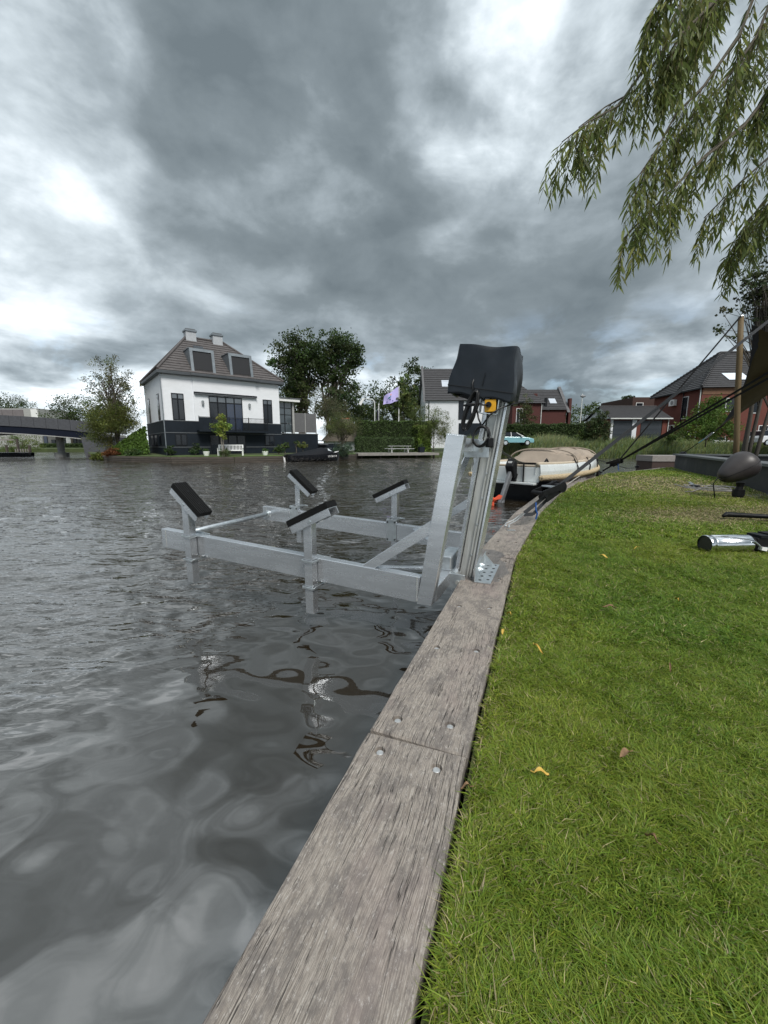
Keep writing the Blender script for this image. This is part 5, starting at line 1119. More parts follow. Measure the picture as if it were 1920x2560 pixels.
# white gabled house in the middle distance
def white_house():
    Y = 60.; a = at(1064, 1000, Y); b = at(1262, 1000, Y); t = thing('white_gabled_house', 'white rendered house with steep dark tiled roof and roof light behind the lift', 'house', (a.x, Y, .6)); w = b.x - a.x; ez = a.z - .6
    box('wall', WROUGH, t, 0, w, 0, 9, 0, ez)
    rz = at(1087, 922, Y + 4.5).z - .6
    stepped_roof((-.1, -.35, ez - .1), (w + .1, -.35, ez - .1), (-.1, 4.5, rz), (w + .1, 4.5, rz), 14, TILE_D, t); stepped_roof((w + .1, 9.35, ez - .1), (-.1, 9.35, ez - .1), (w + .1, 4.5, rz), (-.1, 4.5, rz), 14, TILE_D, t)
    MB().prism([(-.35, -.5, ez - .35), (-.35, 4.4, rz + .4), (-.35, 9.5, ez - .35), (-.35, 4.5, rz - .6)], (.3, 0, 0)).build('verge_wall', mat('verge_grey', (.11, .11, .115), .7, 0, .2, 2), t)
    MB().prism([(0, 0, ez), (0, 9, ez), (0, 4.5, rz - .1)], (.2, 0, 0)).build('gable', WROUGH, t)
    sl = (rz - ez) / 4.85
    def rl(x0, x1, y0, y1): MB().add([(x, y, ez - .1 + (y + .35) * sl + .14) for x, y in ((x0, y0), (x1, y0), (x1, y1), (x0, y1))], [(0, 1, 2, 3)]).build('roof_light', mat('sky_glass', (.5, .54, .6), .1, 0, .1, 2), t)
    rl(2.6, 4.0, 1.6, 2.6)
    for px0, px1, p0, p1 in ((1147, 1158, 1003, 1049), (1166, 1178, 1003, 1049)):
        u0 = at(px0, p0, Y); u1 = at(px1, p1, Y); win(t, (u0.x - a.x, 0, u1.z - .6), (1, 0, 0), u1.x - u0.x, u0.z - u1.z, 1, FRAME)
    u0 = at(1147, 1058, Y); box('dark_plinth', NAVY, t, u0.x - a.x, w, -.08, -.005, 0, u0.z - .6); MB().tube([(.5, -.1, 0), (.5, -.1, ez - .2)], .05, 6).build('downpipe', FRAME, t)
white_house()
def red_gable_house():
    Y = 62.; k = at(1356, 1007, Y); a = at(1282, 1007, Y); t = thing('red_gabled_house', 'dark red brick house with grey tiled roof behind the conifer', 'house', (a.x, Y, .7), 0); w = k.x - a.x; ez = k.z - .7
    box('wall', REDD, t, 0, w, 0, 8, 0, ez); ap = at(1306, 957, Y + 3); rz = ap.z - .7
    stepped_roof((-.4, -.4, ez - .1), (w + .4, -.4, ez - .1), (w * .32, 3.2, rz), (w * .36, 3.2, rz), 12, TILE_D, t); stepped_roof((w + .4, -.4, ez - .1), (w + .4, 8.4, ez - .1), (w * .36, 3.2, rz), (w * .34, 5.5, rz), 12, TILE_D, t); stepped_roof((-.4, 8.4, ez - .1), (-.4, -.4, ez - .1), (w * .32, 5.5, rz), (w * .32, 3.2, rz), 12, TILE_D, t)
    # side wing seen past the corner
    for i in range(4): win(t, (w, 1.0 + i * 1.8, ez - 3.1), (0, 1, 0), .9, 2.4, 1, WHITE)
    MB().tube([(w - .12, -.1, 0), (w - .12, -.1, ez - .1)], .06, 6).build('downpipe', GALVP, t)
    for x, z in ((w * .28, rz + .7), (w * .95, rz - 1.6)): box('chimney', REDD, t, x, x + .6, 3.2, 3.9, rz - 2.6, z)
    win(t, (.6, 0, ez - 3), (1, 0, 0), 1.0, 2.2, 2, WHITE)
red_gable_house()
def red_wing_house():
    Y = 68.; a = at(1330, 1025, Y); b = at(1416, 1025, Y); t = thing('red_brick_house', 'red brick house with plain tiled roof and verge wall left of the lamp post', 'house', (a.x, Y, .7)); w = b.x - a.x; ez = a.z - .7; rz = at(1380, 974, Y + 4).z - .7
    box('wall', REDD, t, 0, w, 0, 8, 0, ez); stepped_roof((0, -.3, ez), (w, -.3, ez), (0, 4, rz), (w, 4, rz), 13, TILE_D, t); stepped_roof((w, 8.3, ez), (0, 8.3, ez), (w, 4, rz), (0, 4, rz), 13, TILE_D, t)
    MB().prism([(w, -.5, ez - .4), (w, 4, rz + .5), (w, 8.5, ez - .4)], (.5, 0, 0)).build('verge_wall', MATS['verge_grey'], t); box('gable_pier', REDD, t, w + .51, w + .9, .2, 1.0, 0, rz - 1.9)
    sl = (rz - ez) / 4.3; x0, x1, y0, y1 = w * .58, w * .78, .9, 1.9
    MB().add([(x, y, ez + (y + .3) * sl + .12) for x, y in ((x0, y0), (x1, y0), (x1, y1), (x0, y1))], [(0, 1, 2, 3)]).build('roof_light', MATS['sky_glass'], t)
    MB().box(w * .38, w * .45, .3, .6, ez + .3, ez + 2.0).build('flue', FRAME, t)
red_wing_house()
G1 = 1.1
def garage():
    Y = 47.5; a = at(1529, 1046, Y); b = at(1676, 1046, Y); t = thing('double_garage', 'double garage with two dark doors and low grey tiled roof', 'garage', (a.x, Y, G1)); w = b.x - a.x; ez = a.z - G1; rz = at(1580, 1016, Y + 1.8).z - G1
    box('wall', REDB, t, 0.05, w - .12, .12, 6, 0, ez)
    stepped_roof((-.35, -.35, ez), (w, -.35, ez), (-.35, 2.4, rz), (w - .25, 2.4, rz), 11, mat('grey_roof_tile', (.055, .054, .057), .75, 0, .25, 3, .4, 14), t); stepped_roof((w, 6, ez), (-.35, 6, ez), (w - .2, 2.4, rz), (-.35, 2.4, rz), 11, MATS['grey_roof_tile'], t)
    MB().prism([(-.1, .1, ez), (-.1, 5.6, ez), (-.1, 2.4, rz - .1)], (.14, 0, 0)).build('gable', WROUGH, t); MB().bar((-.35, -.42, ez - .04), (w, -.42, ez - .04), .12, .12).build('gutter', GALVP, t)
    MB().tube([(-.3, 2.4, rz + .05), (w - .2, 2.4, rz + .05)], .09, 8).build('ridge_tiles', TILE_D, t)
    GD = mat('slate_garage_door', (.028, .036, .046), .5, 0, .1, 2)
    box('pier', WROUGH, t, 0, w * .035, -.02, .115, 0, ez)
    for px0, px1 in ((1531, 1581), (1604, 1656)):
        x0 = at(px0, 1050, Y).x - a.x; x1 = at(px1, 1050, Y).x - a.x; z1 = at(px0, 1051, Y).z - G1
        d = box('garage_door', GD, t, x0, x1, .02, .11, 0, z1 - .02)
        for k in range(5): MB().box(x0 + .03, x1 - .03, -.004, .018, .04 + k * z1 / 5, (k + 1) * z1 / 5 - .03).build('door_panel', GD, d)
    x0 = at(1582, 1050, Y).x - a.x; x1 = at(1593, 1050, Y).x - a.x; box('pier', WROUGH, t, x0, x1, -.03, .115, 0, ez); box('pier', REDB, t, x1 + .01, x1 + .45, -.03, .115, 0, ez); xb = at(1657, 1050, Y).x - a.x; box('pier', REDB, t, xb, w - .12, -.03, .115, 0, ez)
    MB().tube([(w - .25, -.12, 0), (w - .25, -.12, ez)], .05, 6).build('downpipe', GALVP, t)
garage()
def red_house():
    K = at(1757, 970, 46); t = thing('large_red_house', 'large red brick house with hipped dark tiled roof behind the straps', 'house', (K.x, 46, G1), R(-6)); ez = K.z - G1; wl, wf = 9.5, 15.
    # local: x along the front to the right, y to the back; left wall is x=0
    box('wall', REDB, t, 0, wf, 0, wl, 0, ez)
    rz = ez + 4.6
    A, B, C, D = Vector((-.35, -.35, ez)), Vector((wf, -.35, ez)), Vector((wf, wl + .35, ez)), Vector((-.35, wl + .35, ez)); rl, rr = Vector((4.4, wl / 2, rz)), Vector((wf - 1, wl / 2, rz))
    stepped_roof(A, B, rl, rr, 18, TILE_D, t); stepped_roof(D, A, rl + Vector((0, .05, 0)), rl - Vector((0, .05, 0)), 18, TILE_D, t); stepped_roof(C, D, rr, rl, 18, TILE_D, t)
    for p, q in ((A, rl), (D, rl)):
        h = MB()
        for k in range(22): u = p.lerp(q, k / 22); v = p.lerp(q, (k + 1.1) / 22); h.tube([u + Vector((0, 0, .16)), v + Vector((0, 0, .10))], [.15, .12], 7)
        stuff(h.build('hip_tiles', TILE_D, t))
    MB().tube([rl + Vector((0, 0, .1)), rr + Vector((0, 0, .1))], .14, 8).build('ridge_tiles', TILE_D, t)
    MB().bar(D + Vector((-.06, 0, -.06)), A + Vector((-.06, 0, -.06)), .16, .14).build('gutter', FRAME, t); box('frieze', mat('brown_brick_band', (.16, .085, .05), .85, 0, .2, 3), t, .02, wf, -.05, -.005, ez - .7, ez)
    sl = (rz - ez) / (wl / 2 + .35)
    x0, x1, y0, y1 = 3.0, 5.2, .55, 1.5
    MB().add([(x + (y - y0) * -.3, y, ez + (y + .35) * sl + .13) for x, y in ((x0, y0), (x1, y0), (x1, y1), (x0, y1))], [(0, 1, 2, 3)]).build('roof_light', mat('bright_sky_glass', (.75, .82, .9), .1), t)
    # left wall: x = 0, windows
    def lw_(y, z, w_, h_, c=1): win(t, (0, y + w_, z), (0, -1, 0), w_, h_, c, WHITE)
    lw_(2.2, 3.0, 1.1, 2.6); lw_(4.4, 0.2, 1.6, 2.2, 2); lw_(1.0, .3, 1.2, 1.2); lw_(6.3, .2, 1.0, 2.2)
    b_ = MB().box(-.42, -.02, 4.4, 5.4, ez - 1.5, ez - .75).build('air_conditioner', WHITE, t, bevel=.03); MB().cyl((-.425, 4.72, ez - 1.12), (-.45, 4.72, ez - 1.12), .26, 16).build('fan_grille', mat('fan_grey', (.25, .25, .25), .5), b_)
    MB().tube([(-.06, 3.2, 0), (-.06, 3.2, ez - .1)], .05, 6).build('downpipe', FRAME, t); MB().tube([(-.08, .12, 0), (-.08, .12, ez - .1)], .06, 6).build('downpipe', GALVP, t)
    # front windows
    for x, z, w_, h_, c in ((1.6, 3.6, 2.0, 1.5, 2), (5.1, 3.4, 1.1, 1.9, 1), (8.0, 2.9, 1.6, 1.4, 2), (10.6, 3.2, 1.6, 1.4, 2), (6.3, .3, 2.0, 1.8, 2), (9.4, .2, 1.6, 1.9, 2), (11.6, .2, 1.2, 2.2, 1)): win(t, (x, -.002, z), (1, 0, 0), w_, h_, c, WHITE)
red_house()
t, w, h = block('flat_brick_building', 'flat topped brown brick upper storey above the garage roof', 1583, 1668, 993, 62, G1, mat('brown_brick', (.060, .032, .026), .85, 0, .2, 2), 9)
win(t, (w * .10, 0, h - 1.9), (1, 0, 0), 1.1, 1.1, 1, WHITE); stepped_roof((w * .35, -.5, h - 2.6), (w * .99, -.5, h - 2.6), (w * .55, 1.4, h - .6), (w * .98, 1.4, h - .6), 7, TILE_D, t)

# ---- conifer, shrubs, hedges on the right bank
def conifer():
    b = p_at(1310, 57, 1.0); zt = at(1310, 985, 57).z; n = 26; el = []
    for k in range(7): f = k / 6; z = 1.6 + (zt - 1.8) * f; r = 2.1 * (1 - f) ** .8 + .18; el.append(((b[0] + (.1 if k % 2 else -.1), 57, z), (r, r, .75)))
    tree('conifer', 'conical green conifer in front of the dark red house', b, el, .16, 260, 42, .38, .2, (.062, .078, .026), forks=20, aspect=.35, droop=.3, shell=.3)
conifer()
hedge('hedge', 'long dark clipped hedge behind the turquoise car', xy(1262, 53), xy(1462, 50.5), 1.3, 1.0, at(1360, 1062, 52).z, (.045, .070, .024), 15000, .17)
shrub('dark flowering shrub at the left corner of the garage', 1495, 1062, 46.6, 1.35, 1.9, (.058, .080, .030), 130, 46, .17, zg=G1, forks=8)
shrub('small pale green bush between hedge and dark shrub', 1462, 1085, 47.5, .9, .8, (.10, .14, .04), 50, 36, .15, zg=G1)
shrub('bright green rowan bush in front of the large red house', 1772, 1050, 40.5, 2.3, 2.1, (.095, .16, .028), 230, 50, .18, zg=.9, ells=[ell(1772, 1040, 40.5, 1.8, 1.7), ell(1750, 1072, 40.2, 1.9, 1.2), ell(1800, 1068, 40.4, 1.6, 1.3), ell(1785, 1005, 40.6, .9, .9)])
shrub('low green bush at the red house wall', 1683, 1090, 45.0, .9, .6, (.09, .14, .035), 50, 36, .14, zg=1.0, cat='bush')
# ---- reeds
def reeds():
    pts = np.array([(9.5, 48.7), (16, 46.9), (24, 45.1), (34, 44.3), (46, 43.7), (62, 43)]); n = 52000; s = rng.uniform(0, 1, n)
    L_ = np.r_[0, np.cumsum(np.hypot(*np.diff(pts, axis=0).T))]; d = s * L_[-1]; X = np.interp(d, L_, pts[:, 0]); Y = np.interp(d, L_, pts[:, 1]); back = rng.uniform(-.35, 4.2, n) ; a = np.arctan2(X, Y); X = X + np.sin(a) * back; Y = Y + np.cos(a) * back
    Z = np.where(back < .2, WZ - .05, np.clip(.05 + back * .19, 0, 1.0)); patch = vnoise(X + 40, Y, .35, 31) * .6 + vnoise(X + 40, Y, 1.3, 32) * .4
    H_ = (1.05 + .80 * patch) * rng.uniform(.6, 1.25, n) * np.where(X > 33, .92, 1.0); lean = rng.normal(0, .28, (n, 2)) * H_[:, None] + np.array([.16, 0]) * H_[:, None]; wd = rng.uniform(.012, .028, n)
    B = np.c_[X, Y, Z]; W = np.c_[wd, np.zeros(n), np.zeros(n)]; mid = B + np.c_[lean * .35, H_ * .6]; tip = B + np.c_[lean, H_ * rng.uniform(.75, 1, n)]
    V = np.stack([B - W, B + W, mid + W * .8, mid - W * .8, tip], 1).reshape(-1, 3); o = np.arange(n)[:, None] * 5; F = np.concatenate([o + np.array([0, 1, 2]), o + np.array([0, 2, 3]), o + np.array([3, 2, 4])])
    g = np.array([.165, .235, .065]); y_ = np.array([.33, .31, .15]); bl = np.array([.15, .22, .13]); t_ = np.clip(rng.normal(.25, .3, n) + (patch - .5), 0, 1)[:, None]; c = g * (1 - t_) + y_ * t_; k = (rng.uniform(0, 1, n) < .25)[:, None]; c = np.where(k, bl, c) * rng.uniform(.6, 1.3, (n, 1))
    top = np.repeat(c, 5, 0).reshape(n, 5, 3); 
    stuff(tag(link('reeds', fast_mesh('reeds', V, F, GRASS, top.reshape(-1, 3))), 'band of tall green reeds along the far right bank', 'reeds'))
reeds()
# ---- cars
def car(lab, px_front, Y, z0, paint, roofm, rz, ln=4.1, hh=1.5, flip=1, cat='car'):
    p = at(px_front, 1100, Y); t = thing('parked_car', lab, cat, (p.x, Y, z0), rz)
    prof = [(0, .35), (0.02, .62), (.12, .80), (.55, .90), (1.15, .98), (1.80, 1.40), (2.2, hh - .02), (3.2, hh), (3.75, hh - .1), (4.0, 1.02), (4.08, .75), (4.05, .35)]
    k = ln / 4.1; body = [(x, z) for x, z in prof if z <= 1.02]; hw = .86
    low = [(0, .32), (.0, .60), (.10, .78), (.55, .90), (1.15, .98), (3.98, 1.02), (4.08, .78), (4.06, .32)]
    rings = []
    for y, s, dz in ((-hw, .985, -.02), (-hw - .0, 1, 0), (hw, 1, 0), (hw, .985, -.02)): pass
    b = MB().prism([(-x * k * flip, -hw, z) for x, z in low], (0, 2 * hw, 0)).build('body', paint, t, bevel=.07)
    cab = [(1.15, .985), (1.82, 1.42), (2.2, hh - .03), (3.2, hh - .01), (3.72, hh - .10), (3.98, 1.02)]
    c = MB(); A = [(-x * k * flip, -.80 + (.14 * (z - .98) / .5), z) for x, z in cab]; B = [(x, -y, z) for x, y, z in A]; m_ = len(cab)
    c.add(A + B, [tuple(range(m_)), tuple(range(2 * m_ - 1, m_ - 1, -1))] + [(i, i + m_, (i + 1) % m_ + m_, (i + 1) % m_) for i in range(m_)]); cb = c.build('cabin', GLASS_D, t, bevel=.03)
    r = MB(); rf = [(2.02, 1.47 * hh / 1.5), (2.3, hh + .02), (3.2, hh + .03), (3.72, hh - .06)]; r.loft([[(-x * k * flip, y, z + .005) for x, z in rf] for y in (-.66, 0, .66)]); r.build('roof', roofm, t, smooth=True)
    for (x0, z0_, x1, z1) in ((1.15, .99, 2.02, 1.46), (2.62, .99, 2.66, 1.5), (3.98, 1.02, 3.72, 1.44)):
        for s in (-1, 1): MB().bar((-x0 * k * flip, s * .82, z0_), (-x1 * k * flip, s * .70, z1), .06, .06).build('pillar', roofm, t)
    for x in (.78, 3.25):
        for s in (-1, 1):
            w_ = MB().cyl((-x * k * flip, s * .74, .32), (-x * k * flip, s * .90, .32), .32, 20).build('tyre', RUBBER, t); MB().cyl((-x * k * flip, s * .895, .32), (-x * k * flip, s * .915, .32), .2, 16).build('rim', GALV, w_)
    for s in (-1, 1):
        MB().box(-1.45 * k * flip - .1, -1.45 * k * flip + .1, s * .98 - .09, s * .98 + .09, .98, 1.14).build('mirror', roofm, t, bevel=.04); MB().box(-.12 * flip - .08, -.12 * flip + .08, s * .62 - .16, s * .62 + .16, .66, .78).build('headlight', WHITE, t, bevel=.03)
    return t
TURQ = mat('turquoise_paint', (.18, .42, .47), .3, 0, .03, 2, coat=.6); CARW = mat('white_car_paint', (.72, .74, .76), .3, 0, .03, 2, coat=.6)
car('turquoise small car with white roof parked behind the reeds', 1329, 46.5, .95, TURQ, WHITE, 0)
car('white car partly behind the multi-stem tree trunks', 1975, 42.5, .95, CARW, CARW, R(4), 4.4, 1.55)
car('white car half hidden behind the bright green bush', 1856, 46.5, .55, CARW, CARW, R(2), 4.3, 1.35)
def van():
    p = at(1290, 1060, 58); t = thing('parked_van', 'white van with dark lettering at the foot of the conifer', 'van', (p.x, 58, 1.0), R(20))
    b = MB().box(-1.9, .7, -1, 1, .9, 2.9).build('body', WHITE, t, bevel=.1); MB().box(.75, 1.75, -1, 1, 1.3, 2.75).build('cab', WHITE, t, bevel=.15); MB().box(.2, 1.9, -1.02, 1.02, .4, 1.28).build('bonnet', WHITE, t, bevel=.1)
    MB().box(.71, .75, -.98, .98, 1.3, 2.7).build('door_gap', FRAME, t); MB().tube([(-1.5, -1.01, 1.7), (-1.1, -1.01, 2.1), (-.8, -1.01, 1.75), (-.4, -1.01, 2.15), (-.2, -1.01, 1.85)], .05, 5).build('lettering', FRAME, t)
van()

# ================================================================== MOORED SLOOP
def sloop():
    rz = R(45); org = Vector((3.15, 10.45, WZ)); t = thing('sloop', 'white sloop with beige canvas cover and rope fender moored at the quay', 'boat', org, rz)
    GEL = mat('white_gelcoat', (.66, .69, .69), .28, 0, .06, 2, coat=.4, dirt=(.5, .52, .5, .4)); DH = mat('dark_hull_paint', (.010, .011, .014), .3, 0, .25, 2)
    BEI = mat('beige_trim', (.50, .42, .32), .6, 0, .15, 5); CAN = mat('beige_canvas', (.33, .27, .215), .85, 0, .14, 2.5, .25, 60, dirt=(.22, .18, .145, .5)); ROPE = mat('natural_rope', (.45, .36, .23), .9, 0, .25, 20, .5, 60)
    ln = 6.15; n = 22
    def hbm(f): return 1.02 * (0.93 + .07 * min(1, f * 5)) * max(0.0, 1 - max(0, (f - .5) / .5) ** 2.3)
    def sheer(f): return .92 + .16 * abs(f - .35) ** 1.6 + .14 * f ** 3
    lo, up = [], []
    for i in range(n):
        f = i / (n - 1); h = hbm(f) + .02; x = ln * f; s = sheer(f); zf = s - .36
        lo.append([(x + .35 * (1 - min(1, f * 6)) * (z < .3), y * h, z) for y, z in ((-1, zf), (-.95, .3), (-.7, .02), (-.25, -.15), (.25, -.15), (.7, .02), (.95, .3), (1, zf))])
        up.append([(x, y * h, z) for y, z in ((-1.0, zf), (-1.02, zf + .15), (-1.0, s - .02), (-.96, s), (-.88, s), (-.88, s - .25))])
    MB().loft(lo).build('hull', DH, t, smooth=True); MB().loft(up).build('topside', GEL, t, smooth=True); MB().loft([[(x, -y, z) for x, y, z in r] for r in up][::1]).build('topside', GEL, t, smooth=True)
    h0 = hbm(0) + .02
    # transom, stern bench and platform
    tr = MB().prism([(0.02, -h0 * .99, .50), (.02, h0 * .99, .50), (.02, h0, .88), (.02, -h0, .88)], (.06, 0, 0)).build('transom', GEL, t, bevel=.02)
    MB().prism([(-.16, -h0 * .93, .44), (-.16, h0 * .93, .44), (-.16, h0 * .93, .50), (-.16, -h0 * .93, .50)], (.5, 0, 0)).build('stern_platform', GEL, t, bevel=.015)
    MB().prism([(.38, -.7, -.1), (.38, .7, -.1), (.25, h0 * .9, .44), (.25, -h0 * .9, .44)], (.04, 0, 0)).build('stern_underside', DH, t)
    MB().bar((.1, -h0 * .98, .905), (.1, h0 * .98, .905), .16, .05).build('stern_trim', BEI, t, bevel=.015); MB().box(.18, 2.5, -h0 * .9, h0 * .9, .55, .60).build('stern_bench', GEL, t)
    for s in (-1, 1):
        MB().tube([(ln * f, s * (hbm(f) + .0) * .94, sheer(f) + .012) for f in np.linspace(0, 1, 24)], .045, 8).build('gunwale_trim', BEI, t, smooth=True)
        pts = [(ln * f - .02, s * (hbm(f) + .065), sheer(f) - .33) for f in np.linspace(0, .995, 30)]; MB().tube(pts, .062, 9).build('rope_fender', ROPE, t, smooth=True)
        mb = MB()                                         # rope lay: strands wound round the fender
        for k in range(3):
            mb.tube([(ln * f - .02 , s * (hbm(f) + .065) + .03 * math.cos(f * 170 + k * 2.09), sheer(f) - .33 + .03 * math.sin(f * 170 + k * 2.09)) for f in np.linspace(0, .995, 320)], .045, 5)
        stuff(mb.build('rope_strands', ROPE, t, smooth=True))
    # canvas cover over two hoops
    rg = []; g = np.random.default_rng(3); ph = g.uniform(0, 6.28, 8)
    for i in range(40):
        f = i / 39; x = 2.15 + 3.05 * f; fl = x / ln; hb = hbm(fl) * .97 + .03; s = sheer(fl)
        pk = .40 * min(1, (f / .045)) ** .55 if f < .045 else .40 - .03 * f - .035 * math.sin((f - .045) * 4.6) ** 2
        if f > .72: pk *= max(0.02, math.cos((f - .72) / .28 * math.pi / 2)) ** .7
        row = []
        for k in range(25):
            a = math.pi * k / 24; cx, sx = math.cos(a), math.sin(a); y = hb * math.copysign(abs(cx) ** .75, cx); z = s - .03 + pk * (sx ** .85)
            fold = (.22 * max(0, math.sin(5 * f * 2.0 + 2.2 * a + ph[0])) ** 3 + .18 * max(0, math.sin(10 * f - 3.6 * a + ph[1])) ** 4 + .12 * max(0, math.sin(17 * f + 4.2 * a + ph[3])) ** 4 + .03 * math.sin(21 * f + 2 * a + ph[2]) * (1 - sx) * 2) * min(1, f * 12) * (1 if sx < .93 else .4)
            row.append((x + .02 * math.sin(5 * a + 8 * f), y * (1 - fold * .6), z - abs(fold) * 1.0 * (0.4 + sx) ))
        rg.append(row)
    MB().loft(rg, cap=True).build('canvas_cover', CAN, t, smooth=True)
    for f in (.045, .70):
        x = 2.15 + 3.05 * f; fl = x / ln; hb = hbm(fl) * .98 + .04; s = sheer(fl); MB().tube([(x, hb * math.copysign(abs(math.cos(a)) ** .75, math.cos(a)), s - .01 + (.40 if f < .5 else .355) * math.sin(a) ** .85) for a in np.linspace(0, math.pi, 25)], .022, 6).build('cover_seam', CAN, t, smooth=True)
    for x, y in ((2.2, -1), (3.2, -1), (4.2, -1), (5.0, -1)):
        h = hbm(x / ln); MB().tube([(x, y * h * .95, sheer(x / ln) + .12), (x + .05, y * (h + .06), sheer(x / ln) - .12), (x + .03, y * (h + .05), sheer(x / ln) - .35)], .018, 5).build('cover_strap', BLACKPL, t)
    for x, y in ((.55, -.88), (5.3, -.35)): MB().tube([(x - .1, y, sheer(.1) + .05), (x, y, sheer(.1) + .13), (x + .1, y, sheer(.1) + .05)], .025, 6).build('cleat', BLACKPL, t)
    text_obj('LAUREN', .2, mat('grey_lettering', (.4, .4, .4), .6), t, Matrix.Translation((2.6, -1.075, .40)) @ Matrix.Rotation(R(90), 4, 'X'), 'name_lettering')
    fd = MB().tube([(4.5, -.93, -.05), (4.5, -.97, .1), (4.5, -.97, .45), (4.5, -.93, .55)], [.03, .10, .10, .03], 10).build('fender', RUBBER, t, smooth=True)
    return t, org, rz
sl, sorg, srz = sloop()
M_S = Matrix.Translation(sorg) @ Matrix.Rotation(srz, 4, 'Z')
def outboard():
    p = M_S @ Vector((-.03, -.30, .80)); t = thing('outboard_motor', 'small electric outboard with orange propeller tilted up on the sloop stern', 'outboard motor', p, srz)
    GM = mat('grey_motor_leg', (.17, .175, .185), .4, .2, .15, 8); OR = mat('orange_plastic', (.85, .115, .045), .45, 0, .1, 8)
    MB().prism([(-.30, -.11, .10), (-.14, -.11, .30), (-.03, -.11, .22), (-.02, -.11, -.12), (-.14, -.11, -.22)], (0, .22, 0)).build('motor_head', BLACKPL, t, bevel=.03)
    MB().box(-.24, -.17, -.05, .05, .14, .22).build('label', WHITE, t); MB().bar((-.16, 0, -.05), (-.64, 0, -.84), .10, .15).build('leg', GM, t, bevel=.03)
    MB().tube([(-.50, 0, -.72), (-.56, 0, -.80), (-.75, 0, -.95), (-.92, 0, -1.05)], [.05, .085, .075, .03], 12).build('gearcase', GM, t, smooth=True)
    MB().bar((.03, 0, -.1), (-.1, 0, -.42), .18, .06).build('clamp_bracket', BLACKPL, t, bevel=.01)
    hub = Vector((-.98, 0, -.68)); h = MB().tube([hub + Vector((.11, 0, -.06)), hub, hub - Vector((.09, 0, -.05))], [.05, .06, .02], 10).build('propeller', OR, t, smooth=True)
    for k in range(3):
        a = k * 2.094 + .5; e1 = Vector((.25, .0, .40)).normalized(); u = Vector((0, 1, 0)) * math.cos(a) + Vector((.5, 0, .86)) * math.sin(a); w = u.cross(Vector((.86, 0, -.5))).normalized() * .07
        MB().prism([hub + u * .03 - w * .4, hub + u * .17 - w, hub + u * .24, hub + u * .17 + w, hub + u * .03 + w * .4], Vector((.02, 0, -.012))).build('blade', OR, h, bevel=.004)
    MB().bar((.02, -.25, .18), (.02, -.25, -.34), .03, .03).build('strap', BLACKPL, t)
outboard()

# ================================================================== TERRACE WALL, POLE, SAIL, STRAPS
TW0, TW1 = Vector((12.86, 17.69, 0)), Vector((6.75, 5.9, 0)); td = (TW1 - TW0).normalized(); tn = Vector((-td.y, td.x, 0))   # tn points to the terrace side
WALLM = mat('dark_plastered_wall', (.032, .035, .038), .75, 0, .3, 1.6, .15, 30, dirt=(.19, .19, .185, .30)); COPE = mat('bluestone_coping', (.118, .128, .132), .62, 0, .2, 3, .1, 40)
wall = thing('terrace_wall', 'dark plastered garden wall with bluestone coping round the raised terrace', 'wall', TW0, math.atan2(td.y, td.x)); wl_ = (TW1 - TW0).length
# local x along the near wall, +y to terrace
MB().box(0.02, wl_, .03, .30, -.3, .56).build('wall_face', WALLM, wall)
cx = [0, 3.2, 6.0, 9.2, wl_]
for a, b in zip(cx, cx[1:]): MB().box(a + .004 - (.06 if a == 0 else 0), b - .004, -.07, .40, .562, .625).build('coping_slab', COPE, wall, bevel=.004)
MB().box(.02, .30, .302, 9.0, -.3, .56).build('wall_face', WALLM, wall)
for k in range(5): MB().box(-.07, .40, .404 + k * 1.75, 2.15 + k * 1.75 - .006, .562, .625).build('coping_slab', COPE, wall, bevel=.004)
MB().box(.32, wl_, .32, 9.0, .05, .12).build('terrace_floor', COPE, wall)
for k in range(9): MB().box(.0 + k * 1.45, 1.44 + k * 1.45, -.46, .028, -.3, .006 + .004 * (k % 2)).build('paving_slab', mat('grey_paving', (.105, .105, .11), .8, 0, .2, 5, .2, 40), wall)
def wl(x, y, z): return Matrix.Translation(TW0) @ Matrix.Rotation(math.atan2(td.y, td.x), 4, 'Z') @ Vector((x, y, z))
pp = at(1848, 1113, 13.2); ptop = at(1852, 792, 13.2)
pole = thing('sail_pole', 'round wooden pole holding the shade sail on the terrace', 'pole', (pp.x, 13.2, .12))
PW = mat('yellow_brown_wood', (.125, .085, .038), .7, 0, .25, 5, .2, 30, (4, 4, .5))
MB().tube([Vector((ptop.x - pp.x, 0, ptop.z - .12)) * f + Vector((.012 * math.sin(f * 9), 0, 0)) for f in (0, .25, .5, .75, 1)], [.082, .081, .08, .078, .074], 16).build('shaft', PW, pole, smooth=True)
MB().tube([(ptop.x - pp.x, -.02, ptop.z - .24), (ptop.x - pp.x, -.02, ptop.z - .12), (ptop.x - pp.x + .02, 0, ptop.z - .02)], [.05, .035, .01], 6).build('top_hook', FRAME, pole)
p2 = at(2100, 1113, 9.0)
t = thing('sail_pole', 'second wooden sail pole just outside the right edge of the picture', 'pole', (p2.x, 9.0, .12)); MB().tube([(0, 0, 0), (0, 0, 2.4), (0, 0, 5.6)], [.085, .08, .075], 14).build('shaft', PW, t, smooth=True)
POLE2 = Vector((p2.x, 9.0, 0))
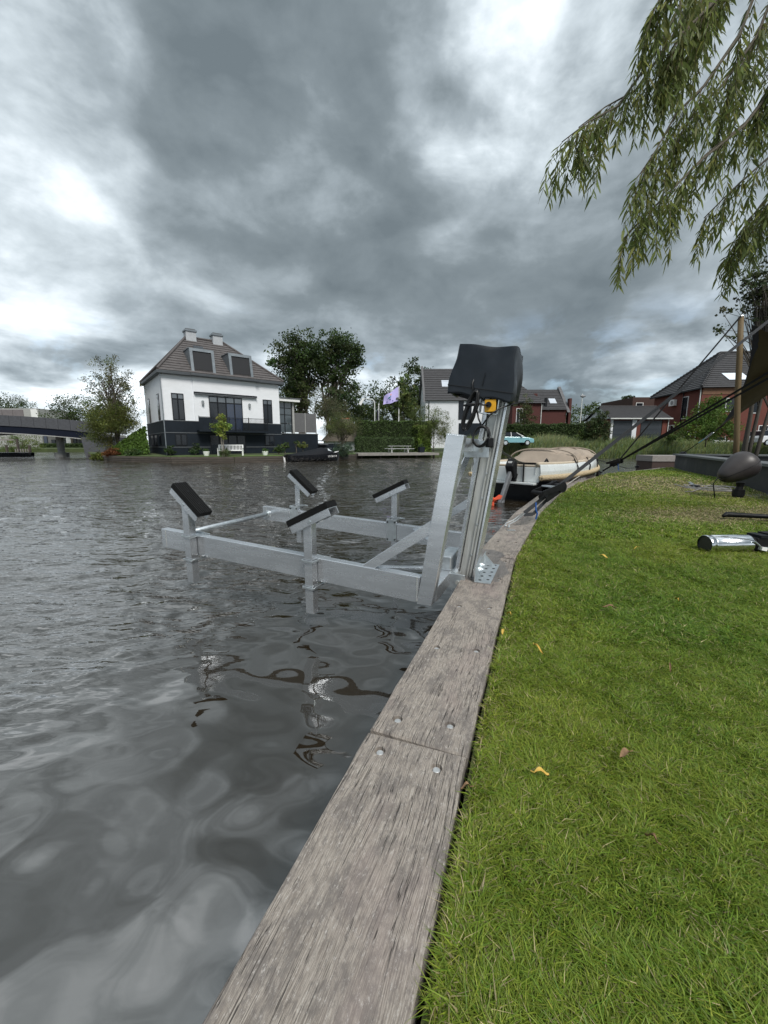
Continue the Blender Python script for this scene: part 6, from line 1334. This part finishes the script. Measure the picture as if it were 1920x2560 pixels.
def shade_sail():
    A = at(1879, 813, 13.9); B = at(1784, 1081, 15.4); C = at(2075, 880, 11.6)
    t = thing('shade_sail', 'dark shade sail with black border stretched beside the wooden pole', 'shade sail', (A.x, A.y, .1)); off = Vector((A.x, A.y, .1))
    mids = [at(1879, 813, 13.9), at(1880, 860, 14.1), at(1873, 915, 14.3), at(1860, 962, 14.6), at(1838, 1010, 14.9), at(1810, 1055, 15.2), at(1784, 1081, 15.4)]
    n = 24; nu = 24; V = []; F = []
    def Lc(s): i = min(int(s * 6), 5); f = s * 6 - i; return mids[i].lerp(mids[i + 1], f)
    for i in range(n + 1):
        s = i / n; Lp = Lc(s)
        for j in range(nu + 1):
            u = j / nu; p = Lp.lerp(C, u); p = p + Vector((.10 * math.sin(9 * s + 4 * u) * u * (1 - u) * 2, .5 * math.sin(math.pi * u) * math.sin(math.pi * s), -.12 * math.sin(math.pi * u) * (1 if s < .5 else .3) + .05 * math.sin(14 * s + 3 * u) * (1 - u))); V.append(p - off)
    for i in range(n):
        for j in range(nu): a = i * (nu + 1) + j; F.append((a, a + nu + 1, a + nu + 2, a + 1))
    MB().add(V, F).build('cloth', mat('olive_sail_cloth', (.050, .039, .018), .9, 0, .15, 2, .2, 80, trans=.06, spec=.1), t, smooth=True)
    bd = MB(); w = .20                                     # black webbing border along the free edge
    bd.loft([[Lc(k / n) - off + Vector((-.03, -.04, 0)) for k in range(n + 1)], [Lc(k / n).lerp(C, .085) - off + Vector((0, -.045, 0)) for k in range(n + 1)]]); bd.build('border', mat('black_webbing', (.010, .010, .011), .85, 0, .2, 40), t, smooth=True)
    return A, B, C, t, off
SA, SB, SC, sail, soff = shade_sail()
SHACK = GALV
def band(mb, a, b, w, th=.003, up=(.45, -.85, .15)):      # flat webbing between two points
    a, b = Vector(a), Vector(b); mb.bar(a, b, w, th, Vector(up))
def on_px(a, b, px):                                       # point of segment a-b that shows at this photo column
    lo, hi = 0., 1.
    def col(t): p = Vector(a).lerp(Vector(b), t) - Vector((0, 0, EYE)); d = p.y * math.cos(PITCH) - p.z * math.sin(PITCH); return 960 + FPX * p.x / d
    for _ in range(50):
        m = (lo + hi) / 2
        if col(m) < px: lo = m
        else: hi = m
    return Vector(a).lerp(Vector(b), lo)
def ratchet(p, d, sc, parent, org):
    """ratchet tensioner: side plates, handle, drum, teeth"""
    d = Vector(d).normalized(); u = Vector((0, 0, 1)) - d * d.z; u.normalize(); s = d.cross(u); B = mat('black_steel', (.014, .014, .016), .4, .5, .3, 20)
    def L(x, y, z): return Vector(p) + (d * x + s * y + u * z) * sc - org
    r = MB()
    for y in (-.034, .034):
        r.prism([L(-.15, y, -.025), L(.02, y, -.035), L(.07, y, -.02), L(.07, y, .03), L(.0, y, .045), L(-.15, y, .02)], s * (.006 * sc))
    o = r.build('ratchet_frame', B, parent)
    MB().cyl(L(.03, -.05, .0), L(.03, .05, .0), .027 * sc, 12).build('ratchet_drum', B, o)
    for y in (-.044, .044): MB().cyl(L(.03, y - .006, 0), L(.03, y + .006, 0), .042 * sc, 14).build('ratchet_wheel', B, o)
    h = MB()
    for y in (-.048, .048): h.prism([L(.03, y, -.02), L(.06, y, .03), L(-.17, y, .085), L(-.19, y, .055)], s * (.005 * sc))
    h.build('ratchet_handle', B, o); MB().cyl(L(-.175, -.05, .07), L(-.175, .05, .07), .014 * sc, 10).build('handle_grip', BLACKPL, o); MB().bar(L(-.05, -.05, .052), L(-.05, .05, .052), .05 * sc, .01 * sc).build('label_plate', GALV, o)
def strap_a():
    S = gp(1268, 1316, .03); E = POLE2 + Vector((-.08, 0, at(2100, 592, 9.0).z)); t = thing('ratchet_strap', 'wide grey ratchet strap hooked to the quay beside the lift, nearest the camera', 'strap', S); d = (E - S).normalized()
    S2 = S + d * .30; Rp = on_px(S, E, 1388); mb = MB(); band(mb, S2 - S, Rp - S - d * .18, .05); mb.build('webbing', WEB, t)
    mb = MB(); band(mb, Rp - S + d * .08, E - S, .05); mb.build('webbing', WEB, t)
    mb = MB(); lp = [S2 + Vector((0, 0, -.02)), S.lerp(Rp, .5) + Vector((.02, 0, -.09)), Rp - d * .15 + Vector((0, 0, -.06))]
    for a, b in zip(lp, lp[1:]): band(mb, a - S, b - S, .045)
    mb.build('loose_tail', WEB, t); ratchet(Rp, d, 1.65, t, S)
    sd = d.cross(Vector((0, 0, 1))).normalized()           # double J hook and eye plate
    for k in (-.022, .022): MB().tube([S2 - S + sd * k * .7, S2 - S + sd * k - d * .16, sd * k * 1.3 + Vector((0, 0, .03)), sd * k * 1.3 + Vector((-.025, -.04, -.005)), sd * k * 1.3 + Vector((-.005, -.05, .02))], .0058, 7).build('hook', GALV, t, smooth=True)
    e = gp(1277, 1326, .002) - S; MB().box(e.x - .045, e.x + .05, e.y - .02, e.y + .02, e.z, e.z + .006).build('eye_plate', GALV, t)
    bl = Rp.lerp(S, .42); MB().tube([bl - S + Vector((0, 0, .02)), bl - S + Vector((.0, -.02, -.07)), bl - S + Vector((.02, -.02, -.12)), bl - S + Vector((.01, -.01, -.19))], .010, 6).build('blue_cord', mat('blue_cord', (.02, .10, .35), .7), t)
strap_a()
def strap_b():
    S = gp(1506, 1178, .05); E1 = POLE2 + Vector((-.05, -.03, at(2100, 790, 9.0).z)); E2 = POLE2 + Vector((-.05, .0, at(2100, 818, 9.0).z)); t = thing('ratchet_strap', 'pair of black straps from the far quay rising past the pole to the right', 'strap', S)
    Rp = on_px(S, E1, 1545); d = (E1 - S).normalized(); mb = MB(); band(mb, Vector((0, 0, 0)), Rp - S, .05, .004, (.75, .65, .05)); mb.build('webbing', RUBBER, t)
    for e in (E1, E2): mb = MB(); band(mb, Rp - S, e - S, .055, .004, (.75, .65, .05)); mb.build('webbing', RUBBER, t)
    ratchet(Rp, d, 2.0, t, S); MB().tube([(0, 0, 0), (.02, 0, -.03), (.04, 0.02, -.05)], .012, 6).build('hook', GALV, t); mb = MB(); MB().tube([Rp - S, Rp - S + Vector((.02, 0, -.16)), Rp - S + Vector((.05, 0, -.30))], .014, 5).build('blue_tail', MATS['blue_cord'], t)
    return S, Rp
SBS, SBR = strap_b()
tp = Vector((ptop.x - .05, 13.15, ptop.z)); t = thing('ratchet_strap', 'thin dark strap running from the far ratchet up to the pole top', 'strap', SBR); mb = MB(); band(mb, Vector((0, 0, .02)), tp - SBR, .045, .004, (.65, .75, .05)); mb.build('webbing', RUBBER, t); MB().cyl(tp - SBR, tp - SBR + Vector((.06, 0, .02)), .03, 8).build('shackle', GALV, t)
ao = wl(-.05, .3, .63); t = thing('sail_tie', 'black tie with silver turnbuckle holding the lower sail corner at the wall', 'tie', ao)
q = SB - ao; MB().tube([(0, 0, .02), q * .55], .016, 6).build('cord', RUBBER, t); MB().tube([q * .55, q * .72], .02, 6).build('blue_sleeve', mat('light_blue_cord', (.12, .42, .55), .6), t)
for k in (-.03, .03): MB().tube([q * .72 + Vector((0, 0, 0)), q * .80 + Vector((0, 0, k)), q * .93 + Vector((0, 0, k)), q], .014, 6).build('turnbuckle', GALV, t)
MB().tube([(0, 0, -.01), (0, 0, .06), (0, 0, .10)], [.14, .12, .04], 10).build('anchor_foot', BLACKPL, t)
for px, py, lab in ((1592, 1170, 'small black mooring cleat at the far curve of the quay'), (1497, 1186, 'small black mooring eye on the quay near the sloop bow')):
    p = gp(px, py, .0); t = thing('mooring_cleat', lab, 'cleat', p); MB().tube([(-.08, 0, .05), (0, 0, .09), (.10, 0, .06)], [.03, .045, .025], 7).build('horn', BLACKPL, t); MB().box(-.05, .05, -.04, .04, .001, .06).build('foot', BLACKPL, t)
tag(MB().tube([gp(1400, 1224, .02), gp(1440, 1196, .10) , M_S @ Vector((4.7, -.80, .75))], .013, 6).build('mooring_line', mat('grey_rope', (.35, .34, .31), .9, 0, .2, 40)), 'thin grey mooring line from the quay to the sloop bow', 'rope')
tag(MB().tube([M_S @ Vector((5.9, -.2, .98)), (9.4, 15.4, .12), gp(1592, 1170, .06)], .012, 6).build('mooring_line', BLACKPL), 'dark mooring line from the sloop bow to the far cleat', 'rope')
pn = at(1662, 1150, 20.5); t = thing('floating_pontoon', 'small wooden pontoon block floating behind the end of the terrace wall', 'pontoon', (pn.x, 20.5, 0), R(-3)); z1 = at(1662, 1139, 20.5).z; z0 = at(1662, 1154, 20.5).z
MB().box(-.62, 1.3, 0, 1.5, z0, z1).build('deck_board', WOODGREY, t, bevel=.01); MB().box(-.58, 1.3, .04, 1.45, WZ - .1, z0 - .003).build('float', mat('dark_brown_float', (.05, .03, .025), .7, 0, .2, 4), t)

# ---- garden speaker
def speaker():
    p = gp(1844, 1245, 0); t = thing('garden_speaker', 'dark brown egg shaped garden speaker on a black stake by the wall', 'speaker', (p.x, p.y, .0))
    M = mat('brown_black_plastic', (.040, .034, .034), .42, 0, .1, 6)
    a = at(1801, 1197, p.y) - t.location; b = at(1884, 1148, p.y) - t.location; ax = (b - a); ln = ax.length; ax.normalize(); rings = []; u = ax.cross(Vector((0, 1, 0))).normalized(); v = ax.cross(u)
    prof = [(0, .02), (.015, .26), (.06, .44), (.15, .60), (.30, .77), (.45, .90), (.60, 1.0), (.74, 1.03), (.86, .94), (.94, .73), (.985, .40), (1.0, .03)]
    R0 = .262
    for f, r_ in prof: c = a + ax * (ln * f); rings.append([c + (u * math.cos(k * math.pi / 16) * 1.0 + v * math.sin(k * math.pi / 16)) * r_ * R0 for k in range(32)])
    body = MB().loft(rings, close=True, cap=True).build('housing', M, t, smooth=True)
    sd = body.modifiers.new('sub', 'SUBSURF'); sd.levels = sd.render_levels = 2
    sm = [a + ax * (ln * f) + u * (r_ * R0 * .25 * s) + v * 0 for f, r_ in prof for s in (1,)]
    c = a + ax * ln * .5; ring = []
    for k in range(48):                                    # parting line of the two shells
        th = 2 * math.pi * k / 48; f = .5 - .5 * math.cos(th); rr = np.interp(f, [q_[0] for q_ in prof], [q_[1] for q_ in prof]) * R0; s = 1 if th < math.pi else -1
        ring.append(a + ax * (ln * f) + v * (rr * .985 * s) * 1.0 + u * (.10 * R0))
    ring.append(ring[0]); MB().tube(ring, .0055, 5).build('seam', BLACKPL, body)
    MB().tube([(.01, 0, .30), (.01, 0, .22), (.0, 0, .16)], [.07, .055, .06], 14).build('neck', BLACKPL, t); MB().tube([(0, 0, -.05), (0, 0, .04), (0, 0, .05), (0, 0, .165)], [.088, .088, .097, .097], 18).build('stake', BLACKPL, t)
    MB().tube([a + Vector((.05, -.05, -.05)), a + Vector((-.10, -.05, .02)), a + Vector((-.14, -.02, -.10)), (a.x - .14, -.1, .02)], .010, 6).build('cable', BLACKPL, t, smooth=True)
speaker()
def garden_tool():
    p = gp(1712, 1200, 0.02); t = thing('garden_tool', 'grey two-pronged metal bracket lying on the grass near the wall', 'tool', (0, 0, 0)); z = .05
    q = [gp(1694, 1199, z), gp(1712, 1195, z), gp(1727, 1186, z + .05), gp(1722, 1192, z), gp(1714, 1199, z)]
    MB().prism(q, (0, 0, .015)).build('prongs', ZINC, t); MB().bar(gp(1713, 1198, z + .01), gp(1738, 1217, z + .01), .07, .03).build('shaft', ZINC, t); MB().cyl(gp(1733, 1216, z), gp(1746, 1219, z), .05, 10).build('grip', BLACKPL, t)
garden_tool()
c = gp(1770, 1220, .03); pts = []
for k in range(90): a = k * .29; pts.append((c.x + (.34 + .06 * math.sin(k * .11)) * math.cos(a) - .1 * math.sin(k * .05), c.y + (.62 + .2 * math.sin(k * .07)) * math.sin(a), .028 + .012 * math.sin(k * .9) + .0004 * k))
pts += [gp(1730, 1229, .03), gp(1712, 1229, .025)]
tag(MB().tube(pts, .011, 5).build('cable_coil', mat('pale_grey_cable', (.22, .21, .20), .6)), 'flat coil of thin grey cable lying on the grass by the speaker', 'cable')
t = thing('hose', 'black rubber hose lying on the dry grass at the right edge', 'hose', (0, 0, 0)); MB().tube([gp(1808, 1290, .03), gp(1816, 1286, .045), gp(1850, 1288, .045), gp(1930, 1292, .045), gp(2030, 1296, .045)], [.02, .038, .034, .030, .030], 9).build('tube', BLACKPL, t, smooth=True)
def pump():
    L0 = gp(1764, 1378, .0); y = L0.y; x0 = at(1762, 1355, y).x; x1 = at(1872, 1355, y).x; r = .088; z = .068
    t = thing('silver_cylinder', 'shiny metal cylinder with black fittings lying on the grass at the right edge', 'cylinder', (x0, y, 0), R(3)); ln = x1 - x0
    CH = mat('chromed_steel', (.72, .74, .76), .12, 1.0, .08, 5); rng_ = []
    sh = [(0, r * .96), (.004, r), (.045, r), (.047, r * .97), (.065, r * .97), (.067, r), (ln, r)]
    MB().loft([[(x, rr * math.cos(k * math.pi / 24), z + rr * math.sin(k * math.pi / 24)) for k in range(48)] for x, rr in sh], close=True).build('shell', CH, t, smooth=True)
    MB().cyl((.012, 0, z), (.016, 0, z), r * .94, 32).build('end_recess', mat('dark_steel', (.06, .06, .065), .4, .6), t); MB().cyl((ln - .001, 0, z), (ln + .03, 0, z), r * .93, 32).build('black_end', BLACKPL, t)
    MB().box(ln + .03, ln + .45, -.075, .075, .01, .14).build('motor_block', BLACKPL, t, bevel=.012); MB().box(ln + .05, ln + .14, -.085, .06, .14, .165).build('bracket', FRAME, t); MB().box(ln + .16, ln + .3, -.07, .06, .141, .175).build('bracket', BLACKPL, t)
    MB().tube([(ln - .02, -.09, .115), (ln + .03, -.1, .075), (ln + .05, -.1, .03)], .007, 6).build('clip_wire', GALV, t); MB().bar((ln + .04, -.10, .05), (ln + .09, -.105, .04), .04, .03).build('clip', WHITE, t)
    sp = [(ln + .09 + k * .0045, -.095 + .012 * math.cos(k * .9), .045 + .012 * math.sin(k * .9)) for k in range(80)]; MB().tube(sp, .004, 5).build('coiled_lead', GALV, t)
pump()
# ---- fallen leaves
LY = mat('yellow_leaf', (.55, .36, .07), .7, 0, .2, 60); LB = mat('brown_leaf', (.25, .15, .08), .8, 0, .3, 60)
for px, py, ln, wd, m_, lab in ((1521, 1517, .085, .05, LB, 'broad brown leaf lying on the lawn level with the lift foot'), (1346, 1622, .10, .012, LY, 'long thin yellow willow leaf on the lawn beside the quay'), (1272, 1534, .05, .022, LY, 'small yellow leaf caught between plank and grass below the bracket'),
    (1257, 1580, .045, .02, LY, 'pale yellow leaf at the plank edge next to the lawn'), (1355, 1933, .06, .022, LY, 'curled pale yellow leaf on the near lawn'), (1627, 2092, .04, .014, LB, 'small orange brown leaf on the nearest grass'), (1510, 1391, .09, .035, LY, 'yellow leaf on the lawn left of the silver cylinder'),
    (1590, 1370, .11, .012, LY, 'straw coloured stalk on the lawn short of the silver cylinder'), (1675, 1670, .08, .010, LB, 'thin brown twig leaf in the middle of the lawn'), (1692, 1498, .08, .02, LY, 'pale leaf lying right of the broad brown leaf'), (1163, 1968, .035, .018, LB, 'reddish dry leaf in the gap beside the near plank'), (1562, 1885, .05, .03, LB, 'brown leaf half sunk in the near grass')):
    ln *= .75; wd *= .7; p = gp(px, py, .025); t = thing('fallen_leaf', lab, 'leaf', (p.x, p.y, .024), random.uniform(0, 6.28)); mb = MB(); n = 7; rr = []
    for k in range(n): f = k / (n - 1); w_ = wd * math.sin(math.pi * min(.97, max(.03, f))) ** .7 * .5; rr.append([((f - .5) * ln, -w_, .010 * math.sin(f * 5) + .006), ((f - .5) * ln, 0, .010 * math.sin(f * 5)), ((f - .5) * ln, w_, .010 * math.sin(f * 5) + .008)])
    mb.loft(rr).build('blade', m_, t, smooth=True); MB().tube([(-.5 * ln, 0, .004), (-.5 * ln - .012, .003, .008)], .0012, 4).build('stalk', m_, t)

# ================================================================== NEAR TREES ON THE TERRACE SIDE
tb = at(1885, 1113, 15.2)
tree('multi_stem_tree', 'multi-stemmed tree with small round leaves behind the shade sail', (tb.x, 15.2, .1), [ell(1905, 740, 15.2, .85, 1.0), ell(1880, 690, 15.2, .45, .5), ell(1945, 700, 15.2, .9, .9), ell(1930, 800, 15.2, .6, .6), ell(1800, 780, 15.2, .30, .16), ell(1793, 828, 15.2, .22, .1), ell(1850, 770, 15.2, .32, .24), ell(1838, 845, 15.2, .28, .15)],
     .075, 150, 15, .16, .095, (.058, .075, .030), forks=46, stems=[(-.30, 0, -.2, .1, .95), (-.12, .1, .35, 0, 1), (.05, 0, 1.1, .1, 1.0), (-.2, .2, -.1, .2, .8)], aspect=.85, shell=.0, jit=.3, bark=mat('grey_bark', (.062, .054, .044), .9, 0, .4, 9, .5, 30, (3, 3, .6)))
def willow():
    """weeping willow: trunk outside the picture on the right, hanging twigs with lance leaves reach into it"""
    base = Vector((7.6, 1.2, 0)); t = thing('weeping_willow', 'weeping willow whose hanging leafy branches fill the upper right corner', 'tree', base)
    BK = mat('willow_bark', (.11, .095, .07), .9, 0, .4, 6, .6, 25, (3, 3, .6)); TW = mat('willow_twig', (.10, .075, .045), .8, 0, .3, 20)
    wood = MB(); crotch = Vector((7.3, 1.5, 3.6)); wood.tube([base, base + Vector((.05, .05, 1.5)), crotch], [.30, .24, .19], 12)
    mains = []; leafP = []; leafD = []; g = random.Random(11); tw = MB()
    # main boughs: far end surveyed in the photograph, near end at the trunk
    def P(px, py, Y): return at(px, py - 45, Y)
    boughs = [[P(1750, -80, 4.3), P(1700, 60, 4.2), P(1630, 190, 4.1), P(1545, 310, 4.05), P(1470, 350, 4.0), P(1405, 400, 4.0)],
              [P(1920, -60, 4.4), P(1850, 130, 4.3), P(1760, 260, 4.2), P(1690, 330, 4.2), P(1640, 420, 4.15), P(1600, 480, 4.1)],
              [P(2050, 60, 4.5), P(1960, 230, 4.4), P(1860, 360, 4.35), P(1760, 440, 4.3), P(1660, 540, 4.25), P(1560, 640, 4.2)],
              [P(2120, 200, 4.7), P(2010, 330, 4.6), P(1920, 440, 4.6), P(1830, 520, 4.5), P(1760, 590, 4.5)],
              [P(1900, -200, 4.6), P(1830, -40, 4.6), P(1760, 80, 4.6), P(1720, 200, 4.6)],
              [P(2150, -100, 4.2), P(2030, 60, 4.3), P(1950, 200, 4.3), P(1900, 330, 4.4)], [P(1820, -160, 3.9), P(1730, -60, 3.9), P(1660, 20, 3.9), P(1625, 90, 3.95)],
              [P(2100, 330, 4.9), P(1990, 450, 4.9), P(1900, 560, 4.9), P(1840, 640, 4.9)],
              [P(2300, 40, 3.6), P(2180, 220, 3.8), P(2060, 380, 4.0), P(1960, 480, 4.1)], [P(2260, -200, 5.2), P(2100, 0, 5.3), P(1980, 120, 5.3), P(1880, 220, 5.3)]]
    for b in list(boughs):
        for _ in range(1):
            o_ = Vector((g.uniform(.0, .55), g.uniform(-.5, .7), g.uniform(-.22, .3))); boughs.append([p + o_ * (1.0 - .25 * i / len(b)) for i, p in enumerate(b)])
    def interp(b, s): s *= len(b) - 1; i = min(int(s), len(b) - 2); return b[i].lerp(b[i + 1], s - i)
    for b in boughs:
        j = crotch + Vector((g.uniform(-.4, .2), g.uniform(-.1, .6), g.uniform(.2, 1.4))); top = b[0].lerp(j, .45) + Vector((0, 0, .9)); path = [crotch, j, top] + b
        wood.tube([p - base + base for p in path], [.09, .07, .04] + [max(.0045, .018 * (1 - i / len(b))) for i in range(len(b))], 6)
        nt_ = 27
        for k in range(nt_):
            s = .06 + .94 * (k + g.random()) / nt_; p = interp(b, min(s, .999)); L_ = g.uniform(.20, .58) if g.random() < .72 else g.uniform(.5, .78) * (1.0 if s < .85 else .75); n = 8
            dr = (interp(b, min(1, s + .06)) - interp(b, max(0, s - .06))).normalized(); v = dr * .75 + Vector((g.uniform(-.45, .45), g.uniform(-.45, .45), g.uniform(-.5, .1))); pts = [p]
            for q in range(n): v = v * .80 + Vector((0, 0, -.33)) + Vector((g.uniform(-.07, .07), g.uniform(-.07, .07), 0)); v.normalize(); pts.append(pts[-1] + v * (L_ / n))
            tw.tube(pts, [.0032 - .0026 * i / n for i in range(n + 1)], 4)
            m_ = int(L_ / .021)
            for i in range(m_):
                f = .06 + .94 * i / m_; q = f * n; a = min(int(q), n - 1); c = pts[a].lerp(pts[a + 1], q - a); d = (pts[a + 1] - pts[a]).normalized()
                sidev = Vector((math.cos(i * 2.4 + k), math.sin(i * 2.4 + k), 0)); leafP.append(c); leafD.append(d * .75 + sidev * .62 + Vector((0, 0, -.28)))
    wood.v = [tuple(Vector(p) - base) for p in wood.v]; wood.build('trunk', BK, t, smooth=True)
    tw.v = [tuple(Vector(p) - base) for p in tw.v]; stuff(tw.build('twigs', TW, t))
    Pn = np.array([tuple(p - base) for p in leafP]); D = np.array([tuple(d) for d in leafD]); n = len(Pn); D += rng.normal(0, .16, (n, 3)); D /= np.linalg.norm(D, axis=1)[:, None]
    Wv = np.cross(D, rng.normal(size=(n, 3))); Wv /= np.linalg.norm(Wv, axis=1)[:, None]; Nn = np.cross(D, Wv); ln = rng.uniform(.065, .14, n)[:, None]; wd = ln * rng.uniform(.065, .10, (n, 1)); bend = Nn * ln * rng.uniform(-.14, .14, (n, 1)); down = np.array([0, 0, -1.]) * ln * .16
    V = np.stack([Pn, Pn + D * ln * .33 + Wv * wd, Pn + D * ln * .33 - Wv * wd, Pn + D * ln * .68 + Wv * wd * .8 + bend + down * .3, Pn + D * ln * .68 - Wv * wd * .8 + bend + down * .3, Pn + D * ln + bend * 1.6 + down], 1).reshape(-1, 3); o = np.arange(n)[:, None] * 6
    F = np.concatenate([o + np.array(k) for k in ([0, 1, 2], [1, 3, 4], [1, 4, 2], [3, 5, 4])])
    g_ = np.array((.150, .195, .062)); y_ = np.array((.28, .25, .06)); tt = np.clip(rng.normal(.12, .25, n), 0, 1)[:, None]; c = (g_ * (1 - tt) + y_ * tt) * np.exp(rng.normal(0, .3, (n, 1)))
    link('crown', fast_mesh('crown', V, F, mat('willow_leaf', (.08, .11, .03), .5, 0, 0, attr=True, trans=.55, spec=.3), np.repeat(c, 6, 0)), t)
willow()
